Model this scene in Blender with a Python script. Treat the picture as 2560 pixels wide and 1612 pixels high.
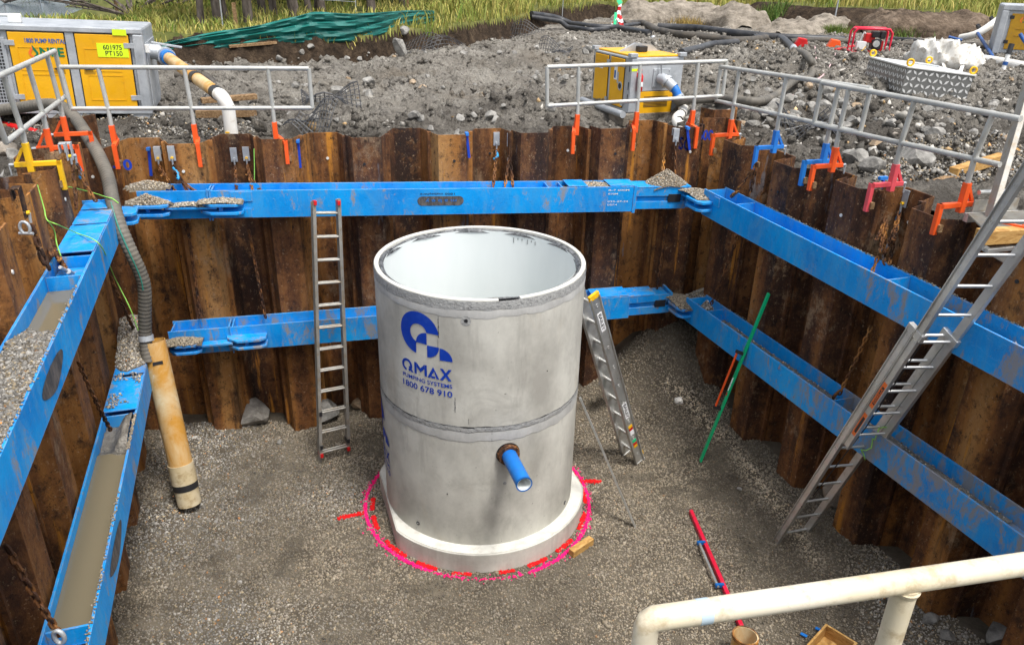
import bpy, math, random
import numpy as np
from mathutils import Vector, Matrix

for o in list(bpy.data.objects): bpy.data.objects.remove(o)
SC = bpy.context.scene
COL = SC.collection
random.seed(7); RNG = np.random.default_rng(7)

# ------------------------------------------------------------------ camera
W, H = 2560, 1612
FPX, PITCH, ROLL, HC = 1926.3, math.radians(25.09), math.radians(1.37), 5.7
CAM = np.array([0, 0, HC])
FW = np.array([0, math.cos(PITCH), -math.sin(PITCH)])
_x = np.array([1.0, 0, 0]); _u = np.cross(_x, FW)
XA = math.cos(ROLL) * _x + math.sin(ROLL) * _u
UA = -math.sin(ROLL) * _x + math.cos(ROLL) * _u
cd = bpy.data.cameras.new('camera'); co = bpy.data.objects.new('camera', cd); COL.objects.link(co)
cd.sensor_fit = 'HORIZONTAL'; cd.sensor_width = 36; cd.lens = FPX / W * 36
cd.clip_start = 0.05; cd.clip_end = 6000
m = Matrix.Identity(4)
for i in range(3):
    m[i][0], m[i][1], m[i][2], m[i][3] = XA[i], UA[i], -FW[i], CAM[i]
co.matrix_world = m
SC.camera = co
SC.render.resolution_x, SC.render.resolution_y = 1024, 644

# ------------------------------------------------------------------ light: bright overcast
wd = bpy.data.worlds.new('World'); SC.world = wd; wd.use_nodes = True
wn = wd.node_tree.nodes; wl = wd.node_tree.links
bg = wn['Background']; sky = wn.new('ShaderNodeTexSky'); sky.sky_type = 'NISHITA'; sky.sun_disc = False
SUN_EL, SUN_AZ = math.radians(66), math.radians(138)   # azimuth clockwise from +Y: to the right of the camera, a little behind
sky.sun_elevation = SUN_EL; sky.sun_rotation = SUN_AZ
sky.air_density = 1.0; sky.dust_density = 4.0; sky.ozone_density = 1.0
hs = wn.new('ShaderNodeHueSaturation'); hs.inputs['Saturation'].default_value = 0.35   # cloud-white overcast
wl.new(sky.outputs[0], hs.inputs['Color']); wl.new(hs.outputs[0], bg.inputs[0]); bg.inputs[1].default_value = 0.13
sl = bpy.data.lights.new('sun', 'SUN'); sl.energy = 1.5; sl.angle = math.radians(13); sl.color = (1, .97, .92)
so = bpy.data.objects.new('sun', sl); COL.objects.link(so)
sd = Vector((math.sin(SUN_AZ) * math.cos(SUN_EL), math.cos(SUN_AZ) * math.cos(SUN_EL), math.sin(SUN_EL)))
so.rotation_euler = sd.to_track_quat('Z', 'Y').to_euler()
so.location = (0, -5, 20)
SC.view_settings.view_transform = 'Standard'; SC.view_settings.look = 'None'
SC.view_settings.gamma = 1; SC.view_settings.use_curve_mapping = False
SC.view_settings.exposure = 1.0

# ------------------------------------------------------------------ pixels to directions, wall planes
def ray(px, py): return XA * (px - W / 2) / FPX - UA * (py - H / 2) / FPX + FW
def atz(px, py, z=0.0):
    d = ray(px, py); return CAM + d * ((z - HC) / d[2])
def atd(px, py, depth): return CAM + ray(px, py) * depth
def atplane(px, py, p0, n):
    d = ray(px, py); return CAM + d * (((p0 - CAM) @ n) / (d @ n))
A = np.array
DB, NB, PB = A([.979, .2036, 0]), A([-.2036, .979, 0]), A([-2.1, 8.4, 0])       # back wall: along, outward, point on beam face
DWL, NR = A([-.3223, .9466, 0]), A([.9466, .3223, 0])                             # side walls: depth direction, rightward normal
PL, PR = A([-3.84, 7.03, 0]), A([2.25, 9.0, 0])
def B(px, py, t=0): return atplane(px, py, PB + NB * t, NB)
def R(px, py, t=0): return atplane(px, py, PR + NR * t, NR)
def L(px, py, t=0): return atplane(px, py, PL - NR * t, NR)
def sm(a, b, x):
    t = np.clip((x - a) / (b - a), 0, 1); return t * t * (3 - 2 * t)
def lin(r, g, b):
    f = lambda c: (c / 255 / 12.92) if c <= 10.3 else ((c / 255 + .055) / 1.055) ** 2.4
    return (f(r), f(g), f(b))

# numpy value noise
def _h(i, j, s):
    n = (i.astype(np.int64) * 374761393 + j.astype(np.int64) * 668265263 + s * 2246822519) & 0xffffffff
    n = ((n ^ (n >> 13)) * 1274126177) & 0xffffffff
    return ((n ^ (n >> 16)) & 0xffff) / 65535.0
def vnoise(x, y, s=0):
    i = np.floor(x); j = np.floor(y); u = x - i; v = y - j; u = u * u * (3 - 2 * u); v = v * v * (3 - 2 * v)
    a, b, c, d = _h(i, j, s), _h(i + 1, j, s), _h(i, j + 1, s), _h(i + 1, j + 1, s)
    return (a * (1 - u) + b * u) * (1 - v) + (c * (1 - u) + d * u) * v
def fbm(x, y, s=0, o=4):
    r = 0; a = .5; t = 0
    for k in range(o):
        r = r + a * vnoise(x * 2 ** k + 17 * k, y * 2 ** k - 9 * k, s + k); t += a; a *= .5
    return r / t

# ------------------------------------------------------------------ materials
class Mt:
    def __init__(s, name, rough=.6, metal=0.0, spec=.5):
        s.m = bpy.data.materials.new(name); s.m.use_nodes = True
        s.t = s.m.node_tree; s.b = s.t.nodes['Principled BSDF']
        s.b.inputs['Roughness'].default_value = rough; s.b.inputs['Metallic'].default_value = metal
        s.b.inputs['Specular IOR Level'].default_value = spec
        s._p = None
    def n(s, t): return s.t.nodes.new(t)
    def l(s, a, b): s.t.links.new(a, b)
    def pos(s, sc=(1, 1, 1), kind='world'):
        mp = s.n('ShaderNodeMapping'); mp.inputs['Scale'].default_value = sc
        if kind == 'world': src = s.n('ShaderNodeNewGeometry').outputs['Position']
        else: src = s.n('ShaderNodeTexCoord').outputs['Object']
        s.l(src, mp.inputs[0]); return mp.outputs[0]
    def noise(s, scale, vec=None, detail=5, rough=.6, dist=0):
        k = s.n('ShaderNodeTexNoise'); k.inputs['Scale'].default_value = scale; k.inputs['Detail'].default_value = detail
        k.inputs['Roughness'].default_value = rough; k.inputs['Distortion'].default_value = dist
        s.l(vec if vec is not None else s.pos(), k.inputs['Vector']); return k.outputs['Fac']
    def vor(s, scale, vec=None, feat='F1', out='Distance'):
        k = s.n('ShaderNodeTexVoronoi'); k.feature = feat; k.inputs['Scale'].default_value = scale
        s.l(vec if vec is not None else s.pos(), k.inputs['Vector']); return k.outputs[out]
    def ramp(s, f, st, interp='LINEAR'):
        k = s.n('ShaderNodeValToRGB'); r = k.color_ramp; r.interpolation = interp
        while len(r.elements) < len(st): r.elements.new(.5)
        for e, (p, c) in zip(r.elements, st):
            e.position = p
            if not isinstance(c, (tuple, list)): c = (c, c, c)
            e.color = (*c[:3], 1)
        s.l(f, k.inputs[0]); return k.outputs[0]
    def mix(s, f, a, b, mode='MIX'):
        k = s.n('ShaderNodeMix'); k.data_type = 'RGBA'; k.blend_type = mode
        for v, i in ((f, 0), (a, 6), (b, 7)):
            if hasattr(v, 'is_linked'): s.l(v, k.inputs[i])
            elif isinstance(v, (tuple, list)): k.inputs[i].default_value = (*v[:3], 1)
            else: k.inputs[i].default_value = v
        return k.outputs[2]
    def math(s, op, a, b=0.0):
        k = s.n('ShaderNodeMath'); k.operation = op
        for v, i in ((a, 0), (b, 1)):
            if hasattr(v, 'is_linked'): s.l(v, k.inputs[i])
            else: k.inputs[i].default_value = v
        return k.outputs[0]
    def rand(s): return s.n('ShaderNodeObjectInfo').outputs['Random']
    def attr(s, nm='Col'):
        k = s.n('ShaderNodeAttribute'); k.attribute_name = nm; return k.outputs['Color']
    def col(s, c):
        if hasattr(c, 'is_linked'): s.l(c, s.b.inputs['Base Color'])
        else: s.b.inputs['Base Color'].default_value = (*c[:3], 1)
        return s
    def rough(s, r): s.l(r, s.b.inputs['Roughness']); return s
    def bump(s, h, st=.3, d=.02):
        k = s.n('ShaderNodeBump'); k.inputs['Strength'].default_value = st; k.inputs['Distance'].default_value = d
        s.l(h, k.inputs['Height']); s.l(k.outputs[0], s.b.inputs['Normal']); return s

def worn(name, c, c2=None, rough=.5, metal=0.0, dirt=(.16, .13, .10), amt=.35, scale=5, spec=.4, thr=.55):
    """paint or metal with soft tone changes, grime patches and fine scratches"""
    k = Mt(name, rough, metal, spec)
    c2 = c2 or tuple(v * .72 for v in c)
    base = k.mix(k.ramp(k.noise(scale * .6), [(.35, 0), (.65, 1)]), c, c2)
    g = k.ramp(k.noise(scale * 2.2, detail=8, rough=.7), [(thr, 0), (thr + .13, amt)])
    base = k.mix(g, base, dirt)
    k.col(base)
    k.rough(k.ramp(k.noise(scale * 3), [(.3, max(.05, rough - .12)), (.7, min(1, rough + .18))]))
    k.bump(k.noise(scale * 9), .15, .004)
    return k.m

def rust_mat(name, light=1.0, tan=.55):
    k = Mt(name, .78, 0, .35)
    f = light; rnd = k.rand()
    band = k.math('ADD', k.noise(3.0, k.pos((1, 1, .05)), 3, .55), k.math('MULTIPLY', k.math('SUBTRACT', rnd, .5), .26))
    c = k.ramp(band, [(.33, (.020 * f, .009 * f, .006 * f)), (.43, (.075 * f, .029 * f, .012 * f)), (.54, (.155 * f, .060 * f, .018 * f)), (.64, (.30 * f, .125 * f, .028 * f)), (.74, (.38 * f, .19 * f, .06 * f))])
    mo = k.noise(5, k.pos((1, 1, .8)), 10, .78)
    c = k.mix(k.ramp(mo, [(.50, 0), (.68, .7)]), c, (.26 * f, .118 * f, .038 * f))
    c = k.mix(k.ramp(mo, [(.36, .9), (.50, 0)]), c, (.030 * f, .014 * f, .008 * f))
    run = k.ramp(k.noise(5, k.pos((1, 1, .12)), 8, .7), [(.54, 0), (.66, .8)])
    c = k.mix(run, c, (.024 * f, .011 * f, .007 * f))
    org = k.ramp(k.noise(6, k.pos((1, 1, .07)), 5, .65), [(.61, 0), (.68, .8)])
    c = k.mix(org, c, (.52 * f, .21 * f, .022 * f))
    tn = k.ramp(k.noise(1.5, k.pos((1, 1, .75)), 11, .78), [(.57, 0), (.65, tan)])
    c = k.mix(tn, c, (.33 * f, .235 * f, .145 * f))
    sp = k.ramp(k.noise(30, k.pos((1, 1, .7)), 7, .8), [(.58, 0), (.66, .7)])
    c = k.mix(sp, c, (.44 * f, .30 * f, .18 * f))
    gy = k.ramp(k.noise(2.3, k.pos((1, 1, .22)), 5, .6), [(.665, 0), (.69, .7)])
    c = k.mix(gy, c, (.15 * f, .155 * f, .17 * f))
    bk = k.ramp(k.noise(16, k.pos((1, 1, .7)), 8, .8), [(.37, .85), (.45, 0)])
    c = k.mix(bk, c, (.012, .008, .006))
    k.col(c); k.bump(k.noise(24, k.pos((1, 1, .7)), 9, .78), .7, .02)
    return k.m

def blue_mat(name, mud=.2, far_y=None):
    """blue beam paint, scratched, rust-chipped and filmed with dried mud; mud grows towards the near end where far_y is given"""
    k = Mt(name, .42, 0, .3)
    v = k.pos((1, 1, 1))
    c = k.mix(k.ramp(k.noise(1.6, detail=6), [(.35, 0), (.68, 1)]), (.0, .215, .64), (.0, .35, .84))
    scr = k.ramp(k.noise(26, k.pos((.22, .22, 1.0)), 6, .75, 2.5), [(.57, 0), (.66, .6)])
    c = k.mix(scr, c, (.07, .36, .76))
    dk = k.ramp(k.noise(18, k.pos((.5, .5, 1.0)), 7, .78, 1.5), [(.30, .7), (.42, 0)])
    c = k.mix(dk, c, (.0, .085, .34))
    film = k.ramp(k.noise(5, k.pos((1, 1, .35)), 9, .78, .8), [(.46, 0), (.70, .42 + mud)])
    c = k.mix(film, c, (.10, .30, .52))
    m1 = k.noise(4.2, k.pos((1, 1, .45)), 12, .80, .3)
    if far_y is not None:
        sp = k.n('ShaderNodeSeparateXYZ'); k.l(v, sp.inputs[0])
        mr = k.n('ShaderNodeMapRange'); mr.inputs[1].default_value = far_y; mr.inputs[2].default_value = far_y - 2.6
        mr.inputs[3].default_value = -.05; mr.inputs[4].default_value = .035
        k.l(sp.outputs['Y'], mr.inputs[0]); m1 = k.math('ADD', m1, mr.outputs[0])
    mm = k.ramp(m1, [(.60 - mud * .22, 0), (.66 - mud * .18, .85)])
    c = k.mix(mm, c, (.27, .245, .21))
    ch = k.ramp(k.noise(7.5, detail=9, rough=.75), [(.655 - mud * .05, 0), (.70, .9)])
    c = k.mix(ch, c, (.34, .19, .10))
    bv = k.n('ShaderNodeBevel'); bv.samples = 4; bv.inputs['Radius'].default_value = .014
    dt = k.n('ShaderNodeVectorMath'); dt.operation = 'DOT_PRODUCT'; k.l(bv.outputs[0], dt.inputs[0]); k.l(k.n('ShaderNodeNewGeometry').outputs['True Normal'], dt.inputs[1])
    edge = k.ramp(dt.outputs['Value'], [(.86, 1), (.985, 0)])
    wearm = k.math('MULTIPLY', edge, k.ramp(k.noise(9, detail=8, rough=.75), [(.42, 0), (.56, .9)]))
    c = k.mix(wearm, c, (.36, .31, .26))
    sc2 = k.ramp(k.noise(60, k.pos((.12, .12, 1)), 5, .8, 3), [(.64, 0), (.69, .8)])
    c = k.mix(sc2, c, (.22, .40, .60))
    k.col(c); k.rough(k.ramp(m1, [(.4, .36), (.7, .85)])); k.bump(k.noise(34, detail=7), .25, .006)
    return k.m

MAT = {}
def mats():
    M = MAT
    M['rust'] = rust_mat('rusty_steel', 1.15, .45)
    M['rust_side'] = rust_mat('rusty_steel_muddy', 1.1, .7)
    M['rust_dark'] = rust_mat('rusty_chain', 1.1, .1)
    M['blue'] = blue_mat('blue_paint', .2); M['blue_mid'] = blue_mat('blue_paint_worn', .42)
    M['blue_right'] = blue_mat('blue_paint_muddy', .32, 7.4); M['blue_rlow'] = blue_mat('blue_paint_muddy_low', .46, 8.2)
    M['blue_left'] = blue_mat('blue_paint_left', .28)
    # concrete
    k = Mt('concrete', .8, 0, .3)
    c = k.mix(k.ramp(k.noise(1.3, k.pos((1, 1, .7)), 7, .65), [(.36, 0), (.64, 1)]), (.37, .355, .315), (.63, .615, .55))
    c = k.mix(k.ramp(k.noise(5, k.pos((1, 1, .15)), 5, .7), [(.56, 0), (.72, .45)]), c, (.27, .255, .225))
    c = k.mix(k.ramp(k.noise(30, detail=4), [(.70, 0), (.73, .8)]), c, (.12, .115, .10))
    c = k.mix(k.ramp(k.noise(1.8, k.pos((1, 1, .8)), 9, .75, .6), [(.53, 0), (.68, .5)]), c, (.29, .275, .24))
    c = k.mix(k.ramp(k.noise(2.1, k.pos((1, 1, .35)), 6, .6, 1.2), [(.60, 0), (.75, .35)]), c, (.52, .45, .34))
    k.col(c); k.bump(k.noise(60), .12, .004); M['concrete'] = k.m
    M['concrete_white_lit'] = worn('white_lit_concrete', (.64, .63, .57), (.54, .53, .48), .75, 0, (.40, .37, .31), .45, 4, thr=.5)  # whiter concrete: the light on upward faces is put into the colour
    k = Mt('white_liner', .38, 0, .4)
    k.col(k.mix(k.ramp(k.noise(1.5, k.pos((1, 1, .2)), 5), [(.4, 0), (.7, 1)]), (.74, .77, .76), (.68, .72, .71))); M['liner'] = k.m
    k = Mt('grey_mastic', .5, 0, .5)
    k.col(k.ramp(k.noise(14, k.pos((1, 1, 2)), 8, .8, 1), [(.42, (.015, .016, .018)), (.55, (.16, .165, .17)), (.75, (.30, .31, .31))])); k.bump(k.noise(40), .6, .02); M['mastic'] = k.m
    k = Mt('grout_smear', .75, 0, .3)
    k.col(k.ramp(k.noise(16, k.pos((1, 1, 2.5)), 8, .8, 1.5), [(.36, (.10, .10, .10)), (.46, (.34, .34, .33)), (.7, (.50, .50, .48))])); k.bump(k.noise(40), .6, .02); M['grout'] = k.m
    k = Mt('black_seal', .5); k.col((.018, .018, .02)); M['black'] = k.m
    k = Mt('black_rubber', .45, 0, .5); k.col(k.mix(k.ramp(k.noise(4), [(.4, 0), (.7, .6)]), (.02, .022, .027), (.10, .095, .09))); M['rubber'] = k.m
    M['hosebrown'] = worn('muddy_black_hose', (.05, .045, .04), (.10, .085, .065), .6)
    k = Mt('stencil_blue', .6, 0, .3); k.col(k.mix(k.ramp(k.noise(9, detail=7), [(.55, 0), (.75, .35)]), (.004, .045, .40), (.05, .14, .52))); M['stencil'] = k.m
    M['alu'] = worn('aluminium', (.68, .68, .66), (.52, .52, .50), .38, .75, (.34, .29, .22), .4, 4)
    M['alu_dirty'] = worn('dirty_aluminium', (.38, .365, .33), (.28, .265, .235), .5, .45, (.28, .20, .11), .55, 5, thr=.5)
    M['galv'] = worn('galvanised_steel', (.50, .52, .54), (.36, .385, .41), .48, .35, (.26, .24, .2), .3, 7)
    M['rail'] = worn('galvanised_tube', (.56, .56, .53), (.43, .43, .40), .5, .3, (.30, .26, .2), .4, 6)
    M['cream'] = worn('cream_paint', (.70, .64, .52), (.62, .54, .38), .42, 0, (.36, .27, .15), .6, 7, thr=.50)
    M['yellow'] = worn('yellow_paint', (.80, .42, .008), (.70, .35, .006), .4, 0, (.25, .15, .05), .25, 3, thr=.6)
    M['ochre'] = worn('ochre_paint', (.46, .25, .012), (.38, .20, .01), .5)
    M['orange'] = worn('orange_paint', (.88, .115, .018), (.80, .09, .012), .5, 0, (.35, .12, .06), .3, 9, thr=.58)
    M['pinkred'] = worn('pink_red_paint', (.78, .10, .13), (.66, .07, .08), .5)
    M['blueclamp'] = worn('blue_clamp_paint', (.02, .22, .68), (.02, .16, .55), .5)
    M['yelclamp'] = worn('yellow_clamp_paint', (.88, .52, .01), (.80, .45, .01), .5)
    M['red'] = worn('red_paint', (.62, .012, .014), (.50, .01, .01), .4, amt=.15)
    M['crimson'] = worn('crimson_anodised', (.66, .012, .05), (.56, .01, .035), .35, amt=.25)
    M['white'] = worn('white_plastic', (.80, .80, .79), (.72, .72, .70), .35, amt=.2)
    M['pvcstain'] = worn('cream_stained_pvc', (.62, .55, .40), (.52, .42, .25), .5, 0, (.28, .18, .07), .6, 5, thr=.48)
    M['pvc'] = worn('white_pvc', (.80, .79, .75), (.72, .69, .62), .35, 0, (.42, .32, .2), .4, 3, thr=.56)
    k = Mt('yellowed_pvc', .5, 0, .4)
    c = k.mix(k.ramp(k.noise(1.6, k.pos((1, 1, .6)), 8, .7, .8), [(.34, 0), (.6, 1)]), (.66, .56, .36), (.55, .27, .045))
    c = k.mix(k.ramp(k.noise(5, k.pos((1, 1, .35)), 8, .75, 1), [(.60, 0), (.66, .8)]), c, (.72, .66, .52))
    c = k.mix(k.ramp(k.noise(9, k.pos((1, 1, .5)), 8, .8, 2), [(.30, .7), (.38, 0)]), c, (.16, .08, .02)); k.col(c); M['oldpvc'] = k.m
    k = Mt('grey_ribbed_hose', .62, 0, .4)
    c = k.mix(k.ramp(k.noise(3), [(.4, 0), (.65, 1)]), (.10, .092, .078), (.18, .16, .13)); k.col(c); M['hose'] = k.m
    M['bluehose'] = worn('dark_blue_hose', (.008, .055, .22), (.01, .08, .28), .5)
    M['bluepipe'] = worn('blue_pipe_plastic', (.005, .13, .48), (.01, .19, .60), .4, amt=.3)
    M['wood'] = None
    k = Mt('timber', .75, 0, .3)
    w = k.noise(3, k.pos((3, 3, 14), 'obj'), 6, .6, 1.5)
    k.col(k.ramp(w, [(.3, (.25, .12, .03)), (.5, (.46, .26, .08)), (.72, (.58, .38, .15))])); k.bump(w, .2, .004); M['wood'] = k.m
    k = Mt('weathered_timber', .85, 0, .25)
    w = k.noise(3, k.pos((6, 2, 9)), 6, .6, 1.5)
    k.col(k.ramp(w, [(.3, (.08, .045, .022)), (.5, (.24, .145, .07)), (.72, (.38, .27, .16))])); k.bump(w, .3, .006); M['oldwood'] = k.m
    k = Mt('pebbles', .7, 0, .35); k.col(k.attr()); M['pebble'] = k.m
    k = Mt('rock', .85, 0, .3)
    c = k.mix(k.ramp(k.noise(6, detail=8, rough=.7), [(.35, 0), (.65, 1)]), (.12, .115, .105), (.37, .355, .325))
    k.col(k.mix(k.ramp(k.rand(), [(.80, 0), (.92, .55)]), c, (.42, .27, .13))); k.bump(k.noise(24), .5, .03); M['rock'] = k.m
    k = Mt('clods', .9, 0, .2); k.col(k.attr()); k.bump(k.noise(40), .4, .02); M['clod'] = k.m
    k = Mt('sandy_gravel_bed', .95, 0, .2)
    k.col(k.ramp(k.noise(3, detail=8, rough=.7), [(.35, (.075, .062, .046)), (.65, (.16, .135, .10))])); k.bump(k.noise(60), .6, .03); M['bed'] = k.m
    k = Mt('mud_ground', .9, 0, .3)
    c = k.ramp(k.noise(1.1, detail=10, rough=.7), [(.30, (.20, .18, .15)), (.48, (.36, .33, .283)), (.66, (.54, .50, .435))])
    c = k.mix(k.ramp(k.noise(7, detail=8, rough=.75), [(.35, .9), (.48, 0)]), c, (.05, .042, .034))  # dark blotches painted for the shade in hollows and creases
    c = k.mix(k.ramp(k.noise(.9, detail=6, rough=.65), [(.50, 0), (.68, .45)]), c, (.10, .086, .07))
    c = k.mix(k.ramp(k.noise(.5, detail=5), [(.55, 0), (.72, .5)]), c, (.25, .195, .13))
    sp = k.n('ShaderNodeSeparateXYZ'); k.l(k.pos(), sp.inputs[0])
    mr = k.n('ShaderNodeMapRange'); mr.inputs[1].default_value = 10.5; mr.inputs[2].default_value = 14.0; mr.inputs[3].default_value = .12; mr.inputs[4].default_value = -.06; k.l(sp.outputs['Y'], mr.inputs[0])
    wet = k.ramp(k.math('ADD', k.noise(2.2, detail=8, rough=.7), mr.outputs[0]), [(.50, 0), (.64, .75)])
    c = k.mix(wet, c, (.085, .073, .06))     # wet spoil freshly dug beside the wall
    k.col(c); k.bump(k.math('ADD', k.noise(8, detail=9, rough=.8), k.noise(26, detail=6)), 1.0, .14); M['mud'] = k.m
    k = Mt('topsoil', .95, 0, .15)
    k.col(k.ramp(k.noise(4, k.pos((1, 1, .5)), 9, .75), [(.35, (.014, .010, .007)), (.55, (.05, .034, .022)), (.75, (.13, .095, .06))])); k.bump(k.noise(8, detail=8), 1, .1); M['topsoil'] = k.m
    k = Mt('field_soil', .95, 0, .15)
    k.col(k.ramp(k.noise(1.4, detail=8, rough=.7), [(.35, (.05, .065, .015)), (.6, (.13, .13, .04)), (.75, (.2, .16, .07))])); M['field'] = k.m
    k = Mt('grass_blades', .6, 0, .25); k.col(k.attr()); M['grass'] = k.m
    k = Mt('leaves', .6, 0, .25); k.col(k.attr()); M['leaf'] = k.m
    k = Mt('bark', .9, 0, .2)
    k.col(k.ramp(k.noise(9, k.pos((1, 1, .25)), 7, .7), [(.35, (.05, .04, .032)), (.6, (.17, .14, .12)), (.75, (.30, .26, .23))])); k.bump(k.noise(14, k.pos((1, 1, .3))), .6, .05); M['bark'] = k.m
    k = Mt('lake_water', .12, 0, .5); k.col((.10, .14, .17)); k.bump(k.noise(.8), .1, .1); M['lake'] = k.m
    k = Mt('muddy_water', .08, 0, .5); k.col((.17, .145, .095)); M['muddywater'] = k.m
    k = Mt('wet_mud', .55, 0, .45); k.col(k.ramp(k.noise(9, detail=8, rough=.7), [(.35, (.10, .09, .075)), (.65, (.27, .25, .215))])); k.bump(k.noise(22, detail=6), .9, .05); M['wetmud'] = k.m
    k = Mt('green_silt_fabric', .55, 0, .4)
    c = k.ramp(k.noise(1.2, k.pos((.6, .6, 5)), 5, .6, 1), [(.35, (.004, .075, .065)), (.6, (.01, .17, .145)), (.75, (.06, .30, .25))]); k.col(c); k.bump(k.noise(3, k.pos((.4, .4, 6))), .5, .06); M['silt'] = k.m
    k = Mt('geotextile', .9, 0, .2)
    c = k.ramp(k.noise(2.4, k.pos((1, 1, 1.5)), 8, .7), [(.35, (.13, .11, .085)), (.6, (.31, .27, .22)), (.75, (.40, .355, .29))]); k.col(c); k.bump(k.noise(4, detail=8), 1, .12); M['geo'] = k.m
    M['bag'] = worn('woven_bag', (.76, .75, .71), (.62, .60, .55), .7, 0, (.33, .27, .19), .6, 4, thr=.50)
    k = Mt('pink_spray', .8, 0, .2); k.col((.86, .012, .19)); M['pink'] = k.m
    k = Mt('red_spray', .8, 0, .2); k.col((.66, .01, .012)); M['redspray'] = k.m
    k = Mt('lime_label', .6); k.col((.66, .86, .01)); M['lime'] = k.m
    k = Mt('green_paint', .35); k.col(k.mix(k.ramp(k.noise(6), [(.5, 0), (.8, .4)]), (.0, .50, .20), (.02, .40, .16))); M['green'] = k.m
    k = Mt('print_green', .5); k.col((.0, .16, .07)); M['pgreen'] = k.m
    k = Mt('print_blue', .5); k.col((.0, .10, .35)); M['pblue'] = k.m
    k = Mt('print_orange', .5); k.col((.80, .16, .02)); M['porange'] = k.m
    k = Mt('print_white', .5); k.col((.8, .8, .8)); M['pwhite'] = k.m
    k = Mt('lime_rope', .7); k.col((.28, .62, .10)); M['rope'] = k.m
    k = Mt('blue_strap', .6); k.col((.004, .045, .42)); M['strap'] = k.m
    k = Mt('cyan_hook', .5); k.col((.02, .28, .55)); M['cyan'] = k.m
    k = Mt('pink_rope', .7); k.col((.62, .42, .42)); M['string'] = k.m
    k = Mt('chequer_plate', .35, .7, .5)
    k.col((.26, .26, .25)); M['chequer'] = k.m
    k = Mt('tread_plate', .4, .25, .5); k.col((.70, .70, .68)); M['tread'] = k.m
mats()
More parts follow.
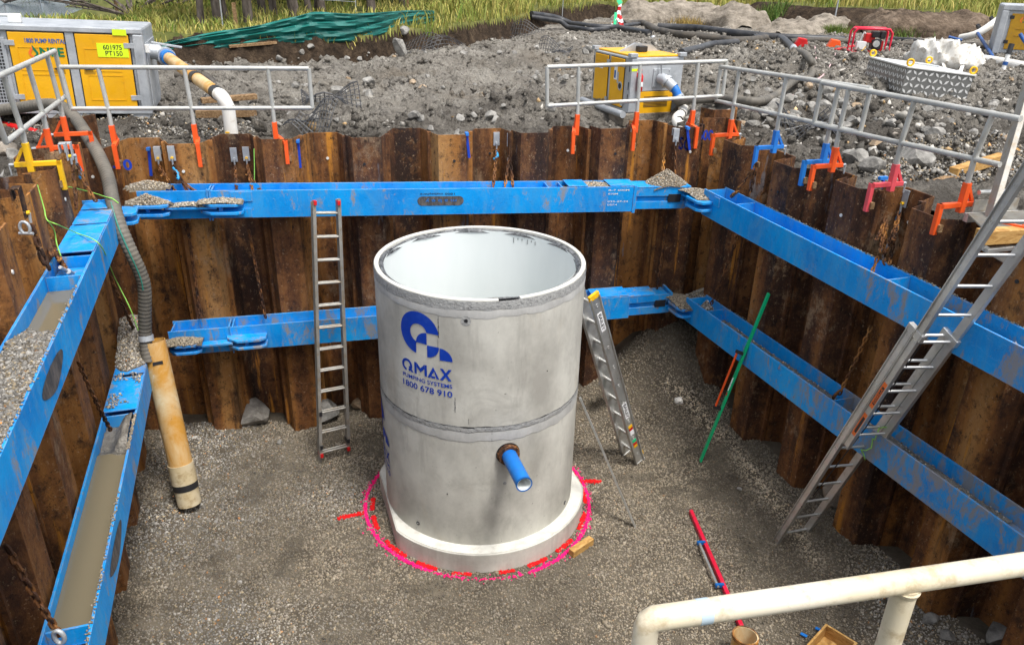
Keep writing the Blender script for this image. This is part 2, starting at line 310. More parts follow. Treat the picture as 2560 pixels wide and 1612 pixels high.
# ------------------------------------------------------------------ builders
def unit(v):
    v = np.asarray(v, float); return v / (np.linalg.norm(v) + 1e-12)
def frame(z, up=(0, 0, 1)):
    z = unit(z); u = np.asarray(up, float)
    if abs(z @ u) > .98: u = A([1.0, 0, 0])
    x = unit(np.cross(u, z)); return x, np.cross(z, x), z
class MB:
    def __init__(s): s.v = []; s.f = []
    def add(s, vs, fs):
        k = len(s.v); s.v += [tuple(map(float, p)) for p in vs]; s.f += [tuple(i + k for i in f) for f in fs]; return s
    def box(s, c, size, ax=None):
        c = np.asarray(c, float); ax = ax or (A([1., 0, 0]), A([0, 1., 0]), A([0, 0, 1.]))
        P = [c + ax[0] * (i * size[0] / 2) + ax[1] * (j * size[1] / 2) + ax[2] * (k * size[2] / 2) for i in (-1, 1) for j in (-1, 1) for k in (-1, 1)]
        return s.add(P, [(0, 1, 3, 2), (4, 6, 7, 5), (0, 4, 5, 1), (2, 3, 7, 6), (0, 2, 6, 4), (1, 5, 7, 3)])
    def bar(s, p, q, w, h, up=(0, 0, 1)):
        p = np.asarray(p, float); q = np.asarray(q, float); x, y, z = frame(q - p, up)
        return s.box((p + q) / 2, (w, h, np.linalg.norm(q - p)), (x, y, z))
    def tube(s, pts, r, n=10, cap=True, closed=False):
        P = [np.asarray(p, float) for p in pts]; m = len(P); rr = r if hasattr(r, '__len__') else [r] * m
        t0 = unit(P[1] - P[0]); x, y, _ = frame(t0); vs = []
        for i in range(m):
            if closed: t = unit(P[(i + 1) % m] - P[i - 1])
            else: t = unit(P[min(i + 1, m - 1)] - P[max(i - 1, 0)])
            x = unit(x - t * (x @ t)); y = np.cross(t, x)
            for k in range(n):
                a = 2 * math.pi * k / n; vs.append(P[i] + (x * math.cos(a) + y * math.sin(a)) * rr[i])
        fs = []
        for i in range(m if closed else m - 1):
            j = (i + 1) % m
            for k in range(n): fs.append((i * n + k, i * n + (k + 1) % n, j * n + (k + 1) % n, j * n + k))
        if cap and not closed: fs += [tuple(range(n))[::-1], tuple((m - 1) * n + k for k in range(n))]
        return s.add(vs, fs)
    def pipe(s, p, q, r, th, n=24):
        """open-ended pipe with wall thickness"""
        p = np.asarray(p, float); q = np.asarray(q, float); x, y, z = frame(q - p); vs = []
        for c, rr in ((p, r), (q, r), (q, r - th), (p, r - th)):
            for k in range(n):
                a = 2 * math.pi * k / n; vs.append(c + (x * math.cos(a) + y * math.sin(a)) * rr)
        fs = [(i * n + k, i * n + (k + 1) % n, ((i + 1) % 4) * n + (k + 1) % n, ((i + 1) % 4) * n + k) for i in range(4) for k in range(n)]
        return s.add(vs, fs)
    def lathe(s, c, prof, n=64, a0=0.0, a1=2 * math.pi, close=True):
        """profile [(r,z)] about a vertical axis at c"""
        vs = []; full = abs(a1 - a0 - 2 * math.pi) < 1e-6; m = n if full else n + 1; k = len(prof)
        for i in range(m):
            a = a0 + (a1 - a0) * i / n
            for r, z in prof: vs.append((c[0] + r * math.sin(a), c[1] - r * math.cos(a), c[2] + z))
        fs = []
        for i in range(n):
            j = (i + 1) % m
            for q in range(k if close else k - 1):
                q2 = (q + 1) % k; fs.append((i * k + q, j * k + q, j * k + q2, i * k + q2))
        if not full and close: fs += [tuple(range(k)), tuple((m - 1) * k + q for q in range(k))[::-1]]
        return s.add(vs, fs)
    def prism(s, poly, o, ex, ey, ez, d0, d1):
        o = np.asarray(o, float); n = len(poly)
        vs = [o + ex * p[0] + ey * p[1] + ez * d0 for p in poly] + [o + ex * p[0] + ey * p[1] + ez * d1 for p in poly]
        fs = [tuple(range(n))[::-1], tuple(range(n, 2 * n))] + [(i, (i + 1) % n, n + (i + 1) % n, n + i) for i in range(n)]
        return s.add(vs, fs)
    def mesh(s, name, smooth=None):
        me = bpy.data.meshes.new(name); me.from_pydata(s.v, [], s.f); me.update()
        if smooth:
            me.polygons.foreach_set('use_smooth', [True] * len(me.polygons)); me.set_sharp_from_angle(angle=math.radians(smooth))
        return me
    def build(s, name, mat, parent=None, smooth=None, bevel=0, fix=False):
        me = s.mesh(name, smooth)
        if fix or True:
            import bmesh
            b = bmesh.new(); b.from_mesh(me); bmesh.ops.recalc_face_normals(b, faces=b.faces); b.to_mesh(me); b.free()
        return link(name, me, mat, parent, bevel)
def link(name, me, mat, parent=None, bevel=0, mw=None):
    if mat is not None and not me.materials: me.materials.append(MAT[mat] if isinstance(mat, str) else mat)
    o = bpy.data.objects.new(name, me); COL.objects.link(o)
    if mw is not None: o.matrix_basis = mw
    if parent is not None:
        o.parent = parent
        inv = Matrix.Translation(-Vector(parent['_loc'])) if '_loc' in parent.keys() else Matrix.Identity(4)
        o.matrix_parent_inverse = inv
    if bevel:
        k = o.modifiers.new('bevel', 'BEVEL'); k.width = bevel; k.segments = 2; k.limit_method = 'ANGLE'
    return o
def tag(o, label=None, cat=None, group=None, kind=None):
    for k, v in (('label', label), ('category', cat), ('group', group), ('kind', kind)):
        if v: o[k] = v
    return o
THINGS = []
def thing(name, label, cat, loc, group=None):
    o = bpy.data.objects.new(name, None); COL.objects.link(o); loc = [float(v) for v in loc]
    o.location = loc; o['_loc'] = loc; o.empty_display_size = .1; THINGS.append(o)
    return tag(o, label, cat, group)
def bigmesh(name, V, T, mat, colors=None, kind=None, parent=None, smooth=False, corners=3):
    """numpy mesh of triangles or quads, optional per-vertex colours"""
    me = bpy.data.meshes.new(name); V = np.ascontiguousarray(V, np.float32); T = np.ascontiguousarray(T, np.int32)
    me.vertices.add(len(V)); me.vertices.foreach_set('co', V.ravel())
    me.loops.add(T.size); me.loops.foreach_set('vertex_index', T.ravel())
    me.polygons.add(len(T)); me.polygons.foreach_set('loop_start', np.arange(0, T.size, corners, dtype=np.int32))
    me.update(calc_edges=True)
    if smooth: me.polygons.foreach_set('use_smooth', np.ones(len(T), bool))
    if colors is not None:
        ca = me.color_attributes.new('Col', 'FLOAT_COLOR', 'POINT')
        C4 = np.ones((len(V), 4), np.float32); C4[:, :3] = colors; ca.data.foreach_set('color', C4.ravel())
    o = link(name, me, mat, parent)
    if kind: o['kind'] = kind
    return o
def rotmats(n):
    q = RNG.normal(size=(n, 4)); q /= np.linalg.norm(q, axis=1)[:, None]; w, x, y, z = q.T
    return np.stack([np.stack([1 - 2 * (y * y + z * z), 2 * (x * y - w * z), 2 * (x * z + w * y)], -1),
                     np.stack([2 * (x * y + w * z), 1 - 2 * (x * x + z * z), 2 * (y * z - w * x)], -1),
                     np.stack([2 * (x * z - w * y), 2 * (y * z + w * x), 1 - 2 * (x * x + y * y)], -1)], 1)
OCT = A([[1, 0, 0], [0, 1, 0], [-1, 0, 0], [0, -1, 0], [0, 0, 1], [0, 0, -1.]])
OCF = A([[0, 1, 4], [1, 2, 4], [2, 3, 4], [3, 0, 4], [1, 0, 5], [2, 1, 5], [3, 2, 5], [0, 3, 5]])
def scatter(name, P, size, colors, mat='pebble', kind='stuff', flat=.75, parent=None):
    n = len(P); V = np.tile(OCT, (n, 1, 1)) * (1 + .35 * (RNG.random((n, 6, 1)) - .5))
    V = V * np.stack([1 + .3 * (RNG.random(n) - .5), .8 + .4 * (RNG.random(n) - .5), flat * (.8 + .4 * RNG.random(n))], -1)[:, None, :]
    V = np.einsum('nij,nkj->nki', rotmats(n), V) * np.asarray(size).reshape(-1, 1, 1) * .5 + P[:, None, :]
    T = (OCF[None] + (np.arange(n) * 6)[:, None, None]).reshape(-1, 3)
    return bigmesh(name, V.reshape(-1, 3), T, mat, np.repeat(colors, 6, 0), kind, parent)
def gravel_cols(n, tint=None, dark=1.0):
    g = np.clip(RNG.lognormal(-1.22, .46, n), .07, .75) * dark
    c = np.stack([g * 1.03, g * .985, g * .90], -1)
    tan = RNG.random(n) < .22; c[tan] *= A([1.12, .95, .68])
    org = RNG.random(n) < .015; c[org] = c[org] * A([1.6, .8, .3])
    if tint is not None: c = c * (1 - tint[:, None]) + tint[:, None] * (A([.30, .248, .175]) * (.45 + .95 * RNG.random((n, 1))))
    return c
def inpoly(x, y, P):
    r = np.zeros(np.shape(x), bool); j = len(P) - 1
    for i in range(len(P)):
        (xi, yi), (xj, yj) = P[i], P[j]
        r ^= ((yi > y) != (yj > y)) & (x < (xj - xi) * (y - yi) / (yj - yi + 1e-12) + xi); j = i
    return r
def text2d(s, size=1.0, bold=0.0, align='LEFT'):
    cu = bpy.data.curves.new('t', 'FONT'); cu.body = s; cu.size = size; cu.offset = bold; cu.align_x = align
    cu.resolution_u = 4
    o = bpy.data.objects.new('t', cu); COL.objects.link(o)
    dg = bpy.context.evaluated_depsgraph_get(); me = bpy.data.meshes.new_from_object(o.evaluated_get(dg))
    V = [tuple(v.co[:2]) for v in me.vertices]; F = [tuple(p.vertices) for p in me.polygons]
    bpy.data.objects.remove(o); bpy.data.curves.remove(cu); bpy.data.meshes.remove(me)
    return A(V), F
def fit_text(s, x0, x1, y0, y1, bold=0.0, flip=False):
    """text scaled into a rectangle; returns 2d verts, faces"""
    V, F = text2d(s, 1.0, bold); a = V.min(0); b = V.max(0)
    V = (V - a) / (b - a)
    if flip: V = 1 - V
    return V * A([x1 - x0, y1 - y0]) + A([x0, y0]), F
def decal(name, V, F, o, ex, ey, mat, parent, off=.003):
    o = np.asarray(o, float); n = unit(np.cross(ex, ey))
    mb = MB(); mb.add([o + ex * p[0] + ey * p[1] + n * off for p in V], F)
    me = mb.mesh(name); return link(name, me, mat, parent)
def plate(mb, o, ex, ey, x0, x1, y0, y1, d0, d1):
    """box spanning x,y ranges in a face frame, from depth d0 to d1 along its outward normal"""
    n = unit(np.cross(ex, ey)); o = np.asarray(o, float)
    return mb.prism([(x0, y0), (x1, y0), (x1, y1), (x0, y1)], o, ex, ey, n, d0, d1)
def rock_mesh(seed, sub=2):
    import bmesh
    rg = random.Random(seed); b = bmesh.new(); bmesh.ops.create_icosphere(b, subdivisions=sub, radius=1)
    planes = [(Vector((rg.uniform(-1, 1), rg.uniform(-1, 1), rg.uniform(-1, 1))).normalized(), rg.uniform(.5, .85)) for _ in range(11)]
    sc = Vector((1, rg.uniform(.65, .95), rg.uniform(.5, .8)))
    for v in b.verts:
        p = v.co.copy()
        for n, d in planes:
            e = p.dot(n) - d
            if e > 0: p -= n * e
        v.co = Vector((p.x * sc.x, p.y * sc.y, p.z * sc.z)) * rg.uniform(.96, 1.04)
    me = bpy.data.meshes.new('rock'); b.to_mesh(me); b.free(); me.materials.append(MAT['rock']); return me
ROCKS = [rock_mesh(i) for i in range(9)]
def rock(p, size, label, group=None, name='rock', mat=None):
    me = random.choice(ROCKS); o = bpy.data.objects.new(name, me); COL.objects.link(o)
    o.matrix_basis = Matrix.Translation(Vector([float(v) for v in p])) @ Matrix.Rotation(random.uniform(0, 6.28), 4, 'Z') @ Matrix.Rotation(random.uniform(-.5, .5), 4, 'X') @ Matrix.Scale(float(size) / 2, 4)
    return tag(o, label, 'rock', group)
# chain link, shared by every chain
def _lk():
    mb = MB(); pts = []
    for k in range(12):
        a = 2 * math.pi * k / 12; pts.append((.011 * math.cos(a), 0, .013 * math.sin(a) + (.012 if math.sin(a) > 0 else -.012)))
    mb.tube(pts, .0075, 5, closed=True); return mb.mesh('link', 60)
LINK = {}
def chain(label, p, q, sag=.04, mat='rust_dark', pitch=.044, group=None, sc=1.2, name='chain', side=None):
    p = np.asarray(p, float); q = np.asarray(q, float); t = thing(name, label, 'chain', q, group)
    if mat not in LINK:
        LINK[mat] = _lk(); LINK[mat].materials.append(MAT[mat])
    d = np.linalg.norm(q - p); n = max(3, int(d * 1.01 / (pitch * sc)))
    sd_ = np.zeros(3) if side is None else np.asarray(side, float)
    pts = [p + (q - p) * (i / n) + (A([0, 0, -sag]) + sd_) * (4 * (i / n) * (1 - i / n)) for i in range(n + 1)]
    for i in range(n):
        x, y, z = frame(pts[i + 1] - pts[i], (0, 1, 0)); tw = .35 + (math.pi / 2 if i % 2 else 0)
        xx = x * math.cos(tw) + y * math.sin(tw); yy = np.cross(z, xx); c = (pts[i] + pts[i + 1]) / 2
        mw = Matrix([[*(float(a) for a in (xx[r] * sc, yy[r] * sc, z[r] * sc)), float(c[r])] for r in range(3)] + [[0, 0, 0, 1]])
        link('link', LINK[mat], None, t, mw=mw)
    return t

# ------------------------------------------------------------------ pit: floor
CB = PB + NB * .5                                  # centre lines of the sheet piles
def isect(p, d, q, e):
    M2 = np.array([[d[0], -e[0]], [d[1], -e[1]]]); k = np.linalg.solve(M2, (q - p)[:2]); return p + d * k[0]
CL, CR = PL - NR * .5, PR + NR * .5
QBL, QBR = isect(CB, DB, CL, DWL), isect(CB, DB, CR, DWL)
FRONT_Y = .95
QFL = CL + DWL * ((FRONT_Y - CL[1]) / DWL[1]); QFR = CR + DWL * ((FRONT_Y - CR[1]) / DWL[1])
PIT = [QBL[:2], QBR[:2], QFR[:2], QFL[:2]]
CYL = A([-.33, 7.22, 0])
def zfloor(x, y):
    P = np.stack([x, y, np.zeros_like(x)], -1)
    dR = -((P - CR) @ NR); dB = -((P - CB) @ NB); dL = ((P - CL) @ NR)
    s = (P - CB) @ DB
    z = .42 * np.exp(-(np.maximum(dR, 0) / .85) ** 2) + .10 * np.exp(-(np.maximum(dL, 0) / .6) ** 2)
    z = z + (.16 + .42 * sm(2.2, 4.4, s)) * np.exp(-(np.maximum(dB, 0) / .8) ** 2)
    dc = np.hypot(x - (QBR[0] - .35), y - (QBR[1] - .35)); z = z + .35 * np.exp(-(dc / .7) ** 2)
    z = z - .12 * np.exp(-(((s - 1.45 + 2.1) / .28) ** 2)) * np.exp(-(dB / .5) ** 2)
    z = z + .03 * np.exp(-((dR - 1.25) / .22) ** 2) * sm(.3, 1.5, dB)             # raised strip of pale gravel along the right side
    z = z + .05 * (fbm(x * .9, y * .9, 3) - .5) + .05 * (fbm(x * 3.6, y * 3.6, 5) - .5)
    dcy = np.hypot(x - CYL[0], y - CYL[1]); k = 1 - np.exp(-np.maximum(dcy - 1.2, 0) ** 2 / .5)
    return z * k + .055 * np.exp(-(np.maximum(dcy - 1.1, 0) / .8) ** 2)
def grid(x0, x1, y0, y1, st):
    xs = np.arange(x0, x1 + st / 2, st); ys = np.arange(y0, y1 + st / 2, st); X, Y = np.meshgrid(xs, ys); n, m = X.shape
    i = np.arange(n * m).reshape(n, m); F = np.stack([i[:-1, :-1], i[:-1, 1:], i[1:, 1:], i[1:, :-1]], -1).reshape(-1, 4)
    return X.ravel(), Y.ravel(), F
def floor():
    X, Y, F = grid(-6, 6, .5, 11, .06); Z = zfloor(X, Y)
    cx = X[F].mean(1); cy = Y[F].mean(1)
    big = [QBL[:2] + A([-.5, .5]), QBR[:2] + A([.5, .5]), QFR[:2] + A([.5, 0]), QFL[:2] + A([-.5, 0])]
    F = F[inpoly(cx, cy, big)]
    o = bigmesh('pit_floor', np.stack([X, Y, Z], -1), F, 'bed', kind='structure', smooth=True, corners=4)
    o['label'] = 'grey crushed gravel floor of the sheet piled pit'
    n = 235000
    x = RNG.uniform(-5, 4.9, n); y = RNG.uniform(3.8, 10.2, n)
    ok = inpoly(x, y, PIT) & (np.hypot(x - CYL[0], y - CYL[1]) > 1.06); x, y = x[ok], y[ok]
    z = zfloor(x, y); n = len(x)
    s = RNG.lognormal(math.log(.0200), .34, n)
    # sandier, paler gravel in the trodden middle and in the strip along the right side
    P = np.stack([x, y, z], -1); dR = -((P - CR) @ NR)
    f1 = fbm(x * .55 + 3, y * .55, 11)
    mid_ = np.exp(-((np.hypot((x - .6) * .75, y - 6.6) / 2.6) ** 2)); lowl = np.exp(-((np.hypot(x + 2.1, y - 5.3) / 1.3) ** 2))
    tint = np.clip(sm(.22, .60, f1 + .28 * mid_ - .30 * lowl) * .80 + .55 * np.exp(-((np.hypot(x - 2.05, y - 8.0) / .42) ** 2)), 0, .85)
    c = gravel_cols(n, tint)
    def fl(px, py):
        p = atz(px, py, .2)
        for _ in range(8): p = atz(px, py, .5 * p[2] + .5 * float(zfloor(p[0:1], p[1:2])[0]))
        return (p - NR * .10)[:2]
    rp = [fl(px, py) for px, py in ((1690, 950), (1740, 985), (1835, 1090), (1915, 1190), (1990, 1285), (2065, 1390))]; dd = np.full(len(x), 9.)
    for (x0, y0), (x1, y1) in zip(rp[:-1], rp[1:]):
        q = np.clip(((x - x0) * (x1 - x0) + (y - y0) * (y1 - y0)) / ((x1 - x0) ** 2 + (y1 - y0) ** 2), 0, 1); dd = np.minimum(dd, np.hypot(x - x0 - q * (x1 - x0), y - y0 - q * (y1 - y0)))
    pale = np.exp(-(dd / .085) ** 2)
    c = c * (1 + .9 * pale[:, None]) + A([.10, .085, .06]) * pale[:, None]
    dk = sm(.50, .68, fbm(x * .7 - 8, y * .7, 23)); c *= (1 - .32 * dk)[:, None]; ft = sm(.66, .76, fbm(x * 3.1, y * 3.1, 29)); c *= (1 - .40 * ft)[:, None]
    P[:, 2] += s * .12
    g = scatter('gravel', P, s, c, 'pebble'); tag(g, 'loose grey crushed gravel covering the pit floor', 'gravel')
floor()
# spray paint on the gravel: stones coloured pink or red
def paint_stones(name, x, y, mat, label):
    n = len(x); z = zfloor(x, y); s = RNG.lognormal(math.log(.024), .2, n)
    P = np.stack([x, y, z + s * .28], -1)
    o = scatter(name, P, s, np.ones((n, 3)), mat); return tag(o, label, 'paint mark')
def paint():
    a = RNG.uniform(0, 2 * math.pi, 5200); r = 1.285 + .018 * np.sin(a * 3) + np.where(RNG.random(len(a)) < .12, RNG.normal(0, .035, len(a)), RNG.normal(0, .009, len(a)))
    keep = RNG.random(len(a)) < np.where((a > 5.9) | (a < .45), .22, 1.0)       # thin where it passes in front of the base
    a, r = a[keep], r[keep]
    paint_stones('paint_ring', CYL[0] + r * np.sin(a), CYL[1] - r * np.cos(a), 'pink', 'pink sprayed circle on the gravel round the concrete chamber')
    X, Y = [], []
    for k, (d0, d1) in enumerate([(-88, -78), (-73, -62), (-52, -36), (-29, -18), (-10, -1), (12, 20), (27, 38), (45, 57), (66, 80), (88, 100), (112, 122)]):
        m_ = 420; a = np.radians(RNG.uniform(d0, d1, m_)); r = 1.222 + RNG.normal(0, .010, m_)
        if d0 in (-10, 12): a, r = a[:120], r[:120]
        X.append(CYL[0] + r * np.sin(a)); Y.append(CYL[1] - r * np.cos(a))
    paint_stones('paint_dashes', np.concatenate(X), np.concatenate(Y), 'redspray', 'red sprayed dashes between the pink circle and the chamber base')
    for (p, q, lb) in (((845, 1304), (912, 1292), 'red sprayed tick pointing left from the pink circle'), ((1450, 1213), (1503, 1212), 'red sprayed tick pointing right from the pink circle')):
        p, q = atz(*p), atz(*q); m_ = 420; t = RNG.random(m_); w = RNG.normal(0, .014, m_)
        d = unit(q - p); nrm = A([-d[1], d[0], 0])
        P = p + (q - p) * t[:, None] + nrm * w[:, None]
        paint_stones('paint_tick', P[:, 0], P[:, 1], 'redspray', lb)
paint()

# ------------------------------------------------------------------ sheet pile walls
PW, PD = .49, .20
def pile_mesh(sign, ztop=4.6):
    """U-shaped pile, seam to seam PW wide; pan at -sign*PD (towards the pit for sign=1); local x along wall, y outward, z up"""
    mb = MB(); th = .016; y = -PD * sign
    prof = [(0.004, 0), (.085, y), (PW - .085, y), (PW - .004, 0)]
    off = [(x, yy + th) for x, yy in prof]
    poly = prof + off[::-1]
    mb.prism(poly, (0, 0, 0), A([1., 0, 0]), A([0, 1., 0]), A([0, 0, 1.]), -ztop, 0)
    # interlock clutch at the right seam
    c = [(PW - .022, -.030), (PW + .020, -.030), (PW + .026, .004), (PW + .012, .034), (PW - .02, .034), (PW - .026, 0)]
    mb.prism(c, (0, 0, 0), A([1., 0, 0]), A([0, 1., 0]), A([0, 0, 1.]), -ztop, -.004)
    return mb.mesh('sheet_pile')
PILES = {}
def wall(label, start, d, out, n, ztop, mat, first=1, wob=.03, seed=0):
    rg = random.Random(seed); t = thing('sheet_pile_wall', label, 'wall', (*start[:2], -.7), 'sheet pile walls of the pit')
    for i in range(n):
        sg = first if i % 2 == 0 else -first
        if (sg, mat) not in PILES:
            PILES[(sg, mat)] = pile_mesh(sg); PILES[(sg, mat)].materials.append(MAT[mat])
        p = start + d * (PW * i); zt = ztop(i) + rg.uniform(-wob, wob)
        mw = Matrix([[float(d[r]), float(out[r]), float((0, 0, 1)[r]), float((p[0], p[1], zt)[r])] for r in range(3)] + [[0, 0, 0, 1]])
        o = link('sheet_pile', PILES[(sg, mat)], None, t, mw=mw)
        if i % 3 != 1:
            c = A([p[0], p[1], zt - .30]) + d * (PW / 2 + rg.uniform(-.05, .05)) - out * (PD * sg + .004)
            mb = MB(); mb.tube([c + out * .002, c - out * .006], .017, 8); mb.build('lifting_hole', 'pvc' if rg.random() < .5 else 'black', o)
            link_parent_fix = o.children
            for ch in link_parent_fix: ch.matrix_parent_inverse = mw.inverted()
    return t
SB0 = isect(CB, DB, CL, DWL) - DB * .05
nB = int(np.linalg.norm((QBR - SB0)[:2]) / PW) + 1
wall('rusty brown sheet pile wall across the back of the pit', SB0, DB, NB, nB, lambda i: 3.80 + .008 * i, 'rust', 1, .022, 3)
wall('rusty sheet pile wall on the left side of the pit', CL + DWL * 1.02, -DWL, -NR, 14, lambda i: 3.93 + .012 * i, 'rust_side', 1, .05, 5)
wall('muddy rust sheet pile wall on the right side behind the aluminium ladder', CR + DWL * .75, -DWL, NR, 14, lambda i: 3.80 + .010 * i, 'rust_side', -1, .03, 9)
# taller corner piles standing behind the walls
def lone_pile(p, d, out, zt, label):
    me = pile_mesh(1, 2.2); me.materials.append(MAT['rust'])
    mw = Matrix([[float(d[r]), float(out[r]), float((0, 0, 1)[r]), float((p[0], p[1], zt)[r])] for r in range(3)] + [[0, 0, 0, 1]])
    o = bpy.data.objects.new('sheet_pile', me); COL.objects.link(o); o.matrix_basis = mw; tag(o, label, 'sheet pile')
c1 = B(1750, 300, 1.0); lone_pile(A([c1[0], c1[1], 0]), unit(DB + A([0, .12, 0])), NB, 4.02, 'rusty sheet pile stub standing behind the back right corner')
c1 = B(118, 300, 1.15); lone_pile(A([c1[0], c1[1], 0]), DB, NB, float(B(170, 287, 1.15)[2]), 'rusty sheet pile stub standing behind the back left corner by the hose')
# unseen earth face added on the camera side to stop light leaking in
mb = MB(); mb.add([(*QFL[:2], -1), (*QFR[:2], -1), (*QFR[:2], 3.8), (*QFL[:2], 3.8)], [(0, 1, 2, 3)])
tag(mb.build('added_pit_front_face', 'topsoil'), 'unseen earth face added on the camera side to keep stray light out of the pit', None, None, 'structure')
# ------------------------------------------------------------------ bracing beams
def heap(label, o, ax, ay, fn, x0, x1, y0, y1, npeb, size=.02, tint=.2, name='gravel_heap', bed='bed', step=.04, dark=1.0):
    o = np.asarray(o, float); X, Y, F = grid(x0, x1, y0, y1, step); Z = fn(X, Y)
    F = F[(Z[F].max(1) > 0)]; P = o + X[:, None] * ax + Y[:, None] * ay; P[:, 2] += Z
    used, inv = np.unique(F, return_inverse=True)
    b = bigmesh(name, P[used], inv.reshape(F.shape), bed, kind='stuff', smooth=True, corners=4)
    tag(b, label, 'gravel heap' if bed == 'bed' else 'mud')
    if npeb:
        x = RNG.uniform(x0, x1, npeb); y = RNG.uniform(y0, y1, npeb); z = fn(x, y); k = z > 0.004; x, y, z = x[k], y[k], z[k]
        Q = o + x[:, None] * ax + y[:, None] * ay; Q[:, 2] += z
        s = RNG.lognormal(math.log(size), .3, len(x))
        scatter('gravel', Q, s, gravel_cols(len(x), np.full(len(x), tint), dark), 'pebble', parent=b)
    return b
def waler(label, p0, p1, out, mat, h=.31, w=.30, group='blue bracing beams round the pit'):
    p0 = np.asarray(p0, float); p1 = np.asarray(p1, float); a = unit(p1 - p0); ln = np.linalg.norm(p1 - p0)
    out = unit(out - a * (out @ a)); up = np.cross(a, out); up = up if up[2] > 0 else -up
    t = thing('bracing_beam', label, 'steel beam', (p0 + p1) / 2 - up * h, group)
    Q = lambda s, o, u: p0 + a * s + out * o + up * u
    def bx(name, s0, s1, o0, o1, u0, u1, mt=mat, par=None, bev=.003):
        mb = MB(); mb.box(Q((s0 + s1) / 2, (o0 + o1) / 2, (u0 + u1) / 2), (s1 - s0, o1 - o0, u1 - u0), (a, out, up)); return mb.build(name, mt, par or t, bevel=bev)
    bx('front_flange', 0, ln, 0, .02, -h, 0); bx('rear_flange', 0, ln, w - .02, w, -h, 0.003); bx('web', .003, ln - .003, .0205, w - .0205, -h / 2 - .012, -h / 2)
    def stiff(s, hole=False): return bx('stiffener', s - .008, s + .008, .0207, w - .0207, -h / 2 + .001, -.012)
    def cover(s0, s1, z=0.0): return bx('cover_plate', s0, s1, .004, w - .004, .0035 + z, .016 + z)
    def lug(s0, s1, o1=.20, u=(-.10, -.19), th=.03, rnd=True):
        """pair of round-nosed horizontal plates standing out of the front face"""
        for uu in u:
            mb = MB(); c_ = min(.14, (s1 - s0) * .3); pol = [(s0, 0), (s1, 0), (s1, -o1 * .75), (s1 - c_ * .5, -o1), (s0 + c_, -o1), (s0 + .02, -o1 * .45)]
            mb.prism(pol, p0 + up * (uu - th), a, out, up, 0, th); mb.build('lug_plate', mat, t, bevel=.004)
        bx('lug_post', (s0 + s1) / 2 - .02, (s0 + s1) / 2 + .02, -o1 * .6, -o1 * .3, u[1] - .001, u[0] - th + .001)
    return t, Q, ln, bx, stiff, cover, lug, (a, out, up)

# back upper beam
T1, Q, ln, bx, stiff, cover, lug, ax = waler('upper blue steel beam along the back wall, behind the white ladder', A([-4.044, 7.996, 3.391]), A([1.473, 9.143, 3.268]), NB, 'blue')
for s in (.03, .715, .745, 4.55, 4.72): stiff(s)
bx('splice_plate', .735, .752, -.022, -.001, -.33, .022); bx('splice_plate', .708, .725, -.022, -.001, -.33, .022)
for s0, s1 in ((4.78, 5.02), (5.30, 5.60)): cover(s0, s1)
lug(-.10, .34, .23); lug(.62, 1.09, .20); bx('link_plate', .30, .82, -.15, -.03, -.165, -.14)
bx('side_plate', .95, 1.18, -.012, -.001, -.12, -.01); bx('side_plate', .98, 1.16, -.012, -.001, -.30, -.20)
bx('collar', 5.60, 5.637, -.012, .312, -.325, .012)
# telescopic end with slot
bx('ram_top_strip', 5.638, 6.30, .015, .035, -.125, -.02); bx('ram_bottom_strip', 5.638, 6.30, .015, .035, -.285, -.19); bx('ram_core', 5.638, 6.28, .05, .28, -.285, -.03); bx('ram_cover', 5.638, 6.30, .012, .29, -.0195, -.006)
bx('latch', 6.06, 6.22, .005, .034, -.20, -.10, 'black'); bx('end_plate', 6.30, 6.34, 0, .30, -.27, .0)
V, F = fit_text('1800 mabeyhire', 3.02, 3.42, -.075, -.045, .01, True)
o_ = Q(0, 0, 0); decal('lettering', V, F, o_, ax[0], ax[2], 'black', T1)
n_ = 10; pol = [(2.99 + .055 + .055 * math.cos(math.pi / 2 + math.pi * i / n_), -.145 + .055 * math.sin(math.pi / 2 + math.pi * i / n_)) for i in range(n_ + 1)] + [(3.47 + .055 * math.cos(-math.pi / 2 + math.pi * i / n_), -.145 + .055 * math.sin(-math.pi / 2 + math.pi * i / n_)) for i in range(n_ + 1)]
k = Mt('scuffed_badge', .7); k.col(k.mix(k.ramp(k.noise(14, k.pos((1, 1, .3)), 8, .8), [(.45, 0), (.62, .8)]), (.045, .045, .05), (.17, .15, .135))); MAT['badge'] = k.m
decal('badge', pol, [tuple(range(len(pol)))], o_, ax[0], ax[2], 'badge', T1, .003)
V, F = fit_text('m a b e y', 3.08, 3.44, -.165, -.115, .01, True); decal('badge_lettering', V, F, o_, ax[0], ax[2], 'bluepipe', T1, .005)
for u in (-.03, -.075, -.17, -.21):
    V, F = fit_text('R-7 600M' if u > -.05 else ('B70M' if u > -.1 else ('022-27-32' if u > -.2 else 'D357.4')), 5.28, 5.28 + (.26 if u in (-.03, -.17) else .12), u - .02, u, .01); decal('paint_marking', V, F, o_, ax[0], ax[2], 'pvc', T1)
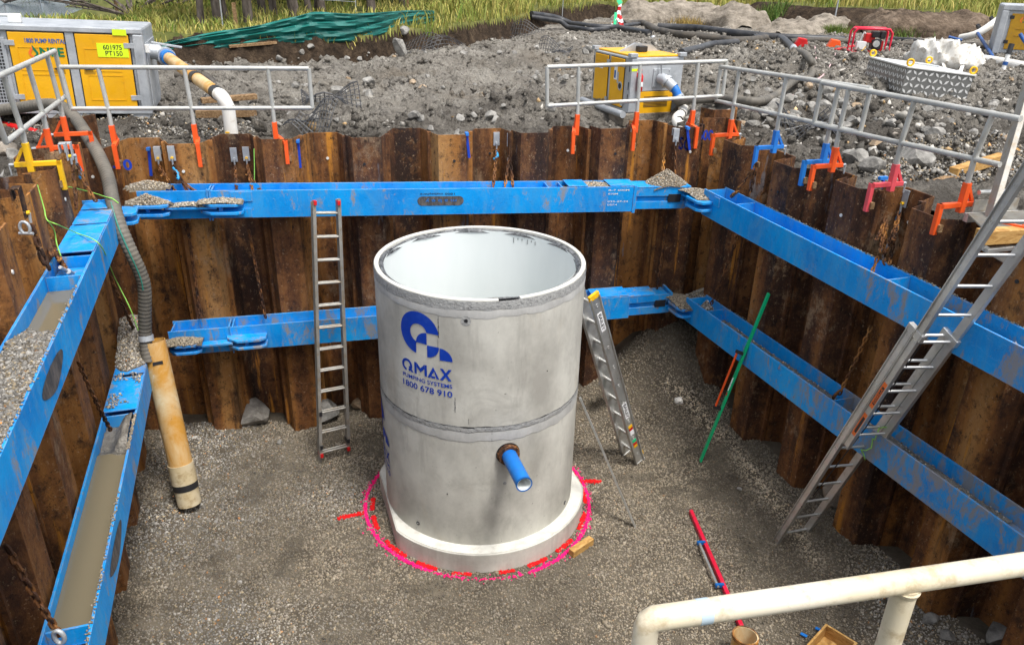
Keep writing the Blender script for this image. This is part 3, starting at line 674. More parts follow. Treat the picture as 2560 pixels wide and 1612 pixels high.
# back lower beam
T2, Q2, ln2, bx, stiff, cover, lug, ax2 = waler('lower blue steel beam along the back wall, half hidden by the concrete chamber', A([-3.992, 8.006, 1.722]), A([1.511, 9.151, 1.83]), NB, 'blue_mid')
for s in (.03, .67, .71, 5.2): stiff(s)
lug(-.02, .37, .20); lug(.64, 1.10, .19); bx('link_plate', .33, .72, -.14, -.03, -.165, -.14)
bx('splice_plate', .685, .70, -.02, -.001, -.33, .02)
cover(5.14, 5.61)
bx('ram_top_strip', 5.62, 6.18, .015, .035, -.115, -.02); bx('ram_bottom_strip', 5.62, 6.18, .015, .035, -.285, -.18); bx('ram_core', 5.62, 6.16, .05, .28, -.285, -.03); bx('ram_cover', 5.62, 5.98, .012, .29, -.0195, -.006)
bx('latch', 5.98, 6.12, .005, .034, -.19, -.095, 'black'); bx('end_plate', 6.18, 6.21, 0, .30, -.27, 0)
# right beams
T3, Q3, ln3, bx, stiff, cover, lug, ax3 = waler('upper blue steel beam along the right wall, muddy towards the ladder', A([2.25, 9.0, 3.301]), A([4.00, 3.86, 3.29]), NR, 'blue_right')
for s in (.03, .62, 2.95): stiff(s)
lug(-.22, .22, .18); bx('link_plate', -.45, -.12, -.10, .03, -.165, -.14); bx('side_plate', .24, .36, -.012, -.001, -.13, -.02)
T4, Q4, ln4, bx, stiff, cover, lug, ax4 = waler('lower blue steel beam along the right wall, scuffed and mud stained', A([2.222, 9.083, 1.862]), A([4.0, 3.86, 1.978]), NR, 'blue_rlow')
for s in (.03, .45, 2.75): stiff(s)
lug(-.30, .16, .16); bx('link_plate', -.50, -.18, -.10, .03, -.165, -.14)
# left beams
T5, Q5, ln5, bx, stiff, cover, lug, ax5 = waler('upper blue steel trough beam along the left wall with gravel in it', PL + DWL * .50 + A([0, 0, 3.42]), PL - DWL * 5.7 + A([0, 0, 3.43]), -NR, 'blue_left')
for s0, s1 in ((.0, .24), (.30, .72), (.78, 1.52)): cover(s0, s1)
for s in (1.56, 2.02): stiff(s)
bx('end_plate', -.025, -.002, -.02, .32, -.33, .03); lug(-.20, .10, .16)
bx('web_hump', 1.6, 1.98, .03, .27, -.13, -.10)
T6, Q6, ln6, bx, stiff, cover, lug, ax6 = waler('lower blue steel trough beam along the left wall holding muddy water', PL + NR * .035 + DWL * .45 + A([0, 0, 1.775]), PL + NR * .035 - DWL * 4.4 + A([0, 0, 1.785]), -NR, 'blue_left')
cover(.62, 1.30); cover(0, .56)
for s in (1.34, 4.02): stiff(s)
bx('cross_plate', 4.06, 4.35, .022, .278, -.155, -.125, 'black')
for (Tt, Qq, ax_, s, sc_) in ((T5, Q5, ax5, 3.45, 1.0), (T6, Q6, ax6, 3.12, 1.0)):
    pol = [(s + .30 * math.cos(x) + (0.06 * math.sin(2 * x)), -.165 + .085 * math.sin(x)) for x in np.linspace(0, 2 * math.pi, 25)[:-1]]
    V = [Qq(p[0], -.003, p[1]) for p in pol]; mb = MB(); mb.add(V, [tuple(range(24))]); mb.build('badge', 'badge', Tt)
# water, mud and gravel lying in the troughs
mb = MB(); mb.add([Q6(1.9, .021, -.075), Q6(4.01, .021, -.075), Q6(4.01, .279, -.075), Q6(1.9, .279, -.075), Q6(1.9, .021, -.15), Q6(4.01, .021, -.15), Q6(4.01, .279, -.15), Q6(1.9, .279, -.15)], [(0, 1, 2, 3), (4, 7, 6, 5), (0, 4, 5, 1), (1, 5, 6, 2), (2, 6, 7, 3), (3, 7, 4, 0)])
tag(mb.build('muddy_water', 'muddywater'), 'brown muddy water standing in the lower left beam', 'water', None, 'stuff')
mb = MB(); mb.add([Q5(2.05, .021, -.12), Q5(2.9, .021, -.12), Q5(2.9, .279, -.12), Q5(2.05, .279, -.12), Q5(2.05, .021, -.15), Q5(2.9, .021, -.15), Q5(2.9, .279, -.15), Q5(2.05, .279, -.15)], [(0, 1, 2, 3), (4, 7, 6, 5), (0, 4, 5, 1), (1, 5, 6, 2), (2, 6, 7, 3), (3, 7, 4, 0)])
tag(mb.build('muddy_water', 'muddywater'), 'shallow muddy water in the upper left beam before the gravel', 'water', None, 'stuff')
def trough(Qq, axx, s0, s1, hf, label, npeb, **kw):
    heap(label, Qq(0, 0, -.152), axx[0], axx[1], hf, s0, s1, .024, .276, npeb, **kw)
trough(Q5, ax5, 2.55, 4.62, lambda x, y: -.03 + .15 * sm(2.6, 3.3, x) * (1 - .9 * sm(4.45, 4.6, x)) + .05 * fbm(x * 5, y * 6, 4) + .06 * (y - .15), 'grey gravel filling the upper left beam trough', 5200, size=.022, dark=.55, tint=.04)
trough(Q6, ax6, 1.30, 2.02, lambda x, y: -.02 + .16 * sm(1.28, 1.45, x) * (1 - sm(1.85, 2.02, x)) * (.35 + .9 * sm(.20, .07, y)) + .07 * (fbm(x * 9, y * 9, 6) - .3), 'lump of wet grey mud in the lower left beam', 0, name='mud', bed='wetmud', step=.012)
heap('gravel heaped on the far end of the lower left beam', Q6(0, 0, .018), ax6[0], ax6[1], lambda x, y: .20 - .32 * (x + .1) - .35 * np.abs(y - .17) + .04 * (fbm(x * 6, y * 6, 8) - .5), -.35, .62, .01, .30, 3000)
heap('scatter of gravel on the lower left cover plate', Q6(0, 0, .018), ax6[0], ax6[1], lambda x, y: np.where(fbm(x * 9, y * 9, 18) > .62, .006, -1.0), .55, 1.25, .02, .28, 700, step=.5)
heap('sandy gravel heap on the left end of the upper back beam', Q(0, 0, -.10), ax[0], ax[1], lambda x, y: .10 - np.hypot((x - .12) * .42, y + .10), -.1, .42, -.22, -.01, 1500, tint=.6)
heap('thin gravel on the second lug of the upper back beam', Q(0, 0, -.10), ax[0], ax[1], lambda x, y: .045 - np.hypot((x - .86) * .16, (y + .09) * .3), .62, 1.08, -.19, -.01, 900, tint=.5)
heap('gravel between the lugs of the upper back beam', Q(0, 0, -.14), ax[0], ax[1], lambda x, y: .04 - np.hypot((x - .52) * .18, (y + .08) * .35), .3, .75, -.15, -.01, 700, tint=.4)
heap('gravel piled behind the left end of the upper back beam', Q(0, 0, 0), ax[0], ax[1], lambda x, y: .07 - np.hypot((x - .08) * .3, (y - .20) * .45), -.16, .32, .03, .36, 800, tint=.5)
heap('pointed sandy gravel heap on the right end of the upper back beam', Q(0, 0, -.01), ax[0], ax[1], lambda x, y: .18 - np.hypot((x - 6.08) * .66, (y - .18) * .95), 5.7, 6.36, .0, .37, 2200, tint=.6)
heap('gravel strewn on the covers of the upper back beam', Q(0, 0, -.03), ax[0], ax[1], lambda x, y: .04 - np.abs(x - 5.15) * .1 - np.abs(y - .15) * .1, 4.75, 5.5, .03, .27, 1300, tint=.5)
heap('gravel on the lug by the upper right corner', Q3(0, 0, -.10), ax3[0], ax3[1], lambda x, y: .07 - np.hypot((x + .12) * .25, (y + .02) * .3), -.42, .2, -.15, .16, 1400, tint=.5)
heap('brown gravel on the lug by the lower right corner', Q4(0, 0, -.10), ax4[0], ax4[1], lambda x, y: .07 - np.hypot((x + .12) * .25, (y + .02) * .3), -.45, .2, -.15, .16, 1400, tint=.8, dark=.8)
heap('mud and stones on the first lug of the lower back beam', Q2(0, 0, -.10), ax2[0], ax2[1], lambda x, y: .05 - np.hypot((x - .15) * .2, (y + .08) * .35), -.05, .4, -.2, -.01, 900, tint=.7, dark=.7)
heap('grey gravel heaped in the back right corner behind the lower beams', A([2.35, 9.35, 1.60]), ax4[0], ax4[1], lambda x, y: .36 - np.hypot((x - .16) * .62, (y - .24) * .9) + .05 * (fbm(x * 6, y * 6, 8) - .5), -.4, .8, -.05, .6, 4200, size=.024)
trough(Q4, ax4, .5, 4.6, lambda x, y: .012 + .03 * (fbm(x * 3, y * 8, 4) - .4), 'dark mud lining the lower right beam trough', 900, name='mud', bed='wetmud')
trough(Q3, ax3, 2.9, 4.8, lambda x, y: .012 + .04 * (fbm(x * 3, y * 8, 7) - .4), 'grey mud lining the near end of the upper right beam', 500, name='mud', bed='wetmud')
def clumps(label, Qq, axx, ranges, o, size):
    X = []; 
    for s0, s1, n in ranges:
        s = RNG.uniform(s0, s1, n); X.append(np.stack([Qq(si, o + RNG.normal(0, .006), .006 + abs(RNG.normal(0, .004))) for si in s]))
    P = np.concatenate(X); tag(scatter('mud_crumbs', P, np.full(len(P), size), gravel_cols(len(P), np.full(len(P), .8)), 'pebble', flat=.5), label, 'mud')
clumps('dried mud crumbs along the top edge of the upper left beam', Q5, ax5, [(2.3, 5.5, 170)], .01, .02)
clumps('dried mud crumbs along the inner edge of the lower left beam', Q6, ax6, [(1.4, 2.0, 220), (2.6, 4.4, 120)], .01, .022)
clumps('dried mud crumbs along the top edge of the upper right beam', Q3, ax3, [(.8, 4.8, 260)], .29, .022)

# ------------------------------------------------------------------ concrete chamber
def chamber():
    t = thing('concrete_chamber', 'round grey concrete pump chamber with blue stencilled logo, standing on the gravel', 'concrete chamber', CYL)
    c = CYL; r = 1.05; zj, zt = 1.70, 3.016
    mb = MB(); mb.lathe(c, [(r, zj), (r, zt - .05), (.96, zt - .05), (.96, zj)], 128); mb.build('upper_ring', 'concrete', t, smooth=40)
    mb = MB(); mb.lathe(c, [(r - .003, .27), (r - .003, zj - .002), (.96, zj - .002), (.96, .27)], 128); mb.build('lower_ring', 'concrete', t, smooth=40)
    n0, n1 = math.radians(11.5), math.radians(22.5)
    mb = MB(); mb.lathe(c, [(1.003, zt - .049), (r, zt - .049), (r - .002, zt - .006), (r - .008, zt), (1.008, zt), (1.003, zt - .006)], 128, n1, n0 + 2 * math.pi); mb.build('rim', 'concrete_white_lit', t, smooth=30)  # rim coloured whiter than the ring to show light on its top
    mb = MB(); mb.lathe(c, [(.97, zt - .05), (r - .004, zt - .05), (r - .008, zt - .034), (.97, zt - .028)], 12, n0 - .02, n1 + .02); mb.build('rim_notch', 'black', t)
    # uneven mastic bead inside the rim
    N = 160; V = []; Fc = []
    for i in range(N):
        a = 2 * math.pi * i / N; z = zt - .028 + .010 * math.sin(7 * a) * math.sin(3 * a + 1); ri = .948 + .006 * math.sin(11 * a)
        for rr, zz in ((1.002, z + .006), (.985, z + .010 + .006 * math.sin(9 * a)), (ri + .012, z - .004), (ri + .006, z - .026)): V.append((c[0] + rr * math.sin(a), c[1] - rr * math.cos(a), zz))
    for i in range(N):
        j = (i + 1) % N
        for q in range(3): Fc.append((i * 4 + q, j * 4 + q, j * 4 + q + 1, i * 4 + q + 1))
    mb = MB(); mb.add(V, Fc); mb.build('mastic_bead', 'mastic', t, smooth=50)
    mb = MB(); mb.lathe(c, [(.958, zt - .03), (.9579, .3)], 128, close=False); mb.build('liner', 'liner', t, smooth=40)
    for (th, ln_) in ((20, .06), (23, .02), (26, .025), (30, .05), (33, .02), (36, .04)):
        a = math.radians(180 - th); p = A([c[0] + .955 * math.sin(a), c[1] - .955 * math.cos(a), zt - .08]); mb = MB(); mb.box(p - A([0, 0, ln_ / 2]), (.006, .006, ln_)); mb.build('mastic_drip', 'mastic', t)
    mb = MB(); mb.lathe((c[0], c[1], 0), [(0.02, .26), (.958, .26), (.958, .29), (.02, .29)], 64); mb.build('chamber_floor', 'concrete_white_lit', t)
    # irregular grout bands
    def band(name, mat, f0, f1, rr, seed, a0=0, a1=2 * math.pi):
        N = 220; V = []; Fc = []
        for i in range(N + 1):
            a = a0 + (a1 - a0) * i / N; x = A([a * 9.0]); y = A([seed * 3.1])
            z0 = f0 + (fbm(x, y, seed)[0] - .5) * .045; z1 = f1 + (fbm(x * 1.4, y, seed + 9)[0] - .5) * .02
            for zz, k_ in ((z0, 0), ((z0 + z1) / 2, .002), (z1, 0)): V.append((c[0] + (rr + k_) * math.sin(a), c[1] - (rr + k_) * math.cos(a), zz))
        for i in range(N):
            for q in range(2): Fc.append((i * 3 + q, (i + 1) * 3 + q, (i + 1) * 3 + q + 1, i * 3 + q + 1))
        mb = MB(); mb.add(V, Fc); return mb.build(name, mat, t, smooth=60)
    band('grout_band', 'grout', zt - .095, zt - .012, r + .0035, 3)
    band('grout_band', 'grout', zj - .045, zj + .012, r + .0035, 5); band('joint_line', 'black', zj + .006, zj + .011, r + .005, 5)
    band('grout_wash', 'wash', zj - .15, zj - .05, r + .0008, 11)
    band('grout_wash', 'wash', zt - .17, zt - .10, r + .0022, 12)
    # base slab: disc cut flat on both sides
    rb = 1.19; pol = []; cut = 1.075; ex = A([.9466, .3223]); 
    for i in range(96):
        a = 2 * math.pi * i / 96; p = A([math.sin(a), -math.cos(a)]) * rb; e = p @ ex
        cut = 1.06 if e < 0 else 1.12
        if abs(e) > cut: p = p - ex * (e - math.copysign(cut, e))
        pol.append(tuple(p))
    mb = MB(); mb.prism(pol, (c[0], c[1], 0), A([1., 0, 0]), A([0, 1., 0]), A([0, 0, 1.]), -.03, .282); b = mb.build('base_slab', 'concrete', t, bevel=.008)
    mb = MB(); mb.prism([(p[0] * .985, p[1] * .985) for p in pol], (c[0], c[1], 0), A([1., 0, 0]), A([0, 1., 0]), A([0, 0, 1.]), .2835, .287); mb.build('base_top', 'concrete_white_lit', t)  # slab top coloured paler than its sides, as lit from above
    # stencilled logo and lettering wrapped on the face
    def wrap(name, V, F, th0, dz, sub=None):
        P = []
        for x, z in V:
            a = math.radians(th0) + x / r; P.append((c[0] + (r + .0045) * math.sin(a), c[1] - (r + .0045) * math.cos(a), z + dz))
        mb = MB(); mb.add(P, F); return mb.build(name, 'stencil', t)
    def strip(P, Q_): n = len(P); return list(P) + list(Q_), [(i, i + 1, n + i + 1, n + i) for i in range(n - 1)]
    def fan(cx, cz, rr, a0, a1):
        n = 12; P = [(cx, cz)] + [(cx + rr * math.cos(a0 + (a1 - a0) * i / n), cz + rr * math.sin(a0 + (a1 - a0) * i / n)) for i in range(n + 1)]
        return P, [(0, i + 1, i + 2) for i in range(n)]
    for th0, dz in ((-41.5, 0.0), (-91.0, -1.30)):
        cx, cz = .217, 2.62; n = 40; a0 = math.radians(6); 
        Po, Pi = [], []
        for i in range(n + 1):
            ao = a0 + (math.radians(262) - a0) * i / n; ai = math.radians(14) + (math.radians(253) - math.radians(14)) * i / n
            Po.append((cx + .213 * math.cos(ao), cz + .213 * math.sin(ao) * 1.0)); Pi.append((cx + .093 * math.cos(ai), cz + .093 * math.sin(ai)))
        wrap('logo_ring', *strip(Po, Pi), th0, dz)
        wrap('logo_leaf', *fan(.306, 2.522, .117, math.pi / 2, math.pi), th0, dz)
        wrap('logo_leaf', *fan(.309, 2.518, .121, -math.pi / 2, 0), th0, dz)
        wrap('logo_leaf', *fan(.436, 2.391, .123, 0, math.pi / 2), th0, dz)
        # QMAX drawn as bars
        n = 24; Po = []; Pi = []
        for i in range(n + 1):
            a = math.radians(-60) + math.radians(330) * i / n; a += math.radians(-10)
            Po.append((.066 + .066 * math.cos(a), 2.247 + .066 * math.sin(a))); Pi.append((.066 + .040 * math.cos(a), 2.247 + .040 * math.sin(a)))
        wrap('letter_q', *strip(Po, Pi), th0, dz); wrap('letter_q', [(.085, 2.235), (.105, 2.245), (.147, 2.186), (.118, 2.186)], [(0, 1, 2, 3)], th0, dz)
        z0, z1 = 2.188, 2.308
        wrap('letter_m', [(.158, z0), (.184, z0), (.184, z1), (.158, z1), (.274, z0), (.300, z0), (.300, z1), (.274, z1), (.186, z1), (.186, z1 - .045), (.229, z0 + .028), (.229, z0 + .072), (.272, z1), (.272, z1 - .045)], [(0, 1, 2, 3), (4, 5, 6, 7), (8, 9, 10, 11), (11, 10, 13, 12)], th0, dz)
        wrap('letter_a', [(.306, z0), (.334, z0), (.376, z1 - .045), (.366, z1), (.428, z0), (.399, z0), (.380, z0 + .045), (.345, z0), (.345, z0 + .022), (.385, z0 + .022), (.385, z0)], [(0, 1, 2, 3), (3, 2, 5, 4), (7, 10, 9, 8)], th0, dz)
        wrap('letter_x', [(.432, z0), (.462, z0), (.550, z1), (.520, z1), (.432, z1), (.462, z1), (.550, z0), (.520, z0)], [(0, 1, 2, 3)], th0, dz)
        wrap('letter_x', [(.434, z1), (.464, z1), (.548, z0), (.518, z0)], [(0, 1, 2, 3)], th0, dz + .0)
        for s, za, zb in (('PUMPING SYSTEMS', 2.112, 2.155), ('1800 678 910', 2.016, 2.082)):
            V, F = fit_text(s, .003, .553, za, zb, .016); wrap('lettering', V, F, th0, dz)
    # lifting plugs and form-tie holes
    for th, z, rr, mt in ((-4.2, 2.815, .046, 'grout'), (-34.6, .40, .022, 'black'), (65, .38, .022, 'black'), (16.4, 1.04, .018, 'grout'), (-15, .9, .006, 'black'), (40, 2.2, .006, 'black')):
        a = math.radians(th); d = A([math.sin(a), -math.cos(a), 0]); p = c + d * (r - .003) + A([0, 0, z]); mb = MB(); mb.tube([p, p + d * .006], rr, 16); pl = mb.build('plug', mt, t, smooth=40)
        if rr > .02: mb = MB(); mb.tube([p + d * .003, p + d * .008], rr * .4, 10); mb.build('plug_centre', 'black' if mt == 'grout' else 'grout', pl)
    def stain(th, z0, z1, w, seed):
        rg = random.Random(seed); n = 14; Lf = [(math.radians(th) * r - w * rg.uniform(.2, 1), z0 + (z1 - z0) * i / n) for i in range(n + 1)]; Rt = [(math.radians(th) * r + w * rg.uniform(.2, 1), z0 + (z1 - z0) * i / n) for i in range(n + 1)]
        V, F = strip(Lf, Rt); P = [(c[0] + (r + .0018) * math.sin(x / r), c[1] - (r + .0018) * math.cos(x / r), z) for x, z in V]; mb = MB(); mb.add(P, F); mb.build('stain', 'mastic', t)
    stain(-18.2, 2.62, 2.83, .007, 1); stain(-18.6, 2.50, 2.60, .003, 2); stain(-3, 1.74, 1.80, .003, 3); stain(9, 1.55, 1.68, .003, 4); stain(-10, 1.86, 2.02, .006, 5)
    # blue outlet pipe with rusty puddle flange
    a = math.radians(17.8); d = A([math.sin(a), -math.cos(a), 0]); p = c + A([0, 0, 1.39])
    mb = MB(); mb.pipe(p + d * .98, p + d * 1.56, .075, .008, 32); pp = mb.build('outlet_pipe', 'bluepipe', t, smooth=40)
    mb = MB(); mb.pipe(p + d * 1.545, p + d * 1.562, .0785, .004, 32); mb.build('pipe_lip', 'pblue', pp, smooth=40)
    mb = MB(); mb.pipe(p + d * .99, p + d * 1.558, .0668, .003, 32); mb.build('pipe_bore', 'liner', pp, smooth=40)
    mb = MB(); mb.pipe(p + d * 1.045, p + d * 1.054, .118, .03, 28); mb.build('gasket', 'black', t, smooth=40)
    mb = MB(); mb.pipe(p + d * 1.04, p + d * 1.10, .105, .028, 28); mb.build('rusty_flange', 'rust', t, smooth=40)
    for k_ in range(5):
        b_ = .6 + k_ * 1.256; x_, y_, z_ = frame(d); q = p + d * 1.06 + (x_ * math.cos(b_) + y_ * math.sin(b_)) * .10; mb = MB(); mb.box(q, (.05, .02, .05), (x_ * math.cos(b_ + 1.57) + y_ * math.sin(b_ + 1.57), x_ * math.cos(b_) + y_ * math.sin(b_), d)); mb.build('flange_lug', 'rust', t)
k = Mt('grout_wash', .8, 0, .3); k.col(k.ramp(k.noise(5, k.pos((1, 1, .6)), 6, .7), [(.35, (.40, .395, .375)), (.7, (.55, .545, .52))])); MAT['wash'] = k.m
chamber()

# ------------------------------------------------------------------ ladders
def ladder(label, f0, f1, t0, t1, n, mat, wrail=.03, drail=.075, rung=.014, first=.2, top=.15, foot='black', ext=None):
    """two rails from feet f0,f1 to tops t0,t1 with n rungs; ext=(lo,hi) adds a second sliding section in front"""
    f0, f1, t0, t1 = map(lambda v: np.asarray(v, float), (f0, f1, t0, t1)); t = thing('ladder', label, 'ladder', (f0 + f1) / 2)
    xw = unit(f1 - f0); d = unit((t0 + t1) / 2 - (f0 + f1) / 2); nrm = unit(np.cross(xw, d)); nrm = nrm if nrm @ (CAM - f0) > 0 else -nrm
    Ln = np.linalg.norm(t0 - f0)
    def sec(o, a, b):
        for p, q in ((f0, t0), (f1, t1)):
            e = unit(q - p); mb = MB(); mb.bar(p + e * a + nrm * o, p + e * b + nrm * o, wrail, drail, nrm); rl = mb.build('rail', mat, t, bevel=.004)
            sgn = 1 if (p is f0) else -1
            for s_ in (-1, 1):
                mb = MB(); mb.bar(p + e * a + nrm * (o + s_ * drail * .46) - xw * sgn * wrail * .3, p + e * b + nrm * (o + s_ * drail * .46) - xw * sgn * wrail * .3, wrail * 1.5, drail * .09, nrm); mb.build('rail_flange', mat, rl)
        st = (Ln - first - top) / (n - 1)
        for k in range(n):
            s = first + st * k
            if a - .02 <= s <= b + .02:
                p = f0 + (t0 - f0) * (s / Ln) + nrm * o; q = f1 + (t1 - f1) * (s / Ln) + nrm * o
                mb = MB(); mb.tube([p, q], rung, 10); rg = mb.build('rung', mat, t, smooth=40)
                for e_, sg in ((p, -1), (q, 1)):
                    mb = MB(); mb.pipe(e_ + xw * sg * wrail * .40, e_ + xw * sg * wrail * .62, rung * 1.15, rung * .55, 10); mb.build('rung_end', mat, rg, smooth=40)
    if ext: sec(0, 0, ext[1]); sec(drail + .006, ext[0], Ln)
    else: sec(0, 0, Ln)
    for p, q in ((f0, t0), (f1, t1)):
        e = unit(q - p); mb = MB(); mb.bar(p - e * .004 - nrm * drail * .1, p + e * .07 - nrm * drail * .1, wrail * 1.25, drail * 1.12, nrm); mb.build('foot', foot, t, bevel=.003)
    return t, (d, xw, nrm)
# left: white extension ladder against the back beam
fl, fr = atz(801, 1156, .02), atz(868, 1138, .02)
tl, tr = B(783, 500, -.10), B(842, 500, -.10)
T7, axl = ladder('white aluminium extension ladder leaning on the back beams', fl, fr, tl, tr, 12, 'alu_dirty', .024, .045, .013, .16, .14, 'alu_dirty', (.11, 3.25))
for p, q in ((fl, tl), (fr, tr)):
    e = unit(q - p); mb = MB(); mb.bar(q - e * .045 + axl[2] * .06, q + e * .004 + axl[2] * .06, .034, .062, axl[2]); mb.build('red_end_cap', 'red', T7, bevel=.003)
    for s in (.06, .17, .62):
        if s < .6 or p is fl:
            mb = MB(); mb.bar(p + e * (s + .05) + axl[2] * .03, p + e * (s + .1) + axl[2] * .03, .036, .115, axl[2]); mb.build('black_tape' if s > .1 else 'red_tape', 'black' if s > .1 else 'red', T7)
# middle: trade ladder against the chamber
f1_, f0_ = atz(1600, 1160, .01), atz(1568, 1138, .01)
sh = f0_ - f1_; t1_ = A([.845, 7.39, 2.56]); t0_ = t1_ + sh
T8, axm = ladder('grey aluminium ladder with bold black lettering leaning on the chamber', f1_, f0_, t1_, t0_, 9, 'alu', .028, .13, .019, .22, .12, 'alu')
e8 = unit(t1_ - f1_); side = -unit(sh); fn = unit(np.cross(e8, side))
def on8(name, s0, s1, w0, w1, mat):
    mb = MB(); mb.box(f1_ + e8 * (s0 + s1) / 2 + side * .0165 + fn * (w0 + w1) / 2, (s1 - s0, .003, w1 - w0), (e8, side, fn)); return mb.build(name, mat, T8)
for s in (.88, 2.28): on8('name_plate', s, s + .25, -.032, .032, 'pwhite'); 
for s in (.88, 2.28):
    V, F = fit_text('BAILEY', .012, .238, -.02, .02, .02); decal('lettering', V, F, f1_ + e8 * (s + .25) + side * .0195, -e8, unit(np.cross(side, -e8)), 'black', T8, .0)
for s, m_ in ((.70, 'yelclamp'), (.66, 'red'), (.58, 'pwhite'), (.44, 'green'), (.39, 'red'), (.35, 'yelclamp')): on8('sticker', s, s + .045 if m_ != 'pwhite' else s + .075, -.03, .03, m_)
for p in (t1_,): mb = MB(); mb.bar(p - e8 * .03, p + e8 * .035, .034, .137, axm[2]); mb.build('yellow_end_cap', 'yelclamp', T8, bevel=.004)
mb = MB(); mb.bar(f1_ + e8 * .15 - axm[2] * .07, f1_ + e8 * .20 - axm[2] * .07, .036, .03, axm[2]); mb.build('yellow_clip', 'yelclamp', T8)
# right: long extension ladder up to the platform
fa, fb = atz(1941, 1355, .17), atz(2003, 1342, .17)
ua, ub = R(2292, 806, -.27), R(2388, 806, -.02)
ta = fa + (ua - fa) * 1.62; tb = fb + (ub - fb) * 1.62
T9, axr = ladder('long aluminium extension ladder leaning over the right beams', fa, fb, ta, tb, 18, 'alu', .026, .07, .0135, .17, .1, 'alu_dirty', (1.75, 3.15))
ea = unit(ta - fa)
for s, m_, wd_ in ((2.30, 'porange', .30), (1.92, 'porange', .28)):
    mb = MB(); mb.box(fa + ea * (s + .14) - axr[1] * .0165 + axr[2] * .08, (wd_, .003, .05), (ea, axr[1], unit(np.cross(ea, axr[1])))); st_ = mb.build('orange_label', m_, T9)
    mb = MB(); mb.box(fa + ea * (s + .14) - axr[1] * .0185 + axr[2] * .08, (wd_ * .7, .002, .026), (ea, axr[1], unit(np.cross(ea, axr[1])))); mb.build('label_plate', 'black', st_)
V, F = fit_text('GORILLA', -.09, .09, -.011, .011, .02); q_ = fa + ea * 2.44 - axr[1] * .0205 + axr[2] * .08
decal('lettering', V, F, q_, -ea if False else ea, unit(np.cross(-axr[1], ea)), 'porange', T9, .0)
mb = MB(); mb.tube([fa + ea * .9 + axr[1] * .05 + axr[2] * .03, fa + ea * 2.0 + axr[1] * .06 + axr[2] * .09, fa + ea * 3.1 + axr[1] * .05 + axr[2] * .1], .005, 6); mb.build('pull_rope', 'black', T9)
for p, e in ((fa, ea), (fb, unit(tb - fb))):
    mb = MB(); mb.bar(p + e * 3.11 + axr[2] * .04, p + e * 3.18 + axr[2] * .04, .045, .17, axr[2]); mb.build('slide_bracket', 'alu', T9, bevel=.003)
g0 = fb + unit(tb - fb) * 2.05 + axr[2] * .05
pts = [g0 + A([.0, 0, 0]) + axr[1] * (-.05 + .03 * math.sin(i * 1.3)) + unit(fb - tb) * (i * .045) + axr[2] * (.03 * math.cos(i * 1.7)) for i in range(12)]
mb = MB(); mb.tube(pts, .005, 6); tag(mb.build('green_rope', 'rope'), 'lime green cord tied round the rungs of the right ladder', 'rope')
# ------------------------------------------------------------------ yellowed pipe with suction hose
pb_, pt_ = atz(474, 1258, .10), atd(382, 852, 8.2)
t = thing('filter_pipe', 'stained yellow plastic filter pipe leaning in the back left corner', 'pipe', pb_)
e = unit(pt_ - pb_); Lp = np.linalg.norm(pt_ - pb_)
mb = MB(); mb.pipe(pb_ + e * .30, pt_, .125, .008, 36); mb.build('barrel', 'oldpvc', t, smooth=40)
mb = MB(); mb.pipe(pb_ + e * .27, pb_ + e * .50, .136, .008, 36); mb.build('socket', 'pvcstain', t, smooth=40)
mb = MB(); mb.pipe(pb_ + e * .195, pb_ + e * .275, .133, .01, 36); mb.build('tape_band', 'black', t, smooth=40)
mb = MB(); mb.pipe(pb_, pb_ + e * .195, .127, .01, 36); foot_ = mb.build('strainer', 'pvcstain', t, smooth=40)
x_, y_, z_ = frame(e)
for i in range(6):
    for j in range(9):
        a = 2 * math.pi * (j + .5 * (i % 2)) / 22 + 3.5; p = pb_ + e * (.03 + .027 * i) + (x_ * math.cos(a) + y_ * math.sin(a)) * .1275
        if (CAM - p) @ (p - pb_ - e * (.03 + .027 * i)) > 0: mb = MB(); mb.box(p, (.006, .006, .009), (x_, y_, z_)); mb.build('drain_hole', 'black', foot_)
u_ = unit((CAM - pt_) - e * ((CAM - pt_) @ e)); v_ = np.cross(e, u_)
mb = MB(); mb.box(pt_ - e * .22 + u_ * .125, (.10, .006, .035), (v_, u_, e)); mb.build('slot', 'black', t)
def spline(P, n):
    P = np.asarray(P, float); out = []
    for i in range(len(P) - 1):
        p0, p1, p2, p3 = P[max(i - 1, 0)], P[i], P[i + 1], P[min(i + 2, len(P) - 1)]
        for k in range(n):
            s = k / n; out.append(.5 * ((2 * p1) + (-p0 + p2) * s + (2 * p0 - 5 * p1 + 4 * p2 - p3) * s * s + (-p0 + 3 * p1 - 3 * p2 + p3) * s ** 3))
    out.append(P[-1]); return out
def resample(P, step):
    P = np.asarray(P); d = np.r_[0, np.cumsum(np.linalg.norm(np.diff(P, axis=0), axis=1))]; s = np.arange(0, d[-1], step)
    return np.stack([np.interp(s, d, P[:, i]) for i in range(3)], -1)
def ribbed(mb, P, r, step=.011, n=14, amp=.032):
    Q_ = resample(spline(P, 10), step); mb.tube(Q_, [r * (1 + amp * (1 if (i // 2) % 2 else -1)) for i in range(len(Q_))], n); return Q_
HP = [((-60, 285), 9.4), ((0, 276), 9.3), ((60, 268), 9.2), ((112, 261), 9.1), ((152, 266), 8.95), ((185, 292), 8.75), ((215, 335), 8.5), ((248, 390), 8.15), ((270, 445), 7.85), ((281, 500), 7.62), ((298, 560), 7.56), ((325, 625), 7.62), ((350, 680), 7.75), ((361, 720), 7.85), ((362, 790), 8.0), ((364, 850), 8.12), ((372, 905), 8.16)]
HP = [atd(*p, d) for p, d in HP]
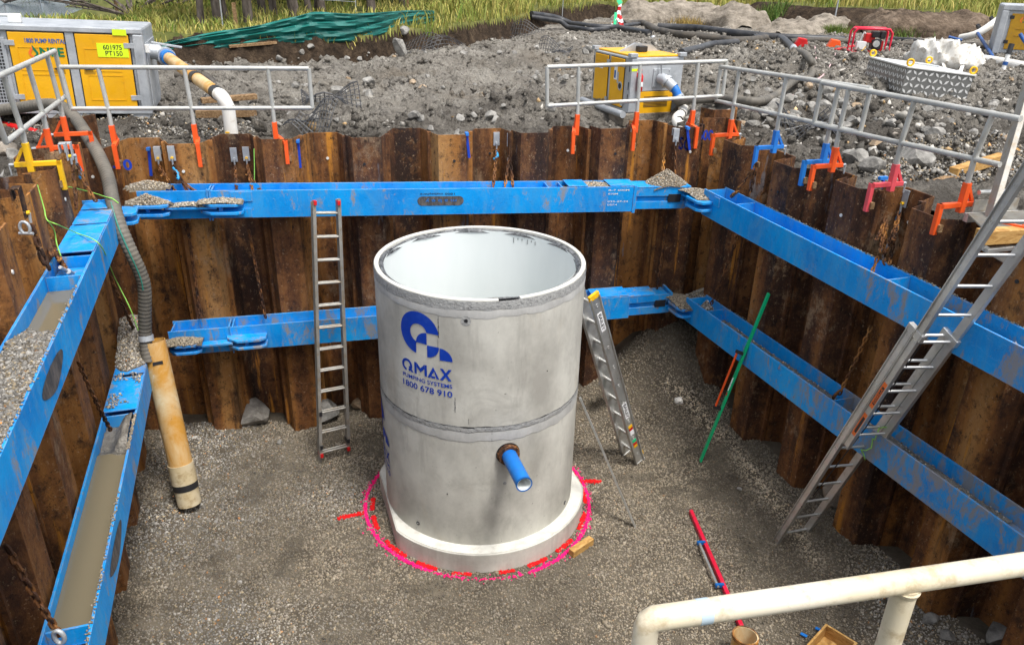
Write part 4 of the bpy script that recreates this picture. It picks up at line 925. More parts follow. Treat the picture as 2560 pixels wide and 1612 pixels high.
t = thing('suction_hose', 'grey ribbed suction hose coming over the corner into the yellow pipe', 'hose', HP[-1])
mb = MB(); hq = ribbed(mb, HP, .065); mb.build('hose_body', 'hose', t, smooth=30)
st = [p + A([.03, -.05, .026]) for p in hq[len(hq) // 2::8]]
k = Mt('teal_stripe', .6); k.col((.03, .23, .17)); MAT['teal'] = k.m
for i in range(1, len(hq) - 60, 4):
    pass
mid = [hq[i] + unit(A([.25, -1, .35])) * .0675 for i in range(int(len(hq) * .50), int(len(hq) * .86), 6)]
mb = MB(); mb.tube(mid, .008, 6); mb.build('teal_stripe', 'teal', t)
mb = MB(); mb.tube([atd(364, 838, 8.11), atd(366, 852, 8.12)], .076, 16); mb.build('hose_clamp', 'galv', t, smooth=40)
def rope(label, P, r=.005, mat='rope', name='rope'):
    mb = MB(); mb.tube(spline(P, 6), r, 6); return tag(mb.build(name, mat, smooth=60), label, 'rope')
rope('lime green cord tying the suction hose back to the left wall', [L(172, 467, .3), atd(225, 480, 7.8), atd(266, 493, 7.56), atd(281, 497, 7.54), atd(296, 508, 7.56)])
rope('lime green cord running over the upper left beam', [L(93, 462, .32), L(110, 520, .3), L(118, 550, .28), L(145, 562, .2), atz(190, 582, 3.46), atz(250, 612, 3.44), atd(285, 690, 7.7), atd(325, 770, 7.85), atd(345, 825, 8.0)])
rope('lime green cord hanging from the left wall beside the chain', [L(118, 550, .28), L(135, 575, .28), L(142, 610, .28), L(152, 640, .2)])
rope('lime green cord hanging on the back wall left of the ladder', [B(635, 372, .30), B(636, 420, .29), B(636, 450, .29)])

# ------------------------------------------------------------------ hanger clips, straps and chains
def pile_t(kind, p):
    if kind == 'B': s = ((p - SB0) @ DB) / PW; sg0 = 1
    elif kind == 'L': s = ((p - (CL + DWL * 1.02)) @ -DWL) / PW; sg0 = 1
    else: s = ((p - (CR + DWL * .75)) @ -DWL) / PW; sg0 = -1
    i = math.floor(s); f = (s - i); sg = sg0 if i % 2 == 0 else -sg0
    return .5 - PD * sg * min(1, min(f, 1 - f) * PW / .085)
WF = {'B': (B, DB, NB), 'L': (L, -DWL, -NR), 'R': (R, -DWL, NR)}
ORD = ['first', 'second', 'third', 'fourth', 'fifth', 'sixth', 'seventh', 'eighth', 'ninth', 'tenth']
def clip(kind, px, py, label, mat='galv', w=.075, ln_=.15):
    fn, d, out = WF[kind]; p = fn(px, py, .4); tt = pile_t(kind, p); p = fn(px, py, tt); zt = p[2]
    t = thing('hanger_clip', label, 'clip', p, 'hanger clips hooked over the piles')
    up = A([0, 0, 1.]); mb = MB(); c = lambda o, z: p + out * o + up * z
    mb.box(c(-.012, -ln_ / 2 + .01), (w, .012, ln_), (d, out, up)); mb.box(c(.012, .016), (w, .06, .012), (d, out, up)); mb.box(c(.040, -.03), (w, .012, .08), (d, out, up)); mb.build('bent_plate', mat, t, bevel=.003)
    mb = MB(); mb.tube([c(-.018, -ln_ + .045), c(-.04, -ln_ + .045)], .016, 8); mb.build('bolt', 'yelclamp' if random.random() < .5 else 'galv', t)
    mb = MB(); mb.tube([c(-.035, -ln_ + .045), c(-.03, -ln_ - .01), c(-.03, -ln_ - .03)], .010, 8); mb.build('shackle', 'galv', t)
    return c(-.03, -ln_ - .03)
def hook(p, q, label, mat='cyan'):
    mb = MB(); d = unit(q - p); x, y, z = frame(d); P = [p, p + d * .04 + x * .012, p + d * .08 + x * .018, p + d * .12, p + d * .14 - x * .02, p + d * .12 - x * .03]
    mb.tube(P, [.012, .016, .018, .016, .013, .008], 8); return tag(mb.build('chain_hook', mat, smooth=60), label, 'hook')
bk = [(392, 372, (440, 482)), (427, 370, (470, 482)), (583, 374, (592, 480)), (614, 372, (632, 480)), (1241, 335, (1233, 470)), (1275, 337, (1262, 470)), (1664, 328, (1655, 452)), (1691, 326, (1688, 450))]
for i, (px, py, q) in enumerate(bk):
    b_ = clip('B', px, py, f'galvanised hanger clip, {ORD[i]} from the left on the back wall')
    e_ = B(*q, .16); chain(f'rusty chain under the {ORD[i]} hanger clip from the left on the back wall', b_, e_, .0, group='chains hanging from the clips', side=A([0, 0, 0]))
    if i in (1, 4): hook(b_ + A([0, -.02, -.02]), e_, 'sky blue chain hook under the ' + ORD[i] + ' clip from the left on the back wall')
    if i in (0, 3, 6): hook(b_ + A([0, -.02, -.05]), e_, 'orange rusted chain hook under the ' + ORD[i] + ' clip from the left on the back wall', 'rust_dark')
    if i in (1, 3, 5): chain(f'slack rusty chain tail beside the {ORD[i]} hanger clip from the left', b_ + A([.01, -.01, -.08]), e_ + DB * .10, .03, group='slack chain tails')
chain('rusty chain from the left of the upper back beam down to the lower beam', B(468, 560, .25), B(502, 795, .2), .0, group='chains between the back beams')
chain('rusty chain left of the white ladder between the back beams', B(622, 575, .25), B(664, 795, .2), .0, group='chains between the back beams')
chain('rusty chain right of the chamber between the back beams', B(1668, 540, .25), B(1643, 722, .2), .0, group='chains between the back beams')
b_ = R(1893, 408, .28); chain('rusty chain from the blue clamp down to the far end of the upper right beam', b_, R(1828, 492, .14), .02); chain('slack rusty chain tail hanging by the far end of the upper right beam', b_, R(1873, 490, .32), .0)
hook(R(1848, 478, .14), R(1825, 494, .12), 'rusty chain hook at the far end of the upper right beam', 'rust_dark')
chain('rusty chain between the far ends of the right beams', R(1845, 590, .2), R(1778, 760, .15), .03)
for i, (px, py) in enumerate(((2240, 477), (2268, 481))):
    b_ = clip('R', px, py, ('grey hanger clip beside the blue strap on the right wall', 'galvanised hanger clip with blue hook on the right wall')[i])
    for j in range(3): chain(f'rusty chain, {ORD[j]} strand under the ' + ('left' if i == 0 else 'right') + ' clip of the right wall', b_ + A([0, 0, -.03 * j]), R(2190 + 10 * j + 24 * i, 600 + 30 * ((i + j) % 3), .27) , .05, group='tangled chains on the right wall')
    if i == 1: hook(b_, b_ - A([0, 0, 1]), 'sky blue chain hook on the right wall')
chain('rusty chain end lying over the upper right beam', R(2195, 640, .27), R(2180, 680, .16), .02)
chain('long rusty chain between the right beams, left of the ladder', R(2178, 815, .24), R(2098, 985, .16), .03)
hook(R(2100, 975, .14), R(2080, 998, .12), 'rusty chain hook on the lower right beam', 'rust_dark')
for i, (px, py) in enumerate(((45, 475), (75, 472))):
    b_ = clip('L', px, py, ('rusted brown hanger clip on the left wall', 'galvanised hanger clip on the left wall, near the yellow clamp')[i], 'rust' if i == 0 else 'galv', .09, .22)
    for j in range(2 if i == 0 else 3):
        e_ = (L(108, 655, .25), L(122, 670, .2), L(165, 675, .15), L(150, 650, .18), L(130, 640, .2))[i * 2 + j]
        chain(f'thick rusty chain, {ORD[j]} strand under the ' + ('rusted' if i == 0 else 'galvanised') + ' clip of the left wall', b_, e_, .06, sc=1.35, group='chains on the left wall')
mb = MB(); c_ = L(62, 570, .22); mb.tube([c_ + A([.035 * math.sin(a), 0, .045 * math.cos(a)]) for a in np.linspace(-2.5, 2.5, 12)], .011, 8); mb.tube([c_ + A([-.05, 0, -.04]), c_ + A([.05, 0, -.04])], .011, 8); tag(mb.build('bow_shackle', 'galv', smooth=50), 'grey bow shackle hanging on the left wall chain', 'shackle')
mb = MB(); mb.tube([L(150, 668, .16), L(176, 682, .13)], .014, 8); mb.tube([L(170, 678, .13), L(180, 685, .13)], .022, 8); tag(mb.build('shackle_pin', 'galv'), 'shackle pin at the stiffener of the upper left beam', 'shackle')
for i, (px, py) in enumerate(((160, 363), (173, 362))):
    b_ = clip('L', px, py, ('weathered hanger clip behind the orange clamp at the left corner', 'bright hanger clip behind the orange clamp at the left corner')[i], 'galv', .08, .15)
    chain(('dark chain under the weathered clip at the left corner', 'blue hooked chain under the bright clip at the left corner')[i], b_, (L(190, 520, .28), L(240, 503, .12))[i], .05, sc=1.2)
    if i: hook(b_, b_ + A([.1, 0, -1]), 'sky blue chain hook at the left corner')
chain('long rusty chain between the left beams beside the hose', L(276, 690, .12), L(342, 838, .1), .04)
chain('rusty chain down to the mud in the lower left beam', L(196, 905, .1), L(277, 1075, .10), .04, sc=1.15)
chain('rusty chain at the near end of the lower left beam', L(15, 1362, .12), L(150, 1585, .06), .05, sc=1.35)
mb = MB(); c_ = L(150, 1588, .05); mb.tube([c_ + A([.03 * math.sin(a), -.01, .05 * math.cos(a)]) for a in np.linspace(0, 6.28, 14)[:-1]], .014, 8, closed=True); tag(mb.build('shackle', 'galv', smooth=50), 'pale shackle on the near end of the lower left beam', 'shackle')
def strap(kind, px, py, py2, label):
    fn, d, out = WF[kind]; p = fn(px, py, .4); tt = pile_t(kind, p) - .02; p = fn(px, py, tt); q = fn(px + 6, py2, tt)
    t = thing('webbing_strap', label, 'strap', q, 'blue webbing straps on the piles'); mb = MB(); mb.bar(p, q, .03, .012, out); mb.build('webbing', 'strap', t)
    mb = MB(); mb.box(p + A([0, 0, .01]), (.036, .09, .03), (d, out, A([0, 0, 1.]))); mb.build('buckle', 'blueclamp', t)
strap('B', 372, 374, 440, 'blue webbing strap left of the first clip on the back wall')
strap('B', 745, 355, 420, 'blue webbing strap on the back wall above the white ladder')
strap('B', 1167, 337, 395, 'blue webbing strap on the back wall above the chamber')
strap('B', 1718, 322, 375, 'blue webbing strap by the blue graffiti at the back right corner')
strap('R', 2207, 448, 510, 'blue webbing strap beside the pink clamp on the right wall')
# blue sprayed lettering on the piles
def spray(s, p0, p1, fn, t, h, label):
    a, b = fn(*p0, t), fn(*p1, t); ex = unit(b - a); V, F = fit_text(s, 0, np.linalg.norm(b - a), -h / 2, h / 2, .03)
    mb = MB(); ez = A([0, 0, 1.]); n = unit(np.cross(ex, ez)); mb.add([a + ex * p[0] + ez * p[1] for p in V], F); tag(mb.build('sprayed_lettering', 'strap'), label, 'graffiti')
spray('600', (1745, 338), (1783, 338), B, .305, .13, 'blue sprayed number 600 on the back right corner pile')
spray('SC', (1698, 358), (1726, 362), B, .300, .16, 'blue sprayed letters below the number on the corner pile')
spray('0 - 0', (246, 415), (330, 412), B, .300, .12, 'blue sprayed marks behind the hose on the back left pile')

# ------------------------------------------------------------------ guard rails
UP = A([0, 0, 1.])
def clamp_foot(t, p, zt, d, out, mat, legs=1, dx=0.0, lean=0.0):
    """p: post foot (x,y); sleeve, hook arm over the pile, inner leg, brace, bolt"""
    P = lambda o, z, s=0: A([p[0], p[1], zt + z]) + out * o + d * s
    mb = MB(); mb.box(P(0, .07), (.052, .052, .25), (d, out, UP)); mb.build('clamp_sleeve', mat, t, bevel=.004)
    mb = MB(); mb.bar(P(.12, .012), P(-.245, .012, dx), .042, .042); mb.build('clamp_arm', mat, t, bevel=.004)
    mb = MB(); mb.bar(P(-.225, .033, dx), P(-.225, -.23, dx), .042, .042, out); mb.build('clamp_leg', mat, t, bevel=.004)
    mb = MB(); mb.bar(P(.03, .15), P(.10, .03), .026, .024); mb.build('clamp_brace', mat, t)
    mb = MB(); mb.tube([P(.12, .012), P(.16, .012)], .014, 8); mb.tube([P(.16, .012), P(.16, -.08)], .007, 6); mb.build('clamp_bolt', 'galv', t)
    mb = MB(); mb.box(P(-.20, -.17, dx + .02), (.045, .04, .06), (d, out, UP)); mb.build('clamp_pad', 'oldwood', t)
def rail_panel(label, kind, t_, T, M_, posts, ends=(1, 1), r=.024):
    fn, d, out = WF[kind]; a, b = fn(*T[0], t_), fn(*T[1], t_); c, e = fn(*M_[0], t_), fn(*M_[1], t_)
    t = thing('guard_rail', label, 'guard rail', (a + b) / 2 - UP * .8, 'galvanised guard rails round the pit')
    mb = MB(); mb.tube([a, b], r, 12); mb.build('top_rail', 'rail', t, smooth=40)
    mb = MB(); mb.tube([c, e], r * .95, 12); mb.build('mid_rail', 'rail', t, smooth=40)
    for k_, (p, q) in enumerate(((a, c), (b, e))):
        if ends[k_]: mb = MB(); mb.tube([p, q], r * .95, 12); mb.build('end_bar', 'rail', t, smooth=40)
    for px, py, zt, mat, dx in posts:
        p = fn(px, py, t_); o_ = out * .03
        f = (p - a) @ unit(b - a) / np.linalg.norm(b - a); m_ = c + (e - c) * f
        foot = A([p[0], p[1], zt]) ; mb = MB(); mb.tube([p, m_, A([m_[0], m_[1], zt + .15])], r * .95, 12); mb.build('post', 'rail', t, smooth=40)
        clamp_foot(t, m_[:2], zt, d, out, mat, dx=dx)
    return t
rail_panel('guard rail on the back wall in front of the big yellow pump', 'B', .50, ((150, 168), (772, 172)), ((178, 272), (781, 270)), [(245, 168, 3.80, 'orange', .05), (460, 170, 3.80, 'orange', .05), (670, 171, 3.81, 'orange', .12)])
rail_panel('guard rail on the back wall in front of the small yellow pump', 'B', .50, ((1368, 168), (1817, 153)), ((1368, 265), (1806, 240)), [(1447, 167, 3.85, 'orange', -.10), (1601, 162, 3.87, 'orange', -.10), (1746, 156, 3.88, 'orange', -.02)])
rail_panel('guard rail on the right wall, far panel behind the blue clamps', 'R', .50, ((1802, 167), (2177, 222)), ((1790, 252), (2150, 332)), [(1848, 174, 3.83, 'orange', 0), (1966, 193, 3.87, 'blueclamp', 0), (2098, 212, 3.90, 'blueclamp', 0)])
rail_panel('guard rail on the right wall, near panel by the big ladder', 'R', .47, ((2055, 207), (2552, 298)), ((2035, 310), (2500, 412)), [(2122, 222, 3.90, 'orange', 0), (2286, 252, 3.92, 'pinkred', 0), (2482, 287, 3.95, 'orange', 0)], (1, 0))
rail_panel('guard rail on the left wall with a yellow clamp', 'L', .50, ((-40, 208), (137, 128)), ((15, 356), (166, 240)), [(8, 190, 4.0, 'yelclamp', 0), (69, 160, 3.96, 'orange', 0), (117, 138, 3.93, 'orange', 0)])
# blue steel plates with stickers on rails are small; near cream handrail
t = thing('cream_handrail', 'chipped cream painted tubular handrail in the near right corner', 'handrail', atz(1610, 1560, 3.9))
ZR = 4.58; c0 = atz(1618, 1548, ZR); c1_ = atz(2560, 1409, ZR); dR_ = unit(c1_ - c0); c1_ = c0 + dR_ * 1.6
el = [c0 + dR_ * (.045 + .05 * k) for k in range(0)]
bend = [c0 - UP * .55, c0 - UP * .12, c0 - UP * .020, c0 + dR_ * .004 - UP * .006, c0 + dR_ * .014, c0 + dR_ * .06, c1_]
mb = MB(); mb.tube(bend, .0242, 24); mb.build('top_rail', 'cream', t, smooth=50)
pp_ = atz(2270, 1452, ZR); pp_ = c0 + dR_ * ((pp_ - c0) @ dR_)
mb = MB(); mb.tube([pp_ - UP * .7, pp_ - UP * .012], .0242, 24); mb.build('post', 'cream', t, smooth=50)
mb = MB(); mb.tube([pp_ - UP * .03 - dR_ * .0, pp_ - UP * .018], [.0250, .0285], 24); mb.build('weld_bead', 'cream', t, smooth=50)
k = Mt('pale_blue_tape', .5); k.col((.45, .55, .62)); MAT['tape'] = k.m
mb = MB(); mb.pipe(c0 + dR_ * .10, c0 + dR_ * .125, .0247, .0004, 24); mb.build('tape', 'tape', t, smooth=50)

# ------------------------------------------------------------------ tools and loose things on the floor
def F0(px, py, z=None):
    p = atz(px, py, .02)
    for _ in range(3): p = atz(px, py, float(zfloor(p[0:1], p[1:2])[0]))
    return p
a, b = F0(1726, 1283), F0(1852, 1572); d_ = unit(b - a); a = a + UP * .03; b = a + d_ * np.linalg.norm(b - a)
t = thing('red_staff', 'long red box-section screed lying on the gravel', 'screed', (a + b) / 2)
mb = MB(); mb.bar(a, b, .042, .055); mb.build('blade', 'crimson', t, bevel=.004)
n_ = A([d_[1], -d_[0], 0]) * -1; s0 = .52
side_ = -A([d_[1], -d_[0], 0]); side_ = side_ if side_[0] < 0 else -side_
mb = MB(); mb.tube([a + d_ * s0 + side_ * .065 + UP * .02, a + d_ * (s0 + .62) + side_ * .065 + UP * .02], .014, 12); mb.build('handle_tube', 'alu', t, smooth=40)
for s in (s0, s0 + .6): mb = MB(); mb.box(a + d_ * s + side_ * .045 + UP * .02, (.09, .03, .035), (side_, d_, UP)); mb.build('handle_bracket', 'pblue', t)
def proj(p):
    v = np.asarray(p) - CAM; z = v @ FW; return W / 2 + FPX * (v @ XA) / z, H / 2 - FPX * (v @ UA) / z
a, b = F0(1751, 1152), R(1858, 890, -.03); b = next(a + (b - a) * q for q in np.arange(1, 2.5, .01) if proj(a + (b - a) * q)[1] < 735)
t = thing('green_screed', 'bright green screed with orange handle leaning on the lower right beam', 'screed', a); d_ = unit(b - a)
mb = MB(); mb.bar(a, b, .05, .024, CAM - a); mb.build('blade', 'green', t, bevel=.003)
sd2 = unit(np.cross(d_, CAM - a)); sd2 = sd2 if sd2 @ XA < 0 else -sd2; fc = unit(np.cross(d_, sd2)); fc = fc if fc @ (CAM - a) > 0 else -fc
L_ = np.linalg.norm(b - a); s0, s1 = L_ * .335, L_ * .665
mb = MB(); mb.tube([a + d_ * s0 + sd2 * .075, a + d_ * s1 + sd2 * .075], .0135, 12); mb.build('handle_tube', 'orange', t, smooth=40)
for s in (s0, s1): mb = MB(); mb.box(a + d_ * s + sd2 * .05, (.10, .03, .034), (sd2, d_, fc)); mb.build('handle_bracket', 'black', t)
for s, m_, w in ((L_ * .51, 'pwhite', .08), (L_ * .47, 'pwhite', .09), (L_ * .43, 'red', .045)): mb = MB(); mb.box(a + d_ * s + fc * .0135, (.036, .002, w), (sd2, fc, d_)); mb.build('sticker', m_, t)
a, b = F0(1588, 1317), A([.735, 7.02, 1.56])
t = thing('aluminium_bar', 'thin aluminium straightedge leaning on the chamber', 'straightedge', a); d_ = unit(b - a)
mb = MB(); mb.bar(a, b, .046, .02, CAM - a); mb.build('blade', 'alu', t, bevel=.002)
for s in (.1, .26, .8, 1.2):
    mb = MB(); mb.tube([a + d_ * (s + .03) + unit(CAM - a) * .004, a + d_ * (s + .03) + unit(CAM - a) * .0095], .005, 8); mb.build('hole', 'black', t)
a, b = F0(1432, 1388), F0(1468, 1364); d_ = unit(b - a); mb = MB(); mb.bar(a - d_ * .03 + UP * .045, b + d_ * .06 + UP * .045, .075, .085); tag(mb.build('timber_block', 'wood', bevel=.004), 'short pale timber offcut lying by the pink circle', 'timber block')
a = F0(1864, 1080) + UP * .035; b = F0(1882, 1096) + UP * .035; d_ = unit(b - a)
t = thing('spray_can', 'white spray can with red cap lying by the right wall', 'spray can', a); mb = MB(); mb.tube([a - d_ * .03, a + d_ * .09], .033, 14); mb.build('can', 'white', t, smooth=40); mb = MB(); mb.tube([a + d_ * .092, a + d_ * .15], [.033, .024], 14); mb.build('cap', 'red', t, smooth=40)
c_ = atz(1863, 1592, .30); t = thing('pipe_stub', 'open rusty orange pipe end standing at the bottom of the view', 'pipe', (c_[0], c_[1], 0)); mb = MB(); mb.pipe((c_[0], c_[1], -.02), (c_[0] + .01, c_[1] + .02, .30), .112, .012, 32); mb.build('barrel', 'oldpvc', t, smooth=40)
mb = MB(); mb.pipe((c_[0] + .008, c_[1] + .018, .27), (c_[0] + .01, c_[1] + .02, .303), .118, .014, 32); mb.build('collar', 'rust', t, smooth=40)
c_ = F0(2072, 1640); t = thing('timber_box', 'small pale timber formwork box at the bottom of the view', 'timber box', c_); ax_ = unit(A([.72, .69, 0])); ay_ = A([-ax_[1], ax_[0], 0])
for i, (o1, o2, s1, s2) in enumerate(((0, .14, .36, .02), (0, -.14, .36, .02), (.17, 0, .02, .259), (-.17, 0, .02, .259))): mb = MB(); mb.box(c_ + ax_ * o1 + ay_ * o2 + UP * .08, (s1, s2, .16), (ax_, ay_, UP)); mb.build('board', 'wood', t, bevel=.002)
mb = MB(); mb.box(c_ + UP * .02, (.318, .257, .02), (ax_, ay_, UP)); mb.build('base_board', 'wood', t)
for px, py in ((2008, 1592), (2045, 1578)):
    c_ = F0(px, py) + UP * .03; mb = MB(); mb.box(c_, (.06, .03, .012), (unit(A([.8, -.6, 0])), unit(A([.6, .8, 0])), UP)); mb.tube([c_ + UP * .005, c_ + UP * .012], .006, 8); tag(mb.build('blue_bracket', 'bluepipe', bevel=.002), 'small blue steel bracket lying by the timber box, ' + ('the lower' if px < 2020 else 'the upper') + ' of two', 'bracket')
fr_ = [((1696, 1003), .15, 'angular grey stone lying alone on the gravel right of the chamber'), ((1895, 1060), .30, 'grey clay lump against the right wall behind the spray can'), ((2090, 1250), .42, 'grey clay lump in the pile recess left of the ladder foot'), ((2150, 1260), .3, 'dark grey clay lump in the pile recess behind the ladder'),
       ((2322, 1548), .20, 'dark grey stone right of the cream post'), ((2368, 1592), .18, 'pale grey stone at the foot of the right wall'), ((2240, 1500), .26, 'brown clay lump in the near pile recess'), ((2500, 1600), .35, 'dark clay lump at the bottom right corner'),
       ((630, 1050), .62, 'big grey clay lump in the back wall recess left of the ladder'), ((820, 1040), .60, 'grey clay lump behind the white ladder'), ((905, 1020), .30, 'grey clay lump at the back wall beside the chamber'), ((1520, 960), .32, 'grey clay lump at the back wall right of the chamber'),
       ((700, 1108), .13, 'small grey stone at the foot of the back wall'), ((540, 1305), .06, 'small dark stone on the gravel below the yellow pipe'), ((598, 1392), .075, 'pale flat stone on the gravel at lower left'), ((600, 1455), .06, 'small brown stone on the gravel at lower left'), ((1750, 850), .40, 'clay lump in the back right corner'), ((1848, 1222), .08, 'small brown stone on the gravel in front of the right wall')]
for (p, s, lb) in fr_:
    q = F0(*p)
    if 'lump' in lb: q = q + UP * .02
    rock(q + UP * s * .12, s, lb, name='stone' if 'stone' in lb else 'clay_lump')

# ------------------------------------------------------------------ access platform at the ladder head
t = thing('access_platform', 'aluminium access platform with timber kerb at the head of the ladder', 'platform', atz(2500, 620, 3.8))
a = atz(2448, 592, 3.93); b = a + unit(atz(2600, 583, 3.93) - a) * .85; pd = unit(b - a); pn = A([-pd[1], pd[0], 0])
mb = MB(); mb.bar(a, b, .10, .105); mb.build('timber_kerb', 'wood', t, bevel=.004)
mb = MB(); mb.box(a + pd * .43 + pn * .0 + UP * .0, (.04, .112, .116), (pd, pn, UP)); mb.build('orange_strap', 'orange', t)
mb = MB(); mb.bar(a + pd * .40 - pn * .05 + UP * .06, a + pd * .28 + pn * .12 + UP * .06, .03, .012); mb.build('orange_strap_tail', 'orange', t)
for o_, z in ((.12, -.03), (.52, -.03)): mb = MB(); mb.bar(a + pn * o_ + pd * (.08 + o_ * .5) + UP * z, b + pn * o_ + UP * z, .05, .07); mb.build('deck_beam', 'alu', t, bevel=.003)
for i in range(13): mb = MB(); mb.bar(a + pn * (.16 + .027 * i) + pd * (.16 + .013 * i) + UP * .012, b + pn * (.16 + .027 * i) + UP * .012, .012, .012); mb.build('deck_bar', 'alu_dirty', t)
mb = MB(); mb.bar(a + pn * .56 + pd * .42 + UP * .05, b + pn * .56 + UP * .05, .012, .10); mb.build('toe_board', 'alu_dirty', t)
mb = MB(); mb.tube([a + pn * .60 + pd * .48 + UP * .15, b + pn * .60 + UP * .15], .02, 10); mb.build('rail', 'alu', t, smooth=40)
mb = MB(); mb.bar(a - pn * .03 + pd * .06 - UP * .10, b - pn * .05 + pd * .1 - UP * .06, .045, .03); mb.build('lower_beam', 'alu', t, bevel=.003)
mb = MB(); mb.bar(a + pd * .05 - UP * .08, a + pd * .45 - pn * .02 - UP * .28, .04, .045); mb.build('brace', 'alu', t, bevel=.003)
u0, u1 = atz(2470, 560, 3.9), atd(2528, 360, 6.2); u1 = u0 + unit(u1 - u0) * 1.5
mb = MB(); mb.bar(u0, u1, .11, .045, CAM - u0); mb.build('upright', 'alu_dirty', t, bevel=.005)
q_ = u0 + (u1 - u0) * .62; mb = MB(); mb.bar(q_, q_ + pd * .5, .03, .10, pn); mb.build('cross_rail', 'alu_dirty', t, bevel=.003)
# ------------------------------------------------------------------ ground outside the pit
k = Mt('brown_soil', .95, 0, .15)
k.col(k.ramp(k.noise(2.2, detail=9, rough=.75), [(.32, (.03, .022, .016)), (.5, (.12, .088, .062)), (.7, (.26, .20, .15))])); k.bump(k.noise(6, detail=8), 1, .1); MAT['topsoil2'] = k.m
BX = A([-60, -12.5, -7.6, -5.8, -3.7, -2.3, .05, 3.2, 9, 11.6, 15, 20, 70.]); BY = A([10, 15.4, 17.0, 17.9, 19.0, 22.0, 26.5, 33, 33, 28.2, 27.4, 28.5, 40])
def ztbase(x, y):
    s = y - np.interp(x, BX, BY)
    z = np.full(np.shape(x), 3.36) + .36 * sm(2.2, 4.2, x + .15 * (y - 8)) * (1 - .35 * sm(14, 22, y)) + .10 * sm(11, 16, y)
    rt = sm(5, 10, x)
    z = z + (.58 * (1 - rt) + .70 * rt) * sm(0, .55 + 1.8 * rt, s) + .012 * np.clip(s, 0, 25)
    z = z + .33 * np.exp(-(((x - .15) / .75) ** 2 + ((y - 12.9) / 1.3) ** 2)) + .42 * np.exp(-(((x - 4.7) / 1.1) ** 2 + ((y - 15.2) / 1.7) ** 2))
    z = z + .22 * np.exp(-(((x + 1.6) / 2.2) ** 2 + ((y - 12.0) / .9) ** 2)) - .15 * np.exp(-(((x - 2.0) / .9) ** 2 + ((y - 12.4) / .8) ** 2))
    z = z + .30 * np.exp(-(((x + .6) / 1.6) ** 2 + ((y - 19.8) / 1.2) ** 2))
    wl_ = -10.2 - (y - 23) * .5 - x                     # beyond the shore on the far left the ground drops to the lake
    z = z - 2.2 * sm(0, 3.5, wl_) * sm(20.5, 24, y)
    front = sm(3.0, 1.0, y); z = z * (1 - front) + 3.8 * front
    return z
def zt(x, y):
    s = y - np.interp(x, BX, BY); mudk = (1 - sm(.2, 1.2, s))
    r1 = fbm(x * 1.3, y * 1.3, 31, 4) - .5; r2 = fbm(x * 4.2, y * 4.2, 37, 4) - .5; r3 = 1 - 2 * np.abs(fbm(x * 9, y * 9, 41, 3) - .5)
    z = ztbase(x, y) + mudk * (.46 * r1 + .30 * r2 + .17 * (r3 - .7) + .12 * (fbm(x * 13, y * 13, 47, 2) - .5)) * (1 - .55 * sm(17, 23, y)) * (1 - .8 * np.exp(-(((x - 2.3) / 1.0) ** 2 + ((y - 11.9) / 1.1) ** 2))) * (1 - .6 * np.exp(-(((x - 7.6) / 1.3) ** 2 + ((y - 15.6) / 1.3) ** 2))) + (1 - mudk) * .15 * r1
    return z
def G(px, py):
    d = ray(px, py); ts = np.arange(3.5, 75, .12); P = CAM + d * ts[:, None]
    hit = (ztbase(P[:, 0], P[:, 1]) > P[:, 2]) & ~inpoly(P[:, 0], P[:, 1], PIT)
    if hit.any():
        i = int(np.argmax(hit)); lo, hi = ts[i] - .12, ts[i]
        for _ in range(10):
            md = (lo + hi) / 2; p = CAM + d * md
            if ztbase(p[0:1], p[1:2])[0] > p[2]: hi = md
            else: lo = md
        return CAM + d * hi
    return CAM + d * 60
def pile_line():
    P = []
    for kind, st, d, out, n in (('B', SB0, DB, NB, nB), ('R', CR + DWL * .75, -DWL, NR, 19), ('L', CL + DWL * 1.02, -DWL, -NR, 19)):
        base = {'B': PB, 'R': PR, 'L': PL}[kind]; row = []
        for i in range(int(n * 8)):
            p = st + d * (PW * (i + .5) / 8); tt = pile_t(kind, p); row.append((p + out * (tt - .5 + .075))[:2])
        P.append(row)
    pit = Pit = A([q for q in P[0] if (q[0] > P[2][0][0] + .0) and True])
    return P[0] + P[1] + P[2][::-1]
PITG = pile_line()
PITW = [(CB + NB * .38 - DB * .0 + (QBL - CB) - DWL * 0 - NR * .38)[:2], (QBR + NB * .38 + NR * .38)[:2], (QFR + NR * .38)[:2], (QFL - NR * .38)[:2]]
